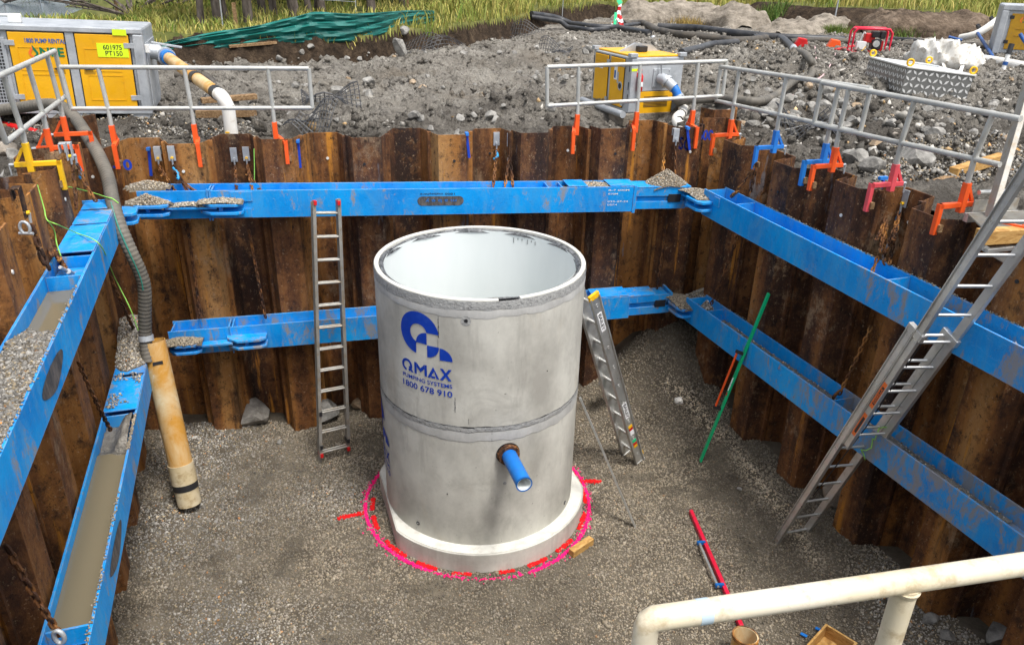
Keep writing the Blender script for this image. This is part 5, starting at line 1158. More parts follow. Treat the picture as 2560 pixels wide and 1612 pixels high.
def ground():
    X, Y, F = grid(-12.5, 16, -3, 34, .065); Z = zt(X, Y)
    k = ~(inpoly(X[F].mean(1), Y[F].mean(1), PITG) | inpoly(X[F].mean(1), Y[F].mean(1), PIT)); F = F[k]
    s = Y - np.interp(X, BX, BY); rt = sm(4, 9, X)
    fs = s[F].mean(1); me_mat = np.where(fs > .42 + 1.9 * rt[F].mean(1), 2, np.where((fs > -.12) , 1, 0))
    # right-hand heaps stay soil coloured
    used, inv = np.unique(F, return_inverse=True)
    o = bigmesh('ground', np.stack([X, Y, Z], -1)[used], inv.reshape(F.shape), 'mud', kind='structure', smooth=True, corners=4)
    o.data.materials.append(MAT['topsoil']); o.data.materials.append(MAT['field']); o.data.polygons.foreach_set('material_index', me_mat.astype(np.int32)); o['label'] = 'muddy churned ground round the pit with a cut earth bank'
    # coarse sheet to the horizon, left open where the fine sheet lies
    X, Y, F = grid(-400, 400, -60, 500, 4.0); X = X + .5; inn = (X[F].min(1) > -12.4) & (X[F].max(1) < 15.9) & (Y[F].min(1) > -2.9) & (Y[F].max(1) < 33.9); F = F[~inn]
    Z = ztbase(X, Y) - .30; Z = np.where(Y > 60, np.minimum(Z, 4.2), Z); Z = Z - 3 * sm(50, 120, np.hypot(X, Y)) * 0
    far = bigmesh('field', np.stack([X, Y, Z], -1), F, 'field', kind='structure', smooth=True, corners=4); far['label'] = 'grassy land reaching to the horizon'
    mb = MB(); mb.add([(-420, 18, 2.85), (-8, 18, 2.85), (-30, 80, 2.85), (-60, 480, 2.85), (-420, 480, 2.85)], [(0, 1, 2, 3, 4)]); tag(mb.build('lake', 'lake'), 'pale lake water beyond the trees at upper left', None, None, 'structure')
ground()
# gravel apron and mud clods
def apron(label, px0, px1, py0, py1, n, size, dark=1.0, tint=.1):
    cs = [G(px, py) for px, py in ((px0, py0), (px1, py0), (px1, py1), (px0, py1))]; poly = [c[:2] for c in cs]
    xs = [c[0] for c in cs]; ys = [c[1] for c in cs]; x = RNG.uniform(min(xs), max(xs), n); y = RNG.uniform(min(ys), max(ys), n)
    k = inpoly(x, y, poly) & ~inpoly(x, y, PIT) & ~inpoly(x, y, PITG); k &= fbm(x * 1.2, y * 1.2, 51) > .36; x, y = x[k], y[k]; z = zt(x, y); s = RNG.lognormal(math.log(size), .3, len(x))
    tag(scatter('gravel', np.stack([x, y, z + s * .1], -1), s, gravel_cols(len(x), np.full(len(x), tint), dark), 'pebble'), label, 'gravel')
apron('grey gravel apron under the big yellow pump', -60, 640, 282, 372, 26000, .032, .72)
apron('grey gravel behind the near end of the right wall', 2180, 2640, 372, 470, 16000, .034, .7)
def clods():
    n = 60000; x = RNG.uniform(-8.5, 13, n); y = RNG.uniform(8.2, 27, n); s_ = y - np.interp(x, BX, BY)
    k = (~inpoly(x, y, PIT)) & (~inpoly(x, y, PITW)) & (s_ < .1) & (fbm(x * .9, y * .9, 61) + .20 * sm(-1, 5, x) > .36) & (RNG.random(n) < .22 + .78 * np.maximum(1 - sm(10.8, 13.2, y), sm(2.5, 4.5, x))); x, y = x[k], y[k]; n = len(x)
    s = np.clip(RNG.lognormal(math.log(.075), .55, n), .03, .32); P = np.stack([x, y, zt(x, y) + s * .05], -1)
    rk = RNG.random(n) < (.05 + .30 * sm(1, 4, x)); s[rk] *= .75
    tag(scatter('mud_clods', P[~rk], s[~rk], np.ones(((~rk).sum(), 3)), 'mud', flat=.7), 'dark churned mud clods over the ground behind the pit', 'clods')
    m_ = rk.sum(); g = np.clip(RNG.lognormal(-1.35, .45, m_), .08, .6); c = np.stack([g * 1.03, g * .97, g * .86], -1); tn = RNG.random(m_) < .10; c[tn] *= A([1.4, 1.02, .6])
    tag(scatter('small_stones', P[rk], s[rk], c, 'clod', flat=.65), 'small grey stones strewn over the churned ground', 'stones')
clods()
# countable rocks
big = [((1932, 292), .34, 'pale cracked boulder in the rubble behind the far right rail'), ((1900, 262), .22, 'brown rounded rock behind the far right rail'), ((1968, 325), .36, 'tall pale grey boulder in front of the rubble, behind the blue clamps'), ((1910, 298), .32, 'flat dark grey rock lying behind the far orange clamp'), ((2000, 275), .22, 'brown round rock among pale rubble behind the rail'), ((1880, 330), .24, 'grey rock beside the far orange clamp of the right wall'),
       ((2138, 402), .42, 'large round grey boulder behind the orange clamp of the right wall'), ((2178, 420), .34, 'striped tan boulder leaning on the grey boulder'), ((2195, 372), .30, 'flat grey rock behind the pair of boulders'), ((2290, 405), .52, 'big flat tan rock behind the pink clamp'), ((2050, 380), .30, 'pale rock behind the two blue clamps'), ((2070, 348), .24, 'grey rock half buried behind the overlapping rails'),
       ((2445, 228), .34, 'smooth grey boulder right of the chequer plate box'), ((2500, 300), .34, 'pale grey boulder behind the near guard rail'), ((2500, 335), .30, 'flat pale rock right of the near guard rail'), ((2370, 310), .26, 'dark rock in the mud behind the near guard rail'), ((2318, 340), .24, 'flat grey rock in the mud behind the near guard rail'), ((10, 395), .42, 'tan boulder at the left edge behind the left wall'), ((40, 410), .26, 'dark grey rock behind the yellow clamp'), ((25, 440), .26, 'blue grey rock below the tan boulder at the left edge'),
       ((915, 240), .2, 'pale rock in the middle of the mud behind the back wall'), ((925, 222), .32, 'slanting dark slab in the mud behind the back wall'), ((845, 228), .4, 'big brown mud boulder behind the guard rail end'), ((900, 272), .2, 'pale rock below the slanting slab'), ((1375, 280), .26, 'pale round boulder left of the small pump'), ((1010, 100), .42, 'pale upright boulder on the torn mat at the bank'), ((1340, 195), .3, 'long flat stone in the rubble left of the small pump'), ((1400, 115), .3, 'flat pale slab at the bank below the hoses')]
for p, s, lb in big:
    q = G(*p); q[2] = zt(q[0:1], q[1:2])[0]; rock(q + UP * s * .18, s, lb)
def rubble(label, group, x0, x1, y0, y1, n, s0, s1):
    for _ in range(n):
        px, py = random.uniform(x0, x1), random.uniform(y0, y1); q = G(px, py)
        if inpoly(q[0], q[1], PIT) or inpoly(q[0], q[1], PITW): continue
        q[2] = zt(q[0:1], q[1:2])[0]; s = random.uniform(s0, s1) * (.7 + .6 * random.random()); rock(q + UP * s * .12, s, label, group)
rubble('broken grey rock in the rubble behind the far right rail', 'rubble behind the far right rail', 1840, 2120, 225, 352, 75, .12, .26)
rubble('broken rock in the muddy rubble behind the near right rail', 'rubble behind the near right rail', 2120, 2560, 255, 395, 60, .10, .24)
rubble('broken rock in the rubble slope left of the small yellow pump', 'rubble left of the small pump', 1285, 1480, 110, 235, 55, .10, .26)
rubble('muddy rock in the ground between the pumps', 'rocks in the mud between the pumps', 690, 1290, 130, 325, 60, .08, .24)
rubble('muddy rock in the ground beyond the chequer plate box', 'rocks in the far right mud', 2300, 2560, 180, 260, 18, .10, .22)

# ------------------------------------------------------------------ grass
def grass(label, poly, n, h0, h1, w, seed, dry=.4, wt=None):
    rg = np.random.default_rng(seed); P_ = A(poly); x = rg.uniform(P_[:, 0].min(), P_[:, 0].max(), n); y = rg.uniform(P_[:, 1].min(), P_[:, 1].max(), n)
    k = inpoly(x, y, poly); s = y - np.interp(x, BX, BY); k &= s > .30 + 2.0 * sm(4, 9, x); k &= (fbm(x * .8, y * .8, seed) > .30)
    x, y = x[k], y[k]; n = len(x); z = np.where((x > -12.3) & (x < 15.8) & (y < 33.8), zt(x, y), ztbase(x, y) - .3)
    clump = fbm(x * .55, y * .55, seed + 3); clump2 = fbm(x * 1.9, y * 1.9, seed + 5)
    h = (h0 + (h1 - h0) * rg.random(n)) * (.55 + .9 * clump) * (.40 + .60 * sm(-4.2, -.8, x)); a = rg.uniform(0, 2 * math.pi, n); ln = rg.uniform(.15, .75, n) * h
    dx, dy = np.cos(a), np.sin(a); b = rg.uniform(0, 2 * math.pi, n); wx, wy = np.cos(b) * w * .5, np.sin(b) * w * .5
    base = np.stack([x, y, z - .02], -1); mid = base + np.stack([dx * ln * .35, dy * ln * .35, h * .62], -1); tip = base + np.stack([dx * ln, dy * ln, h * .92], -1)
    W3 = np.stack([wx, wy, np.zeros(n)], -1)
    V = np.stack([base - W3, base + W3, mid - W3 * .8, mid + W3 * .8, tip], 1).reshape(-1, 3)
    T = (A([[0, 1, 3], [0, 3, 2], [2, 3, 4]])[None] + (np.arange(n) * 5)[:, None, None]).reshape(-1, 3)
    d = np.clip(dry + 1.5 * (clump2 - .5) + .5 * (rg.random(n) - .5), 0, 1)[:, None]
    c = (1 - d) * A([.125, .20, .025]) + d * A([.46, .37, .11]); c *= (.65 + .7 * rg.random((n, 1)))
    C5 = np.repeat(c, 5, 0)
    return tag(bigmesh('grass', V, T.astype(int), 'grass', C5, 'stuff'), label, 'grass')
grass('tall yellow green grass on the bank and field behind the site', [(-13, 15), (-1, 20.5), (4, 30), (12, 30), (16, 29), (40, 38), (55, 75), (-6, 75), (-12.5, 27)], 150000, .35, .75, .035, 5, .50)
grass('rough grass fringe along the top of the cut bank', [(-12.5, 15), (-7.6, 16.6), (-3.4, 18.6), (.3, 26.0), (3, 30), (3, 33), (-1.5, 24.6), (-4.4, 20.0), (-8, 18.3), (-12.5, 16.5)], 26000, .18, .42, .022, 9, .55)
grass('dark green reedy grass on the shore at upper left', [(-22, 17.5), (-9, 20.5), (-9.5, 26), (-16, 26), (-24, 22)], 16000, .3, .7, .03, 15, .30)
def tuft(label, px, py, n, h, dry=.2):
    q = G(px, py); rg = np.random.default_rng(int(px)); x = q[0] + rg.normal(0, h * .9, n); y = q[1] + rg.normal(0, h * .5, n); z = zt(x, y); a = rg.uniform(0, 6.28, n); hh = h * rg.uniform(.5, 1.1, n); b = rg.uniform(0, 6.28, n)
    base = np.stack([x, y, z], -1); tip = base + np.stack([np.cos(a) * hh * .5, np.sin(a) * hh * .5, hh], -1); W3 = np.stack([np.cos(b), np.sin(b), 0 * b], -1) * .014
    V = np.stack([base - W3, base + W3, tip], 1).reshape(-1, 3); T = np.arange(3 * n).reshape(-1, 3); d = np.clip(dry + .4 * (rg.random(n) - .5), 0, 1)[:, None]
    tag(bigmesh('weed_tuft', V, T, 'grass', np.repeat((1 - d) * A([.08, .17, .03]) + d * A([.36, .24, .07]), 3, 0)), label, 'weed')
tuft('green weed tuft behind the red generator, left side', 2070, 88, 900, .34); tuft('green weed tuft right of the red generator', 2260, 95, 800, .34); tuft('small bright weed on the far soil heap', 2330, 82, 300, .30); tuft('dry orange tuft at the foot of the geotextile bund', 1722, 65, 260, .34, .95); tuft('dark grass clump right of the geotextile bund', 1900, 58, 900, .5, .12)

# ------------------------------------------------------------------ trees, pickets and fence beyond the bank
def leaves(name, parent, pts, n, spread, size, cols):
    C_ = A(pts)[RNG.integers(0, len(pts), n)]; P = C_ + RNG.normal(0, spread, (n, 3)); M3 = rotmats(n); q = A([[-.5, 0, 0], [.5, 0, 0], [0, 1.5, 0]]) * size
    V = (np.einsum('nij,kj->nki', M3, q) + P[:, None]).reshape(-1, 3); c = A(cols)[RNG.integers(0, len(cols), n)] * (.6 + .8 * RNG.random((n, 1)))
    return bigmesh(name, V, np.arange(3 * n).reshape(-1, 3), 'leaf', np.repeat(c, 3, 0), parent=parent)
def tree(label, px, py, r, hgt, lean, crown=True, seed=0):
    rg = random.Random(seed); p = G(px, py); p[2] = zt(p[0:1], p[1:2])[0] - .1; t = thing('tree', label, 'tree', p, 'trees beyond the silt fence')
    pts = [p + A([lean[0] * h + rg.uniform(-.06, .06), lean[1] * h, h]) for h in np.linspace(0, hgt, 7)]
    mb = MB(); mb.tube(pts, [r * (1.25 - .1 * i) for i in range(7)], 9)
    ends = []
    for k in range(6):
        b = pts[3 + k % 4]; a = rg.uniform(0, 6.28); ln_ = rg.uniform(1.0, 2.0); q1 = b + A([math.cos(a) * ln_ * .5, math.sin(a) * ln_ * .5, ln_ * .35]); q2 = b + A([math.cos(a) * ln_, math.sin(a) * ln_, ln_ * .9]); mb.tube([b, q1, q2], [r * .45, r * .3, r * .12], 6); ends += [q1, q2, (q1 + q2) / 2]
    mb.build('trunk', 'bark', t, smooth=60)
    leaves('crown', t, ends + [pts[-1]], 1500, .55, .10, [(.05, .085, .02), (.08, .115, .03), (.035, .06, .015)])
trs = [(497, 55, .12, (.09, 0)), (548, 52, .15, (-.14, 0)), (562, 50, .10, (-.10, 0)), (625, 58, .17, (-.05, 0)), (660, 32, .16, (-.04, 0)), (683, 36, .15, (-.03, 0)), (735, 42, .21, (-.11, 0)), (775, 32, .14, (-.06, .02)), (792, 30, .10, (.01, 0)), (805, 32, .19, (-.04, 0)), (838, 8, .14, (-.03, 0)), (930, 30, .2, (-.05, 0)), (1005, 20, .14, (.04, 0)), (1140, 8, .12, (-.04, 0))]
pos_w = ['leftmost slender leaning', 'stout leaning', 'thin leaning', 'stout', 'dark straight', 'grey straight', 'stout grey leaning', 'forked', 'thin pale', 'broad', 'distant', 'dark', 'slim', 'rightmost slim']
for i, (px, py, r, ln_) in enumerate(trs): tree(f'{pos_w[i]} grey barked tree trunk, {["first","second","third","fourth","fifth","sixth","seventh","eighth","ninth","tenth","eleventh","twelfth","thirteenth","fourteenth"][i]} from the left', px, py, r * .62, 4.2, ln_, seed=i)
def bush(label, px, py, seed, spread=2.2, leafy=True, hh=1.6):
    rg = random.Random(seed); p = G(px, py); p[2] = max(zt(p[0:1], p[1:2])[0] - .1, 2.9); t = thing('bare_bush', label, 'bush', p, 'twiggy bushes at the shore'); mb = MB(); ends = []
    for k in range(16):
        a = rg.uniform(-.3, math.pi + .3) if k % 2 else rg.uniform(0, 6.28); ln_ = rg.uniform(.8, 1.6) * spread; e_ = rg.uniform(.12, .7)
        q1 = p + A([math.cos(a) * ln_ * .4, math.sin(a) * ln_ * .3, hh * e_ * .55]); q2 = p + A([math.cos(a) * ln_, math.sin(a) * ln_ * .6, hh * e_]); mb.tube([p, q1, q2], [.05, .03, .012], 5)
        for j in range(4):
            b = q1 + (q2 - q1) * rg.random(); q3 = b + A([rg.uniform(-.7, .7), rg.uniform(-.4, .4), rg.uniform(-.1, .6)]); mb.tube([b, q3], [.016, .006], 4); ends.append(q3)
        ends.append(q2)
    mb.build('branches', 'bark', t)
    leaves('leaves', t, ends, 1100 if leafy else 350, .16, .055, [(.10, .115, .06), (.15, .16, .09), (.06, .075, .035)])
bush('twiggy grey bush over the lake at the far left', 20, 42, 1, 2.0); bush('twiggy bush above the pump roof', 190, 36, 2, 2.4, False); bush('twiggy bush between the lake and the tree trunks', 330, 34, 3, 2.2, False); bush('leafy grey bush behind the pump lamp', 110, 30, 6, 1.6)
for i, px in enumerate((430, 590, 700, 840, 960, 1080)):
    p = G(px, 6 + 3 * (i % 2)); p[2] += .5; t = thing('scrub', f'dark leafy scrub behind the trunks, {ORD[i]} from the left', 'scrub', p, 'scrub behind the trunks'); mb = MB(); mb.tube([p - UP * .7, p + UP * .3], .05, 5); mb.build('stem', 'bark', t); leaves('leaves', t, [p, p + A([.9, 0, .2]), p + A([-.9, 0, .3]), p + A([.2, 0, .8])], 1300, .55, .11, [(.03, .055, .014), (.05, .08, .02), (.02, .035, .01)])
def picket(label, px, py, ptop, w=.035, mat='galv'):
    p = G(px, py); p[2] = zt(p[0:1], p[1:2])[0]; h_ = max(.8, (py - ptop) / FPX * np.linalg.norm(p - CAM) * 1.05); mb = MB(); mb.bar(p - UP * .1, p + UP * h_ + A([.02, 0, 0]), w, w * .45); mb.bar(p - UP * .1 + A([0, -w * .4, 0]), p + UP * h_ + A([.02, -w * .4, 0]), w * .4, w * .6); tag(mb.build('fence_picket', mat), label, 'fence post', 'steel pickets'); return p + UP * h_
pk = [picket('dark steel picket behind the left pump', 110, 45, -20), picket('grey steel picket left of the silt fence', 558, 72, -30), picket('grey steel picket behind the silt fence', 890, 36, -20), picket('grey steel picket in the tall grass', 1405, 50, -20), picket('brown steel picket at the geotextile bund', 1741, 26, -20, .03, 'rust'), picket('pale steel picket in front of the far soil heap', 2085, 55, -20, .06)]
for k, dz in enumerate((.1, .45)):
    P = [p - UP * dz for p in pk[:3]]; mb = MB(); mb.tube(spline(P, 6), .008, 4); tag(mb.build('fence_wire', 'galv'), ('upper' if k == 0 else 'lower') + ' wire strung between the steel pickets', 'wire')
for px, py in ((297, 52), (1020, 24), (592, 78)):
    p = G(px, py); mb = MB(); mb.bar(p, p + UP * .62, .07, .07); tag(mb.build('timber_stake', 'oldwood'), {297: 'short timber stake behind the left pump', 1020: 'timber stake at the right end of the silt fence', 592: 'short timber stake in front of the silt fence'}[px], 'stake')
# green silt fence
def cloth(label, top, bot, nx=90, ny=14, amp=.05, name='silt_fence'):
    Pt = [G(*b) for b in bot]; T_, B_ = [], []
    for (tx, ty), q in zip(top, Pt):
        n = A([q[0], q[1], 0]); n = unit(n); T_.append(atplane(tx, ty, q, n)); B_.append(q - UP * .03)
    sp = lambda P: resample(np.array(spline(P, 12)), 1e9)
    T2_ = np.array(spline(T_, 14)); B2_ = np.array(spline(B_, 14)); V = []; nx = len(T2_)
    for i in range(nx):
        for j in range(ny + 1):
            f = j / ny; p = T2_[i] * (1 - f) + B2_[i] * f
            w_ = amp * (math.sin(f * 19 + i * .13 + 2 * math.sin(i * .07)) * math.sin(math.pi * f) + .6 * math.sin(f * 41 + i * .31)) ; V.append(p + A([0.15, -1, 0.1]) * w_)
    F = [(i * (ny + 1) + j, (i + 1) * (ny + 1) + j, (i + 1) * (ny + 1) + j + 1, i * (ny + 1) + j + 1) for i in range(nx - 1) for j in range(ny)]
    mb = MB(); mb.add(V, F); o = mb.build(name, 'silt', smooth=50); k_ = o.modifiers.new('thick', 'SOLIDIFY'); k_.thickness = .012; return tag(o, label, 'silt fence')
cloth('dark green silt fence sagging along the top of the bank', [(375, 116), (520, 84), (640, 65), (740, 42), (790, 31), (880, 35), (960, 31), (1020, 27), (1085, 27)], [(378, 132), (520, 124), (640, 112), (740, 108), (790, 106), (880, 100), (960, 82), (1020, 66), (1085, 55)])
cloth('scrap of green fabric in the far grass', [(1575, 9), (1640, 12), (1700, 15)], [(1580, 24), (1640, 30), (1698, 26)], amp=.03)

# ------------------------------------------------------------------ geotextile bund and torn mats
def ridge(label, pts, w, h, mat, name='bund', seed=1, cat='bund'):
    P = np.array(spline([G(*p) for p in pts], 40)); n = len(P); V = []; m_ = 31
    for i in range(n):
        d = unit(P[min(i + 1, n - 1)] - P[max(i - 1, 0)]); nn = A([-d[1], d[0], 0]); ed = min(1, i / 20, (n - 1 - i) / 20)
        for j in range(m_):
            a = math.pi * j / (m_ - 1); q = P[i] + nn * (math.cos(a) * w) + UP * (math.sin(a) ** .8 * h * (.25 + .75 * ed) - .12)
            k_ = fbm(A([q[0] * 1.4]), A([q[1] * 1.4 + q[2]]), seed, 5)[0] - .5; k2 = fbm(A([q[0] * 5.5]), A([q[1] * 3 + q[2] * 5]), seed + 3, 4)[0] - .5; V.append(q + UP * (k_ * .5 + k2 * .22) * math.sin(a) + nn * k2 * .2)
    F = [(i * m_ + j, (i + 1) * m_ + j, (i + 1) * m_ + j + 1, i * m_ + j + 1) for i in range(n - 1) for j in range(m_ - 1)]
    mb = MB(); mb.add(V, F); return tag(mb.build(name, mat, smooth=80), label, cat)
ridge('long sand coloured geotextile covered bund at the back of the site', [(1556, 58), (1640, 56), (1740, 60), (1830, 66), (1888, 74)], 1.0, .85, 'geo')
ridge('pale sandy soil heap left of the red generator', [(1915, 92), (1990, 86), (2060, 78), (2120, 76)], .9, .55, 'geo', 'soil_heap', 4, 'soil heap')
ridge('brown soil heap behind the generator and the white bag', [(2150, 76), (2250, 80), (2360, 84), (2470, 80)], 1.5, .75, 'topsoil2', 'soil_heap', 6, 'soil heap')
def net(label, px, py, w, l, seed, tilt=.4):
    """scrap of black plastic grid mat, draped"""
    rg = random.Random(seed); q = G(px, py); q[2] = zt(q[0:1], q[1:2])[0] + .06; a = rg.uniform(-.5, .5); ex = A([math.cos(a), math.sin(a), 0]); ey = A([-math.sin(a), math.cos(a), tilt]); mb = MB(); nx, ny = 14, 9
    f = lambda u, v: q + ex * (u - .5) * w + ey * (v - .5) * l + UP * (.16 * math.sin(u * 5 + seed) * math.cos(v * 3.5) + .05)
    for i in range(nx): mb.tube([f(i / (nx - 1), v) for v in np.linspace(0, 1, 7)], .007, 4)
    for j in range(ny): mb.tube([f(u, j / (ny - 1)) for u in np.linspace(0, 1, 9)], .007, 4)
    o = mb.build('grid_mat', 'rubber'); o['kind'] = 'stuff'; return tag(o, label, 'mesh mat')
net('torn black grid mat draped over rocks at the bank', 1030, 140, 1.3, .8, 1, .8); net('black grid mat scrap right of the upright boulder', 1110, 130, 1.5, .7, 2, .5); net('black grid mat rolled at the bank below the hoses', 1310, 95, 1.1, .8, 3, .7); net('black grid mat in the rubble left of the small pump', 1385, 140, .8, .6, 4, .5); net('crumpled black grid mat among the rocks behind the right rail', 2015, 335, .75, .5, 5, .4); net('grid mat scrap lying by the guard rail end', 830, 275, .9, .5, 6, .2); net('grid mat scrap at the foot of the back wall', 780, 325, .6, .6, 7, .5); net('chequered grid scrap under the white pipe', 500, 270, .5, .4, 8, .3)
def ripped(label, px, py, r, seed):
    q = G(px, py); q[2] = zt(q[0:1], q[1:2])[0]; o = rock(q + UP * r * .5, r * 2, label, name='mud_boulder'); o.scale = (o.scale[0] * .7, o.scale[1] * .6, o.scale[2] * 1.3)
ripped('muddy stump of torn matting below the upright boulder', 1000, 150, .34, 1)
# ------------------------------------------------------------------ pumps and plant
class Face:
    def __init__(s, o, ex, ey): s.o = np.asarray(o, float); s.ex = unit(ex); s.ey = unit(ey); s.n = unit(np.cross(s.ex, s.ey))
    def xy(s, px, py): d = atplane(px, py, s.o, s.n) - s.o; return d @ s.ex, d @ s.ey
    def plate(s, name, x0, x1, y0, y1, d0, d1, mat, par, bev=.004): mb = MB(); plate(mb, s.o, s.ex, s.ey, x0, x1, y0, y1, d0, d1); return mb.build(name, mat, par, bevel=bev)
    def text(s, body, x0, x1, y0, y1, mat, par, d=.02, bold=.01, name='lettering'): V, F = fit_text(body, x0, x1, y0, y1, bold); return decal(name, V, F, s.o, s.ex, s.ey, mat, par, d)
def drop(f, cx, cy, h, par, d):
    """teardrop emblem: outline with a hollow centre"""
    pol = []; inn = []
    for i in range(24):
        a = 2 * math.pi * i / 24; r = h * .36; x = r * math.sin(a); y = -r * math.cos(a)
        if y > 0: x *= (1 - y / r) ** .0 if abs(y) < .01 else max(.02, 1 - (y / r) ** 1.2); y *= 1.75
        pol.append((cx + x, cy + y)); inn.append((cx + x * .52, cy - h * .04 + y * .52))
    n = 24; V = pol + inn
    for nm, rng, m_ in (('emblem', range(0, 14), 'pgreen'), ('emblem', range(14, 24), 'porange')):
        decal(nm, V, [(i, (i + 1) % n, n + (i + 1) % n, n + i) for i in rng], f.o, f.ex, f.ey, m_, par, d)
def tubes(name, pts, r, mat, par, n=14): mb = MB(); mb.tube(pts, r, n); return mb.build(name, mat, par, smooth=45)
# big pump on the left
ex = unit(A([.955, .30, -.035])); pr = G(386, 314); gz_ = pr[2]; ey = unit(UP + A([.955, .30, 0]) * .035); ez = unit(np.cross(ex, ey))     # ez points to the camera side
LP, DP = 3.5, 1.25; o = pr + ey * .17 - ex * LP; f = Face(o, ex, ey); HB = f.xy(352, 72)[1]
t = thing('diesel_pump', 'big galvanised diesel pump set with yellow doors behind the left guard rail', 'pump', (o[0] + 1.7, o[1], gz_))
mb = MB(); mb.prism([(0, 0), (LP, 0), (LP, HB), (0, HB)], o, ex, ey, -ez, .02, DP); mb.build('canopy', 'galv', t, bevel=.03)
x1 = f.xy(33, 160)[0], f.xy(172, 165)[0]; x2 = f.xy(200, 170)[0], f.xy(332, 175)[0]; yb, yt = .09, HB - .095
f.plate('frame_rail', -.0, LP, HB - .078, HB - .005, -.018, .03, 'galv', t, .012); f.plate('frame_rail', 0, LP, 0, .075, -.018, .03, 'galv', t, .01); f.plate('frame_post', x1[1] + .015, x2[0] - .015, .078, HB - .08, -.018, .012, 'galv', t)
f.plate('corner_post', x2[1] + .05, LP, .078, HB - .08, -.018, .026, 'galv', t, .02); f.plate('corner_groove', LP - .13, LP - .10, .08, HB - .15, .0265, .032, 'galv', t)
for k_, (a, b) in enumerate((x1, x2)):
    f.plate('door_gap', a - .014, b + .014, yb - .014, yt + .014, -.018, .004, 'black', t)
    dr = f.plate('door', a, b, yb, yt, .004, .022, 'yellow', t, .008); w_ = b - a; h_ = yt - yb
    for (p, q, r_, s_) in ((.14, .80, .80, .81), (.14, .80, .50, .512), (.14, .80, .44, .452), (.14, .80, .10, .112), (.13, .142, .10, .45), (.13, .142, .51, .80), (.79, .80, .51, .8), (.79, .80, .1, .45)): f.plate('pressed_rib', a + w_ * p, a + w_ * q, yb + h_ * r_, yb + h_ * s_, .0225, .027, 'yellow', dr, 0)
    hx = b - .10 if k_ == 0 else a + .14
    f.plate('handle_recess', hx - .09, hx + .05, yb + h_ * .46, yb + h_ * .54, .0225, .025, 'ochre', dr, 0); f.plate('handle', hx - .07, hx + .03, yb + h_ * .52, yb + h_ * .54, .0255, .04, 'black', dr, 0)
    for hy in (.14, .86):
        q = a - .06 if k_ == 0 else b - .07; f.plate('hinge', q, q + .13, yb + h_ * hy - .035, yb + h_ * hy + .035, .0225, .034, 'galv', dr, .003)
f.text('1800 PUMP RENTAL', x1[0] + .20, x1[0] + .70, yt - .135, yt - .075, 'pblue', t, .0275, .02); f.text('NPE', x1[0] + .36, x1[0] + .66, yt - .31, yt - .19, 'pgreen', t, .0275, .03); drop(f, x1[0] + .28, yt - .265, .17, t, .0275)
f.plate('number_label', x2[0] + .26, x2[0] + .66, yt - .30, yt - .115, .0225, .0275, 'lime', t, 0); f.text('601975', x2[0] + .34, x2[0] + .58, yt - .20, yt - .135, 'black', t, .029, .01); f.text('PT150', x2[0] + .36, x2[0] + .58, yt - .28, yt - .215, 'black', t, .029, .01)
f.plate('reflector', LP - .38, LP - .20, HB - .10, HB - .02, .0305, .034, 'lime', t, 0); f.plate('grille_panel', .06, x1[0] - .05, .09, HB - .17, -.018, .008, 'galv', t)
for r_ in range(22):
    for c_ in range(12):
        y_ = .15 + r_ * .045; x_ = x1[0] - .10 - c_ * .035 + (HB * 0)
        if x_ > x1[0] - .45 and not (8 <= r_ <= 9): f.plate('grille_hole', x_ - .026, x_, y_, y_ + .032, .0082, .0092, 'black', t, 0)
for a_ in (-1.9, -1.05, .0):
    pass
for x0 in (LP - 1.45, LP - 2.6): 
    mb = MB(); mb.prism([(x0, 0), (x0 + .62, 0), (x0 + .50, -.13), (x0 + .12, -.13)], o, ex, ey, ez, -.4, .02); ft = mb.build('fork_pocket', 'galv', t, bevel=.006); f.plate('pocket_opening', x0 + .17, x0 + .43, -.11, -.03, .0205, .022, 'black', ft, 0)
mb = MB(); mb.prism([(LP - .28, 0), (LP - .02, 0), (LP - .06, -.10), (LP - .24, -.10)], o, ex, ey, ez, -.3, .01); mb.build('foot', 'galv', t, bevel=.006); f.plate('foot_pad', LP - .25, LP - .05, -.17, -.105, -.28, .03, 'ochre', t)
pz = o + ey * HB; mb = MB(); mb.box(pz + ex * (LP - 1.62) - ez * .25 + ey * .06, (.16, .12, .11), (ex, ey, ez)); mb.build('work_lamp', 'white', t, bevel=.02); mb = MB(); mb.tube([pz + ex * (LP - 1.82) - ez * .25 - ey * .01, pz + ex * (LP - 1.82) - ez * .25 + ey * .10, pz + ex * (LP - 1.70) - ez * .25 + ey * .10], .018, 8); mb.build('lamp_bracket', 'white', t)
sf = Face(o + ex * LP, -ez, ey); 
for y0, y1 in ((.1, HB - .2),): sf.plate('end_panel', .12, DP - .12, y0, y1, .003, .02, 'galv', t)
mb = MB(); mb.box(o + ex * (LP + .03) - ez * .12 + ey * (HB - .28), (.06, .12, .07), (ex, ey, ez)); mb.build('end_lamp', 'white', t, bevel=.01)
for k_, (x0, dz) in enumerate(((LP - 1.0, .0), (LP - 2.3, .02))):
    c_ = o + ex * x0 - ez * .1; c_[2] = gz_ + .05; mb = MB(); mb.box(c_, (.95, .2, .09), (ex, unit(A([-ex[1], ex[0], 0])), UP)); tag(mb.build('timber_bearer', 'oldwood', bevel=.005), ('right' if k_ == 0 else 'left') + ' timber bearer under the big yellow pump', 'timber')
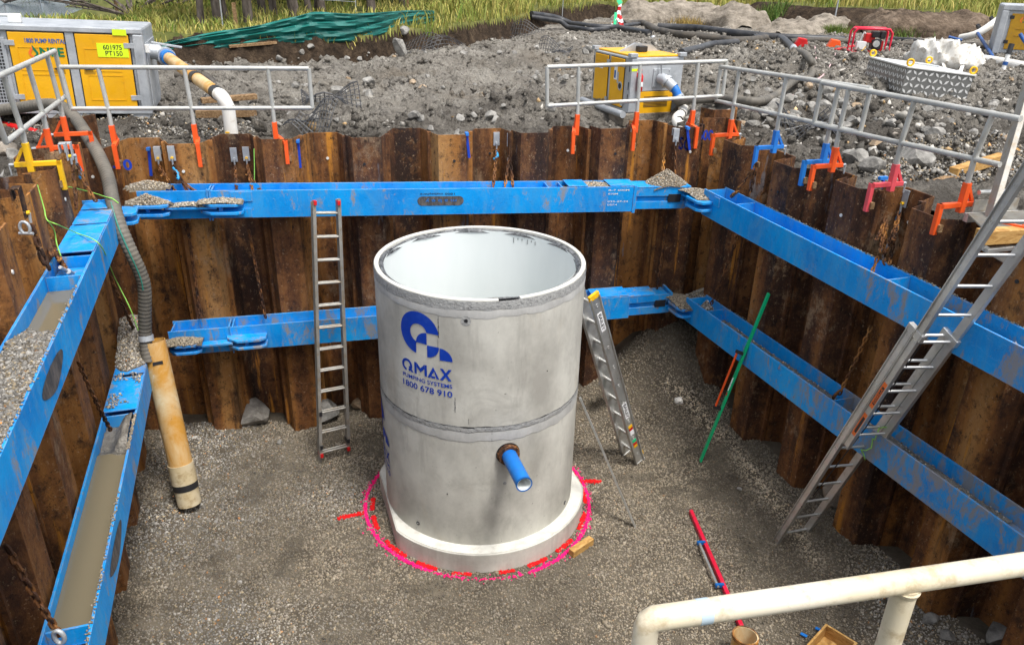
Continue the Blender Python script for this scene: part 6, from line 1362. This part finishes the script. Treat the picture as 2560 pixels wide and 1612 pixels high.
# discharge pipework of the big pump
oP = o + ex * LP - ez * .45 + ey * (HB * .70); p1 = oP + ex * .22 - ey * .05; dep = lambda p: (p - CAM) @ FW
pe = B(556, 243, 1.25); 
t = thing('discharge_pipe', 'yellowed plastic discharge pipe sloping from the big pump with black bands', 'pipe', pe)
tubes('valve_body', [oP - ex * .1, oP + ex * .12, p1 + ex * .05 - ey * .08], .115, 'galv', t); d_ = unit(pe - p1); tubes('coupling', [p1 + d_ * .02, p1 + d_ * .14], .13, 'galv', t); tubes('blue_section', [p1 + d_ * .14, p1 + d_ * .30], .105, 'bluepipe', t)
LL_ = np.linalg.norm(pe - p1); tubes('barrel', [p1 + d_ * .28, p1 + d_ * (LL_ * .96)], [.085, .075], 'oldpvc', t)
for s in (.60, .92): tubes('black_band', [p1 + d_ * LL_ * (s - .025), p1 + d_ * LL_ * (s + .025)], .084, 'black', t)
vb = A([pe[0] + .06, pe[1] - .02, 3.25]); tubes('white_elbow', spline([p1 + d_ * LL_ * .945, pe + A([.0, 0, 0]), vb + UP * .80], 6), .079, 'pvc', t); 
tubes('white_downpipe', [vb + UP * .82, vb], .078, 'pvc', t)
for z in (.18, .52): mb = MB(); mb.box(vb + A([-.02, -.079, z]), (.05, .01, .016)); mb.build('yellow_sticker', 'yelclamp', t)
mb = MB(); mb.bar(oP + ex * .05 + ey * .13, p1 + ex * .25 + ey * .12, .05, .03); mb.build('valve_lever', 'galv', t, bevel=.006)
q0 = p1 + d_ * .5 - A([0, -.5, 0]); t = thing('elbow_hose', 'muddy steel elbow hose behind the sloping discharge pipe', 'hose', G(545, 228))
g2 = G(546, 226); dd = dep(g2); tubes('hose', spline([atd(440, 188, dd), atd(480, 192, dd), atd(505, 190, dd), atd(522, 198, dd), atd(537, 214, dd), atd(546, 226, dd)], 6), .085, 'hosebrown', t); tubes('collar', [atd(502, 190, dd), atd(508, 190, dd)], .105, 'hosebrown', t)
def plank(label, p, q, w, h, mat='oldwood', lift=0.05, name='timber_plank'):
    a, b = G(*p), G(*q); a[2] += lift; b[2] += lift; mb = MB(); mb.bar(a, b, w, h); return tag(mb.build(name, mat, bevel=.006), label, 'timber')
plank('upper timber plank under the white downpipe', (508, 288), (645, 276), .14, .08, lift=.22); plank('lower timber plank under the white downpipe', (497, 305), (640, 302), .16, .11, lift=.12)
plank('weathered plank on the bank below the silt fence', (572, 122), (690, 112), .25, .06); plank('long pale timber beam behind the near guard rail', (2378, 448), (2540, 396), .10, .10, 'wood', .07); plank('dark thin plank beside the pale timber beam', (2330, 466), (2385, 448), .12, .03, 'oldwood', .03); plank('flat weathered board behind the platform upright', (2455, 392), (2540, 388), .3, .06, 'oldwood', .05)
tubes_ = thing('red_hose', 'red pipe lying on the gravel behind the left wall', 'hose', G(60, 335)); tubes('barrel', [G(-20, 316) + UP * .06, G(60, 334) + UP * .06, G(130, 352) + UP * .06], .05, 'red', tubes_)
# small pump in the middle
pn_ = G(1566, 322); exb = unit(A([.925, .375, 0])); eyb = A([-exb[1], exb[0], 0]); Wd, Dp = .95, 1.30
t = thing('diesel_pump', 'small yellow and galvanised pump set with red fire extinguisher behind the back wall', 'pump', pn_)
o2 = pn_ + UP * .24; fe = Face(o2, exb, UP); HB2 = fe.xy(1573, 146)[1]; fs = Face(o2 + eyb * Dp, -eyb, UP)
mb = MB(); mb.prism([(0, 0), (Wd, 0), (Wd, HB2), (0, HB2)], o2, exb, UP, eyb, 0, Dp); mb.build('canopy', 'galv', t, bevel=.015)
mb = MB(); mb.prism([(.05, .04), (Wd - .05, .04), (Wd - .05, Dp - .04), (.05, Dp - .04)], o2 + UP * HB2, exb, eyb, UP, .002, .03); mb.build('roof', 'yellow', t, bevel=.01)
mb = MB(); mb.prism([(.12, 0), (Wd - .1, 0), (Wd - .25, .10), (.4, .13)], o2 + UP * (HB2 + .031) + eyb * .62, exb, UP, eyb, 0, .05); mb.build('lifting_bail', 'galv', t); mb = MB(); mb.box(o2 + UP * (HB2 + .08) + exb * .45 + eyb * .5, (.16, .12, .09), (exb, eyb, UP)); mb.build('black_lamp', 'black', t, bevel=.01)
for dx, dy in ((.03, .03), (Wd - .03, .03), (.03, Dp - .03), (Wd - .03, Dp - .03)): mb = MB(); mb.box(o2 + exb * dx + eyb * dy + UP * (HB2 + .035), (.13, .10, .06), (exb, eyb, UP)); mb.build('lifting_corner', 'galv', t, bevel=.006)
for a, b in ((.10, .56), (.66, 1.10)):
    fs.plate('door_gap', a - .012, b + .012, .05, HB2 - .03, .001, .005, 'black', t, 0); dr = fs.plate('door', a, b, .062, HB2 - .042, .005, .022, 'yellow', t, .006)
    fs.plate('door_seam', a + .02, b - .02, HB2 - .16, HB2 - .155, .0225, .024, 'ochre', dr, 0)
    for hy in (.15, .85): fs.plate('hinge', b - .02, b + .05, HB2 * hy - .03, HB2 * hy + .03, .0225, .034, 'galv', dr, 0)
fs.plate('warning_label', .80, .90, HB2 * .55, HB2 * .80, .0225, .025, 'pwhite', t, 0); fs.plate('blue_label', .81, .86, HB2 * .58, HB2 * .72, .0255, .027, 'pblue', t, 0); fs.plate('grey_label', .905, .955, HB2 * .5, HB2 * .7, .0225, .025, 'galv', t, 0); fs.plate('door_label', .28, .40, HB2 * .69, HB2 * .72, .0225, .025, 'pwhite', t, 0)
c_ = fs.o + fs.ex * 1.02 + UP * HB2 * .46 + fs.n * .022; mb = MB(); mb.tube([c_, c_ + fs.n * .006], .07, 16); hl = mb.build('filler_hatch', 'galv', t); mb = MB(); mb.tube([c_ + fs.n * .006, c_ + fs.n * .009], .045, 14); mb.build('hatch_centre', 'black', hl)
for yy in (.2, .42, .75): fs.plate('post_slot', Dp - .06, Dp - .04, HB2 * yy, HB2 * yy + .12, .001, .004, 'black', t, 0); 
for yy in (.2, .42, .75): fs.plate('post_slot', .02, .04, HB2 * yy, HB2 * yy + .12, .001, .004, 'black', t, 0)
fe.plate('corner_post', .0, .10, .02, HB2 - .02, .001, .012, 'galv', t, .004); fe.plate('lime_reflector', .0, .16, HB2 - .20, HB2 - .16, .0125, .015, 'lime', t, 0); fe.plate('lower_panel_gap', .17, .80, -.13, .34, .001, .006, 'black', t, 0); lw = fe.plate('lower_panel', .18, .79, -.12, .33, .006, .022, 'yellow', t, .004)
for i in range(8): fe.plate('louvre', .26, .70, .09 + .022 * i, .10 + .022 * i, .0225, .026, 'black', lw, 0)
fe.plate('red_label', .20, .30, HB2 - .10, HB2 - .06, .001, .005, 'red', t, 0); fe.plate('fire_sign', .10, .19, HB2 * .66, HB2 * .80, .0125, .016, 'red', t, 0); fe.plate('fire_sign_text', .105, .185, HB2 * .74, HB2 * .775, .0165, .018, 'pwhite', t, 0)
c_ = fe.o + fe.ex * .145 + UP * (HB2 * .40) + fe.n * .055; t2 = thing('fire_extinguisher', 'red fire extinguisher hanging on the small yellow pump', 'fire extinguisher', c_); tubes('cylinder', [c_, c_ + UP * .02, c_ + UP * .24, c_ + UP * .28], [.03, .045, .045, .02], 'red', t2); tubes('valve', [c_ + UP * .28, c_ + UP * .32], .018, 'black', t2); mb = MB(); mb.box(c_ + UP * .12 + fe.n * .044, (.05, .012, .07), (fe.ex, fe.n, UP)); mb.build('white_label', 'pwhite', t2)
fl_ = fe.plate('flange_plate', .40, .72, HB2 * .46, HB2 * .80, .001, .015, 'galv', t, .004)
for sx in (.43, .69):
    for sy in (.49, .77): c_ = fe.o + fe.ex * sx + UP * HB2 * sy + fe.n * .015; mb = MB(); mb.tube([c_, c_ + fe.n * .012], .012, 6); mb.build('flange_bolt', 'galv', fl_)
s0_ = fe.o + fe.ex * .52 + UP * (HB2 * .63) + fe.n * .02; n_ = fe.n; xx = fe.ex
P = [s0_, s0_ + n_ * .12 + xx * .04 - UP * .02, s0_ + n_ * .26 + xx * .12 - UP * .12, s0_ + n_ * .34 + xx * .17 - UP * .26]
t3 = thing('suction_hose', 'grey ribbed suction hose looping from the small pump to the black hoses', 'hose', G(1785, 264)); tubes('steel_elbow', spline(P[:3], 5), .085, 'galv', t3); tubes('blue_section', spline(P[1:], 6), .068, 'bluepipe', t3); tubes('coupling', [P[1], P[1] + (P[2] - P[1]) * .25], .105, 'galv', t3); tubes('coupling', [P[3], P[3] - (P[3] - P[2]) * .2], .09, 'galv', t3)
tubes('valve_lever', [s0_ + UP * .08 + n_ * .05, s0_ + UP * .24 - xx * .03 + n_ * .05], .016, 'galv', t3)
def gp(px, py, l=.07):
    p = G(px, py); p[2] = max(zt(p[0:1] + a_, p[1:2] + b_)[0] for a_ in (-.12, .12) for b_ in (-.12, .12)) + l * .6; return p
loop = [P[3], P[3] + n_ * .06 + xx * .10 - UP * .10, atd(1695, 252, dep(P[3]) - .1), atd(1745, 250, dep(P[3]) - .25), gp(1790, 266), gp(1838, 279), gp(1891, 283), gp(1935, 262), gp(1985, 237), gp(2018, 212), gp(2027, 195), gp(2012, 170), gp(1995, 145), gp(1981, 128)]
mb = MB(); ribbed(mb, loop, .062, .018, 12); mb.build('hose_body', 'hose', t3, smooth=30); tubes('end_coupling', [gp(1986, 137, .08), gp(1981, 128, .08)], .095, 'galv', t3)
t4 = thing('white_drain', 'white plastic elbow with black bands at the right of the small pump', 'pipe', G(1700, 318)); D_ = dep(fe.o + fe.ex * .95); P = [atd(1678, 222, D_), atd(1694, 240, D_ - .15), atd(1709, 262, D_ - .4), atd(1706, 282, D_ - .6), atd(1692, 296, D_ - .75), atd(1698, 312, D_ - .85), atd(1722, 318, D_ - .9)]
tubes('white_pipe', spline(P[2:], 6), .078, 'pvc', t4); tubes('steel_outlet', P[:3], .085, 'galv', t4)
for a_, b_ in ((3, 4), (4, 5)): d0 = unit(P[b_] - P[a_]); tubes('black_band', [P[a_] + d0 * .05, P[a_] + d0 * .08], .083, 'black', t4)
t5 = thing('skid', 'grey steel skid under the small yellow pump', 'skid', pn_); mb = MB(); mb.prism([(-.10, 0), (Wd + .1, 0), (Wd + .1, Dp + .06), (-.1, Dp + .06)], pn_ + UP * .05 - eyb * .05, exb, eyb, UP, 0, .186); mb.build('skid_box', 'geo', t5, bevel=.01); tubes('skid_tube', [pn_ - exb * .13 - eyb * .08 + UP * .24, pn_ - exb * .13 + eyb * (Dp + .1) + UP * .24], .055, 'galv', t5)
# black hoses
def hose(label, pts, r=.095, mat='rubber', lift=.07):
    t = thing('black_hose', label, 'hose', G(*pts[0]), 'black hoses behind the site'); 
    Q_ = resample(np.array(spline([G(*p) for p in pts], 8)), .12); z = np.max([zt(Q_[:, 0] + dx, Q_[:, 1] + dy) for dx in (-.1, .1) for dy in (-.1, .1)], 0) + r * .55; k_ = 9; zp = np.pad(z, k_, mode='edge'); z = np.array([zp[i:i + 2 * k_ + 1].mean() * .6 + zp[i:i + 2 * k_ + 1].max() * .4 for i in range(len(z))]); Q_[:, 2] = z
    mb = MB(); mb.tube(Q_[::2], r, 10); mb.build('barrel', mat, t, smooth=60); return t
hose('black hose running along the grass to the elbow above the small pump', [(1328, 61), (1407, 67), (1482, 77), (1546, 79), (1594, 88), (1631, 95)])
hose('second black hose end lying along the grass', [(1330, 70), (1420, 75), (1480, 82), (1550, 74), (1600, 66)], .08)
tubes('riser', [atd(1632, 93, dep(G(1631, 95))), atd(1636, 136, dep(G(1631, 95)) - .1)], .085, 'galv', thing('riser_pipe', 'grey riser pipe below the black hose elbow', 'pipe', G(1636, 136)))
hose('brown black hose curving down behind the small pump', [(1559, 68), (1599, 64), (1625, 75), (1652, 90), (1695, 100), (1785, 107), (1845, 112), (1920, 103)], .11, 'hosebrown')
hose('thick black hose sweeping across the back to the generator', [(1644, 76), (1732, 81), (1811, 91), (1920, 101), (2020, 106), (2120, 108)], .115)
hose('black hose bending down to the ribbed hose coupling', [(1880, 103), (1925, 101), (1950, 104), (1968, 116), (1981, 130)], .095)
hose('short black hose coming out of the mud mound', [(1702, 146), (1745, 137), (1772, 124), (1811, 120), (1855, 117)], .09)
hose('lower grey black hose leading to the generator', [(1973, 114), (2053, 110), (2122, 110), (2180, 112)], .08, 'hosebrown')
hose('black hose between the generator and the white bag', [(2225, 106), (2260, 110), (2310, 116)], .075)
hose('grey hose behind the white bag', [(2215, 116), (2290, 120), (2400, 122), (2480, 126)], .08, 'hosebrown')
# red framed generator
g0 = G(2168, 134); gx = unit(A([.97, -.15, 0])); gy = A([-gx[1], gx[0], 0]); wG = np.linalg.norm(G(2215, 133) - G(2120, 127)) * .98; hG = wG * .66; dG = wG * .45
t = thing('generator', 'red framed petrol generator standing among the hoses', 'generator', g0)
for s_ in (-1, 1):
    c_ = g0 + gy * s_ * dG / 2; P = [c_ + gx * x + UP * z for x, z in ((-wG / 2, .03), (-wG / 2, hG * .85), (-wG / 2 + .08, hG), (wG / 2 - .08, hG), (wG / 2, hG * .85), (wG / 2, .03))]; mb = MB(); mb.tube(P + [], .032, 8, closed=True); mb.build('frame_loop', 'crimson', t, smooth=60)
for x, z in ((-wG / 2 + .06, hG * .98), (wG / 2 - .06, hG * .98), (-wG / 2, .05), (wG / 2, .05)): tubes('frame_tie', [g0 + gx * x - gy * dG / 2 + UP * z, g0 + gx * x + gy * dG / 2 + UP * z], .028, 'crimson', t, 8)
def gb(name, x, y, z, s, mat, bev=.02): mb = MB(); mb.box(g0 + gx * x * wG + gy * y * dG + UP * z * hG, [v * wG for v in s], (gx, gy, UP)); return mb.build(name, mat, t, bevel=bev)
gb('fuel_tank', -.02, .1, .62, (.26, .26, .24), 'red'); gb('air_filter', .10, -.1, .78, (.20, .22, .16), 'black'); gb('muffler', .30, -.05, .76, (.14, .22, .20), 'black'); gb('engine_block', .16, 0, .38, (.26, .3, .26), 'black'); gb('outlet_panel', -.24, -.15, .32, (.26, .2, .22), 'white'); gb('base_rail', 0, 0, .1, (.8, .2, .04), 'red'); gb('red_guard', .28, .05, .3, (.16, .2, .3), 'red')
c_ = g0 + gx * wG * .13 - gy * dG * .42 + UP * hG * .42; mb = MB(); mb.tube([c_, c_ - gy * .05], .09 * wG, 14); mb.build('recoil_starter', 'alu', t, smooth=40)
tubes('white_hose', spline([g0 + gx * wG * a + UP * hG * b - gy * dG * .3 for a, b in ((-.30, .45), (-.26, .7), (-.22, .85), (-.18, .8))], 5), .018, 'white', t, 6); tubes('yellow_lead', spline([g0 + gx * wG * a + UP * hG * b - gy * dG * .4 for a, b in ((-.12, .3), (-.2, .12), (-.35, .06), (-.45, .08))], 5), .012, 'yelclamp', t, 6)
for px, py, m_, lb in ((2082, 122, 'orange', 'orange plastic cover left of the generator'), (2000, 118, 'red', 'small red bracket lying left of the generator')):
    q = G(px, py); mb = MB(); mb.prism([(-.2, 0), (.2, 0), (.14, .22), (-.08, .25)], q, gx, UP, gy, -.12, .12); tag(mb.build('plastic_cover', m_, bevel=.02), lb, 'cover')
mb = MB(); mb.bar(G(2090, 130) + UP * .06, G(2135, 122) + UP * .08, .12, .03); tag(mb.build('red_strip', 'red'), 'red strip between the orange cover and the generator', 'strip')
# chequer plate box
bn = G(2246, 250); bn[2] += .02; bx_ = unit(A([1, -.06, -.09])); by_ = unit(A([.0, 1, -.01])); wB = 1.08; dB_ = 1.75
t = thing('tool_box', 'chequer plate aluminium box with yellow lifting eyes behind the right rail', 'tool box', bn)
o3 = bn + UP * .08; o3[2] = bn[2] + .08; UB = unit(np.cross(bx_, by_)); by_ = np.cross(UB, bx_); fr = Face(o3, bx_, UB); hB = .40; fsd = Face(o3 + by_ * dB_, -by_, UB)
mb = MB(); mb.prism([(0, 0), (wB, 0), (wB, dB_), (0, dB_)], o3, bx_, by_, UB, 0, hB); mb.build('body', 'chequer', t, bevel=.006)
mb = MB(); mb.prism([(-.02, -.02), (wB + .02, -.02), (wB + .02, dB_ + .02), (-.02, dB_ + .02)], o3, bx_, by_, UB, hB + .002, hB + .028); mb.build('lid', 'tread', t, bevel=.006)
for nf, (ff, w_) in enumerate(((fr, wB), (fsd, dB_))):
    mb = MB(); nx = max(6, int(w_ / .085)); ny = max(3, int(hB / .085))
    for i in range(nx):
        for j in range(ny):
            cx = (i + .5) * w_ / nx; cy = (j + .5) * hB / ny; sg = 1 if (i + j) % 2 else -1; u1, u2, h1, h2 = .034, .034 * sg, .013, -.013 * sg
            mb.prism([(cx - u1, cy - u2), (cx + h1, cy + h2), (cx + u1, cy + u2), (cx - h1, cy - h2)], ff.o, ff.ex, ff.ey, ff.n, .001, .006)
    o_ = mb.build('tread_pattern', 'tread', t); o_['kind'] = 'stuff'
for dx, dy in ((.03, .03), (wB - .03, .03), (.03, dB_ - .03), (wB - .03, dB_ - .03)):
    c_ = o3 + bx_ * dx + by_ * dy + UB * (hB + .09); mb = MB(); mb.tube([c_ + bx_ * .05 * math.cos(a) + UB * .05 * math.sin(a) for a in np.linspace(0, 6.283, 13)[:-1]], .017, 7, closed=True); ey_ = mb.build('lifting_eye', 'yelclamp', t, smooth=60); mb = MB(); mb.tube([c_ - UB * .09, c_ - UB * .05], .02, 8); mb.build('eye_stem', 'yelclamp', ey_)
tubes('lid_handle', [o3 + bx_ * wB * .3 + by_ * dB_ * .5 + UB * (hB + .05), o3 + bx_ * wB * .75 + by_ * dB_ * .42 + UB * (hB + .05)], .014, 'galv', t, 8)
for dx in (.1, wB - .25): mb = MB(); mb.box(o3 + bx_ * (dx + .08) + by_ * dB_ / 2 - UB * .05, (.14, dB_ * .96, .085), (bx_, by_, UB)); mb.build('skid_runner', 'alu', t)
# white bulk bag
def bag():
    q = G(2350, 172); r0 = np.linalg.norm(G(2432, 165) - G(2268, 163)) / 2; t = thing('bulk_bag', 'slumped dirty white bulk bag lying behind the chequer plate box', 'bulk bag', q)
    pr_ = A([(.02, .02), (.55, .02), (.92, .08), (1.02, .24), (.97, .44), (.88, .60), (.74, .66), (.60, .54), (.46, .34), (.25, .26), (0.02, .24)]); u_ = np.linspace(0, 10, 27); prof = list(zip(np.interp(u_, range(11), pr_[:, 0]), np.interp(u_, range(11), pr_[:, 1]))); N = 120; V = []
    for i in range(N):
        a = 2 * math.pi * i / N; cs, sn = math.cos(a), math.sin(a); sq = (abs(cs) ** 3 + abs(sn) ** 3) ** (-1 / 3)
        js = np.arange(27.); X_ = cs * 2.1 + 5 + js * .16; Y_ = sn * 2.1 + js * .14
        k1 = fbm(X_, Y_, 71, 3) - .5; k2 = 1 - 2 * np.abs(fbm(X_ * 2.6 + 3, Y_ * 2.6, 77, 3) - .5); k3 = 1 - 2 * np.abs(fbm(X_ * 1.3 + 9, Y_ * 1.5, 83, 2) - .5)
        for j, (r, z) in enumerate(prof):
            rr = r * r0 * (.86 + .14 * sq) * (1 + .40 * k1[j] * (r > .1) + .05 * (k2[j] - .75) + .12 * (k3[j] - .75)); zz = z * r0 * .95 * (1 + .8 * k1[j] + .40 * (k3[j] - .75) + .10 * (k2[j] - .75)) * (1.12 if cs < 0 else .85)
            V.append(q + A([cs * rr, sn * rr * .75, zz - .03]))
    m_ = len(prof); F = [(i * m_ + j, ((i + 1) % N) * m_ + j, ((i + 1) % N) * m_ + j + 1, i * m_ + j + 1) for i in range(N) for j in range(m_ - 1)]
    mb = MB(); mb.add(V, F); o = mb.build('fabric', 'bag', t, smooth=50)
    P = [q + A([r0 * x, -r0 * y, r0 * z]) for x, y, z in ((-.35, .72, .25), (-.32, .85, .10), (-.15, .95, .03), (.05, .95, .05), (.15, .8, .2))]
    mb = MB()
    for i in range(len(P) - 1): mb.bar(P[i], P[i + 1], .07, .015, (0, -.6, 1))
    mb.build('lifting_strap', 'bag', t)
bag()
# right-hand pump and white pipework
p3 = G(2474, 146); ex3 = unit(A([.90, -.43, 0])); f3 = Face(p3 + UP * .12, ex3, UP); H3 = f3.xy(2518, 12)[1]; ez3 = f3.n; L3 = 2.6
t = thing('diesel_pump', 'galvanised pump set with ochre doors at the upper right edge', 'pump', p3); mb = MB(); mb.prism([(0, 0), (L3, 0), (L3, H3), (0, H3)], f3.o, ex3, UP, -ez3, .02, 1.4); mb.build('canopy', 'galv', t, bevel=.05)
f3.plate('frame_rail', 0, L3, H3 - .13, H3 - .005, -.018, .03, 'galv', t, .015); f3.plate('corner_post', 0, .16, 0, H3 - .135, -.018, .03, 'galv', t, .02)
x0 = f3.xy(2505, 80)[0] + .1; dr = f3.plate('door', .24, 1.25, .12, H3 - .20, -.015, .01, 'ochre', t, .01)
for yy in (.38, .52): f3.plate('pressed_rib', .40, 1.05, H3 * yy, H3 * yy + .02, .0105, .018, 'ochre', dr, 0)
f3.text('NPE', .62, 1.0, H3 * .66, H3 * .74, 'green', t, .0115, .02); drop(f3, .50, H3 * .70, .17, t, .0115); f3.plate('label', .62, .85, H3 * .82, H3 * .85, .0105, .014, 'pwhite', t, 0); f3.plate('notice', 1.06, 1.3, H3 * .60, H3 * .76, .0105, .014, 'pwhite', t, 0)
for hy in (.22, .72): f3.plate('hinge', .20, .30, H3 * hy, H3 * hy + .08, .0105, .02, 'black', dr, 0)
def wpipe(label, pts, r=.09, bands=(), mat='pvc', lift=.09, group=None): P = [G(*p[:2]) + UP * (p[2] if len(p) > 2 else lift) for p in pts]; t = thing('plastic_pipe', label, 'pipe', P[0], group); tubes('barrel', spline(P, 4), r, mat, t); [tubes('black_band', [P[0] + (P[-1] - P[0]) * b, P[0] + (P[-1] - P[0]) * (b + .05)], r * 1.12, 'black', t) for b in bands]; return t
wpipe('white plastic pipe lying on the mud at the right edge', [(2436, 158), (2500, 168), (2600, 190)], .12); wpipe('sloping white pipe with black bands behind the white bag', [(2395, 118, .25), (2440, 122, .45), (2500, 122, 1.05)], .10, (.35, .62))
wpipe('dark blue hose from the sloping pipe to the mud', [(2434, 122, .42), (2458, 140, .25), (2482, 155, .08)], .042, (), 'bluehose'); wpipe('dark blue hose at the right edge', [(2528, 165, .7), (2550, 168, .5), (2600, 180, .15)], .042, (), 'bluehose'); wpipe('short dark blue hose behind the white bag', [(2365, 118, .28), (2400, 120, .2)], .042, (), 'bluehose')
q = G(2505, 184); t = thing('marker_post', 'thin white and blue standing pipe at the right edge', 'post', q); tubes('post', [q, q + UP * .38 + A([.05, .05, 0])], .045, 'white', t); tubes('blue_band', [q + UP * .16 + A([.02, .02, 0]), q + UP * .23 + A([.03, .03, 0])], .05, 'bluehose', t); tubes('black_top', [q + UP * .38 + A([.05, .05, 0]), q + UP * .58 + A([.09, .09, 0])], .055, 'black', t)
# red and white barrier tape on its post
q = G(1546, 74); Dq = dep(q); t = thing('tape_post', 'post wrapped in red and white barrier tape with trailing ends', 'post', q); mb = MB(); mb.bar(q, atd(1550, -20, Dq), .05, .04); mb.build('post', 'galv', t)
def tape(P, w=.11):
    P = resample(np.array(spline([atd(*p, Dq - .12) for p in P], 8)), .13)
    for i in range(len(P) - 1): mb = MB(); mb.bar(P[i], P[i + 1], w * (.8 + .3 * random.random()), .012, (random.uniform(-.6, .6), -1, random.uniform(-.6, .6))); mb.build('tape_red' if i % 2 else 'tape_white', 'red' if i % 2 else 'pwhite', t)
tape([(1551, 8), (1548, 25), (1545, 45), (1552, 62), (1560, 74), (1573, 78)]); tape([(1543, 45), (1533, 60), (1522, 72), (1510, 76), (1497, 78)]); tape([(1555, 70), (1540, 72), (1528, 76), (1520, 80), (1545, 82)], .14); tape([(1548, 30), (1553, 50), (1556, 70)]); tape([(1540, 84), (1520, 83), (1500, 86), (1486, 90), (1490, 84)])
for a_, b_, h_ in (((1540, 32), (1536, 70), .1), ((1546, 0), (1552, 10), .15)): mb = MB(); mb.bar(atd(*a_, Dq - .15), atd(*b_, Dq - .15), h_, .01, (.2, -1, .1)); mb.build('green_ribbon', 'green', t)
for lb, P in (('pale string hanging over the mud left of the generator', [(2036, 122), (2039, 150), (2036, 190)]), ('pale string trailing from the orange cover into the rubble', [(2091, 134), (2080, 160), (2058, 195), (2030, 215), (1995, 243), (1950, 255)])): mb = MB(); mb.tube(spline([G(*p) + UP * .06 for p in P], 5), .014, 5); tag(mb.build('string', 'string'), lb, 'string')
bpy.context.view_layer.update()
for o in bpy.data.objects:
    if '_loc' in o.keys(): del o['_loc']
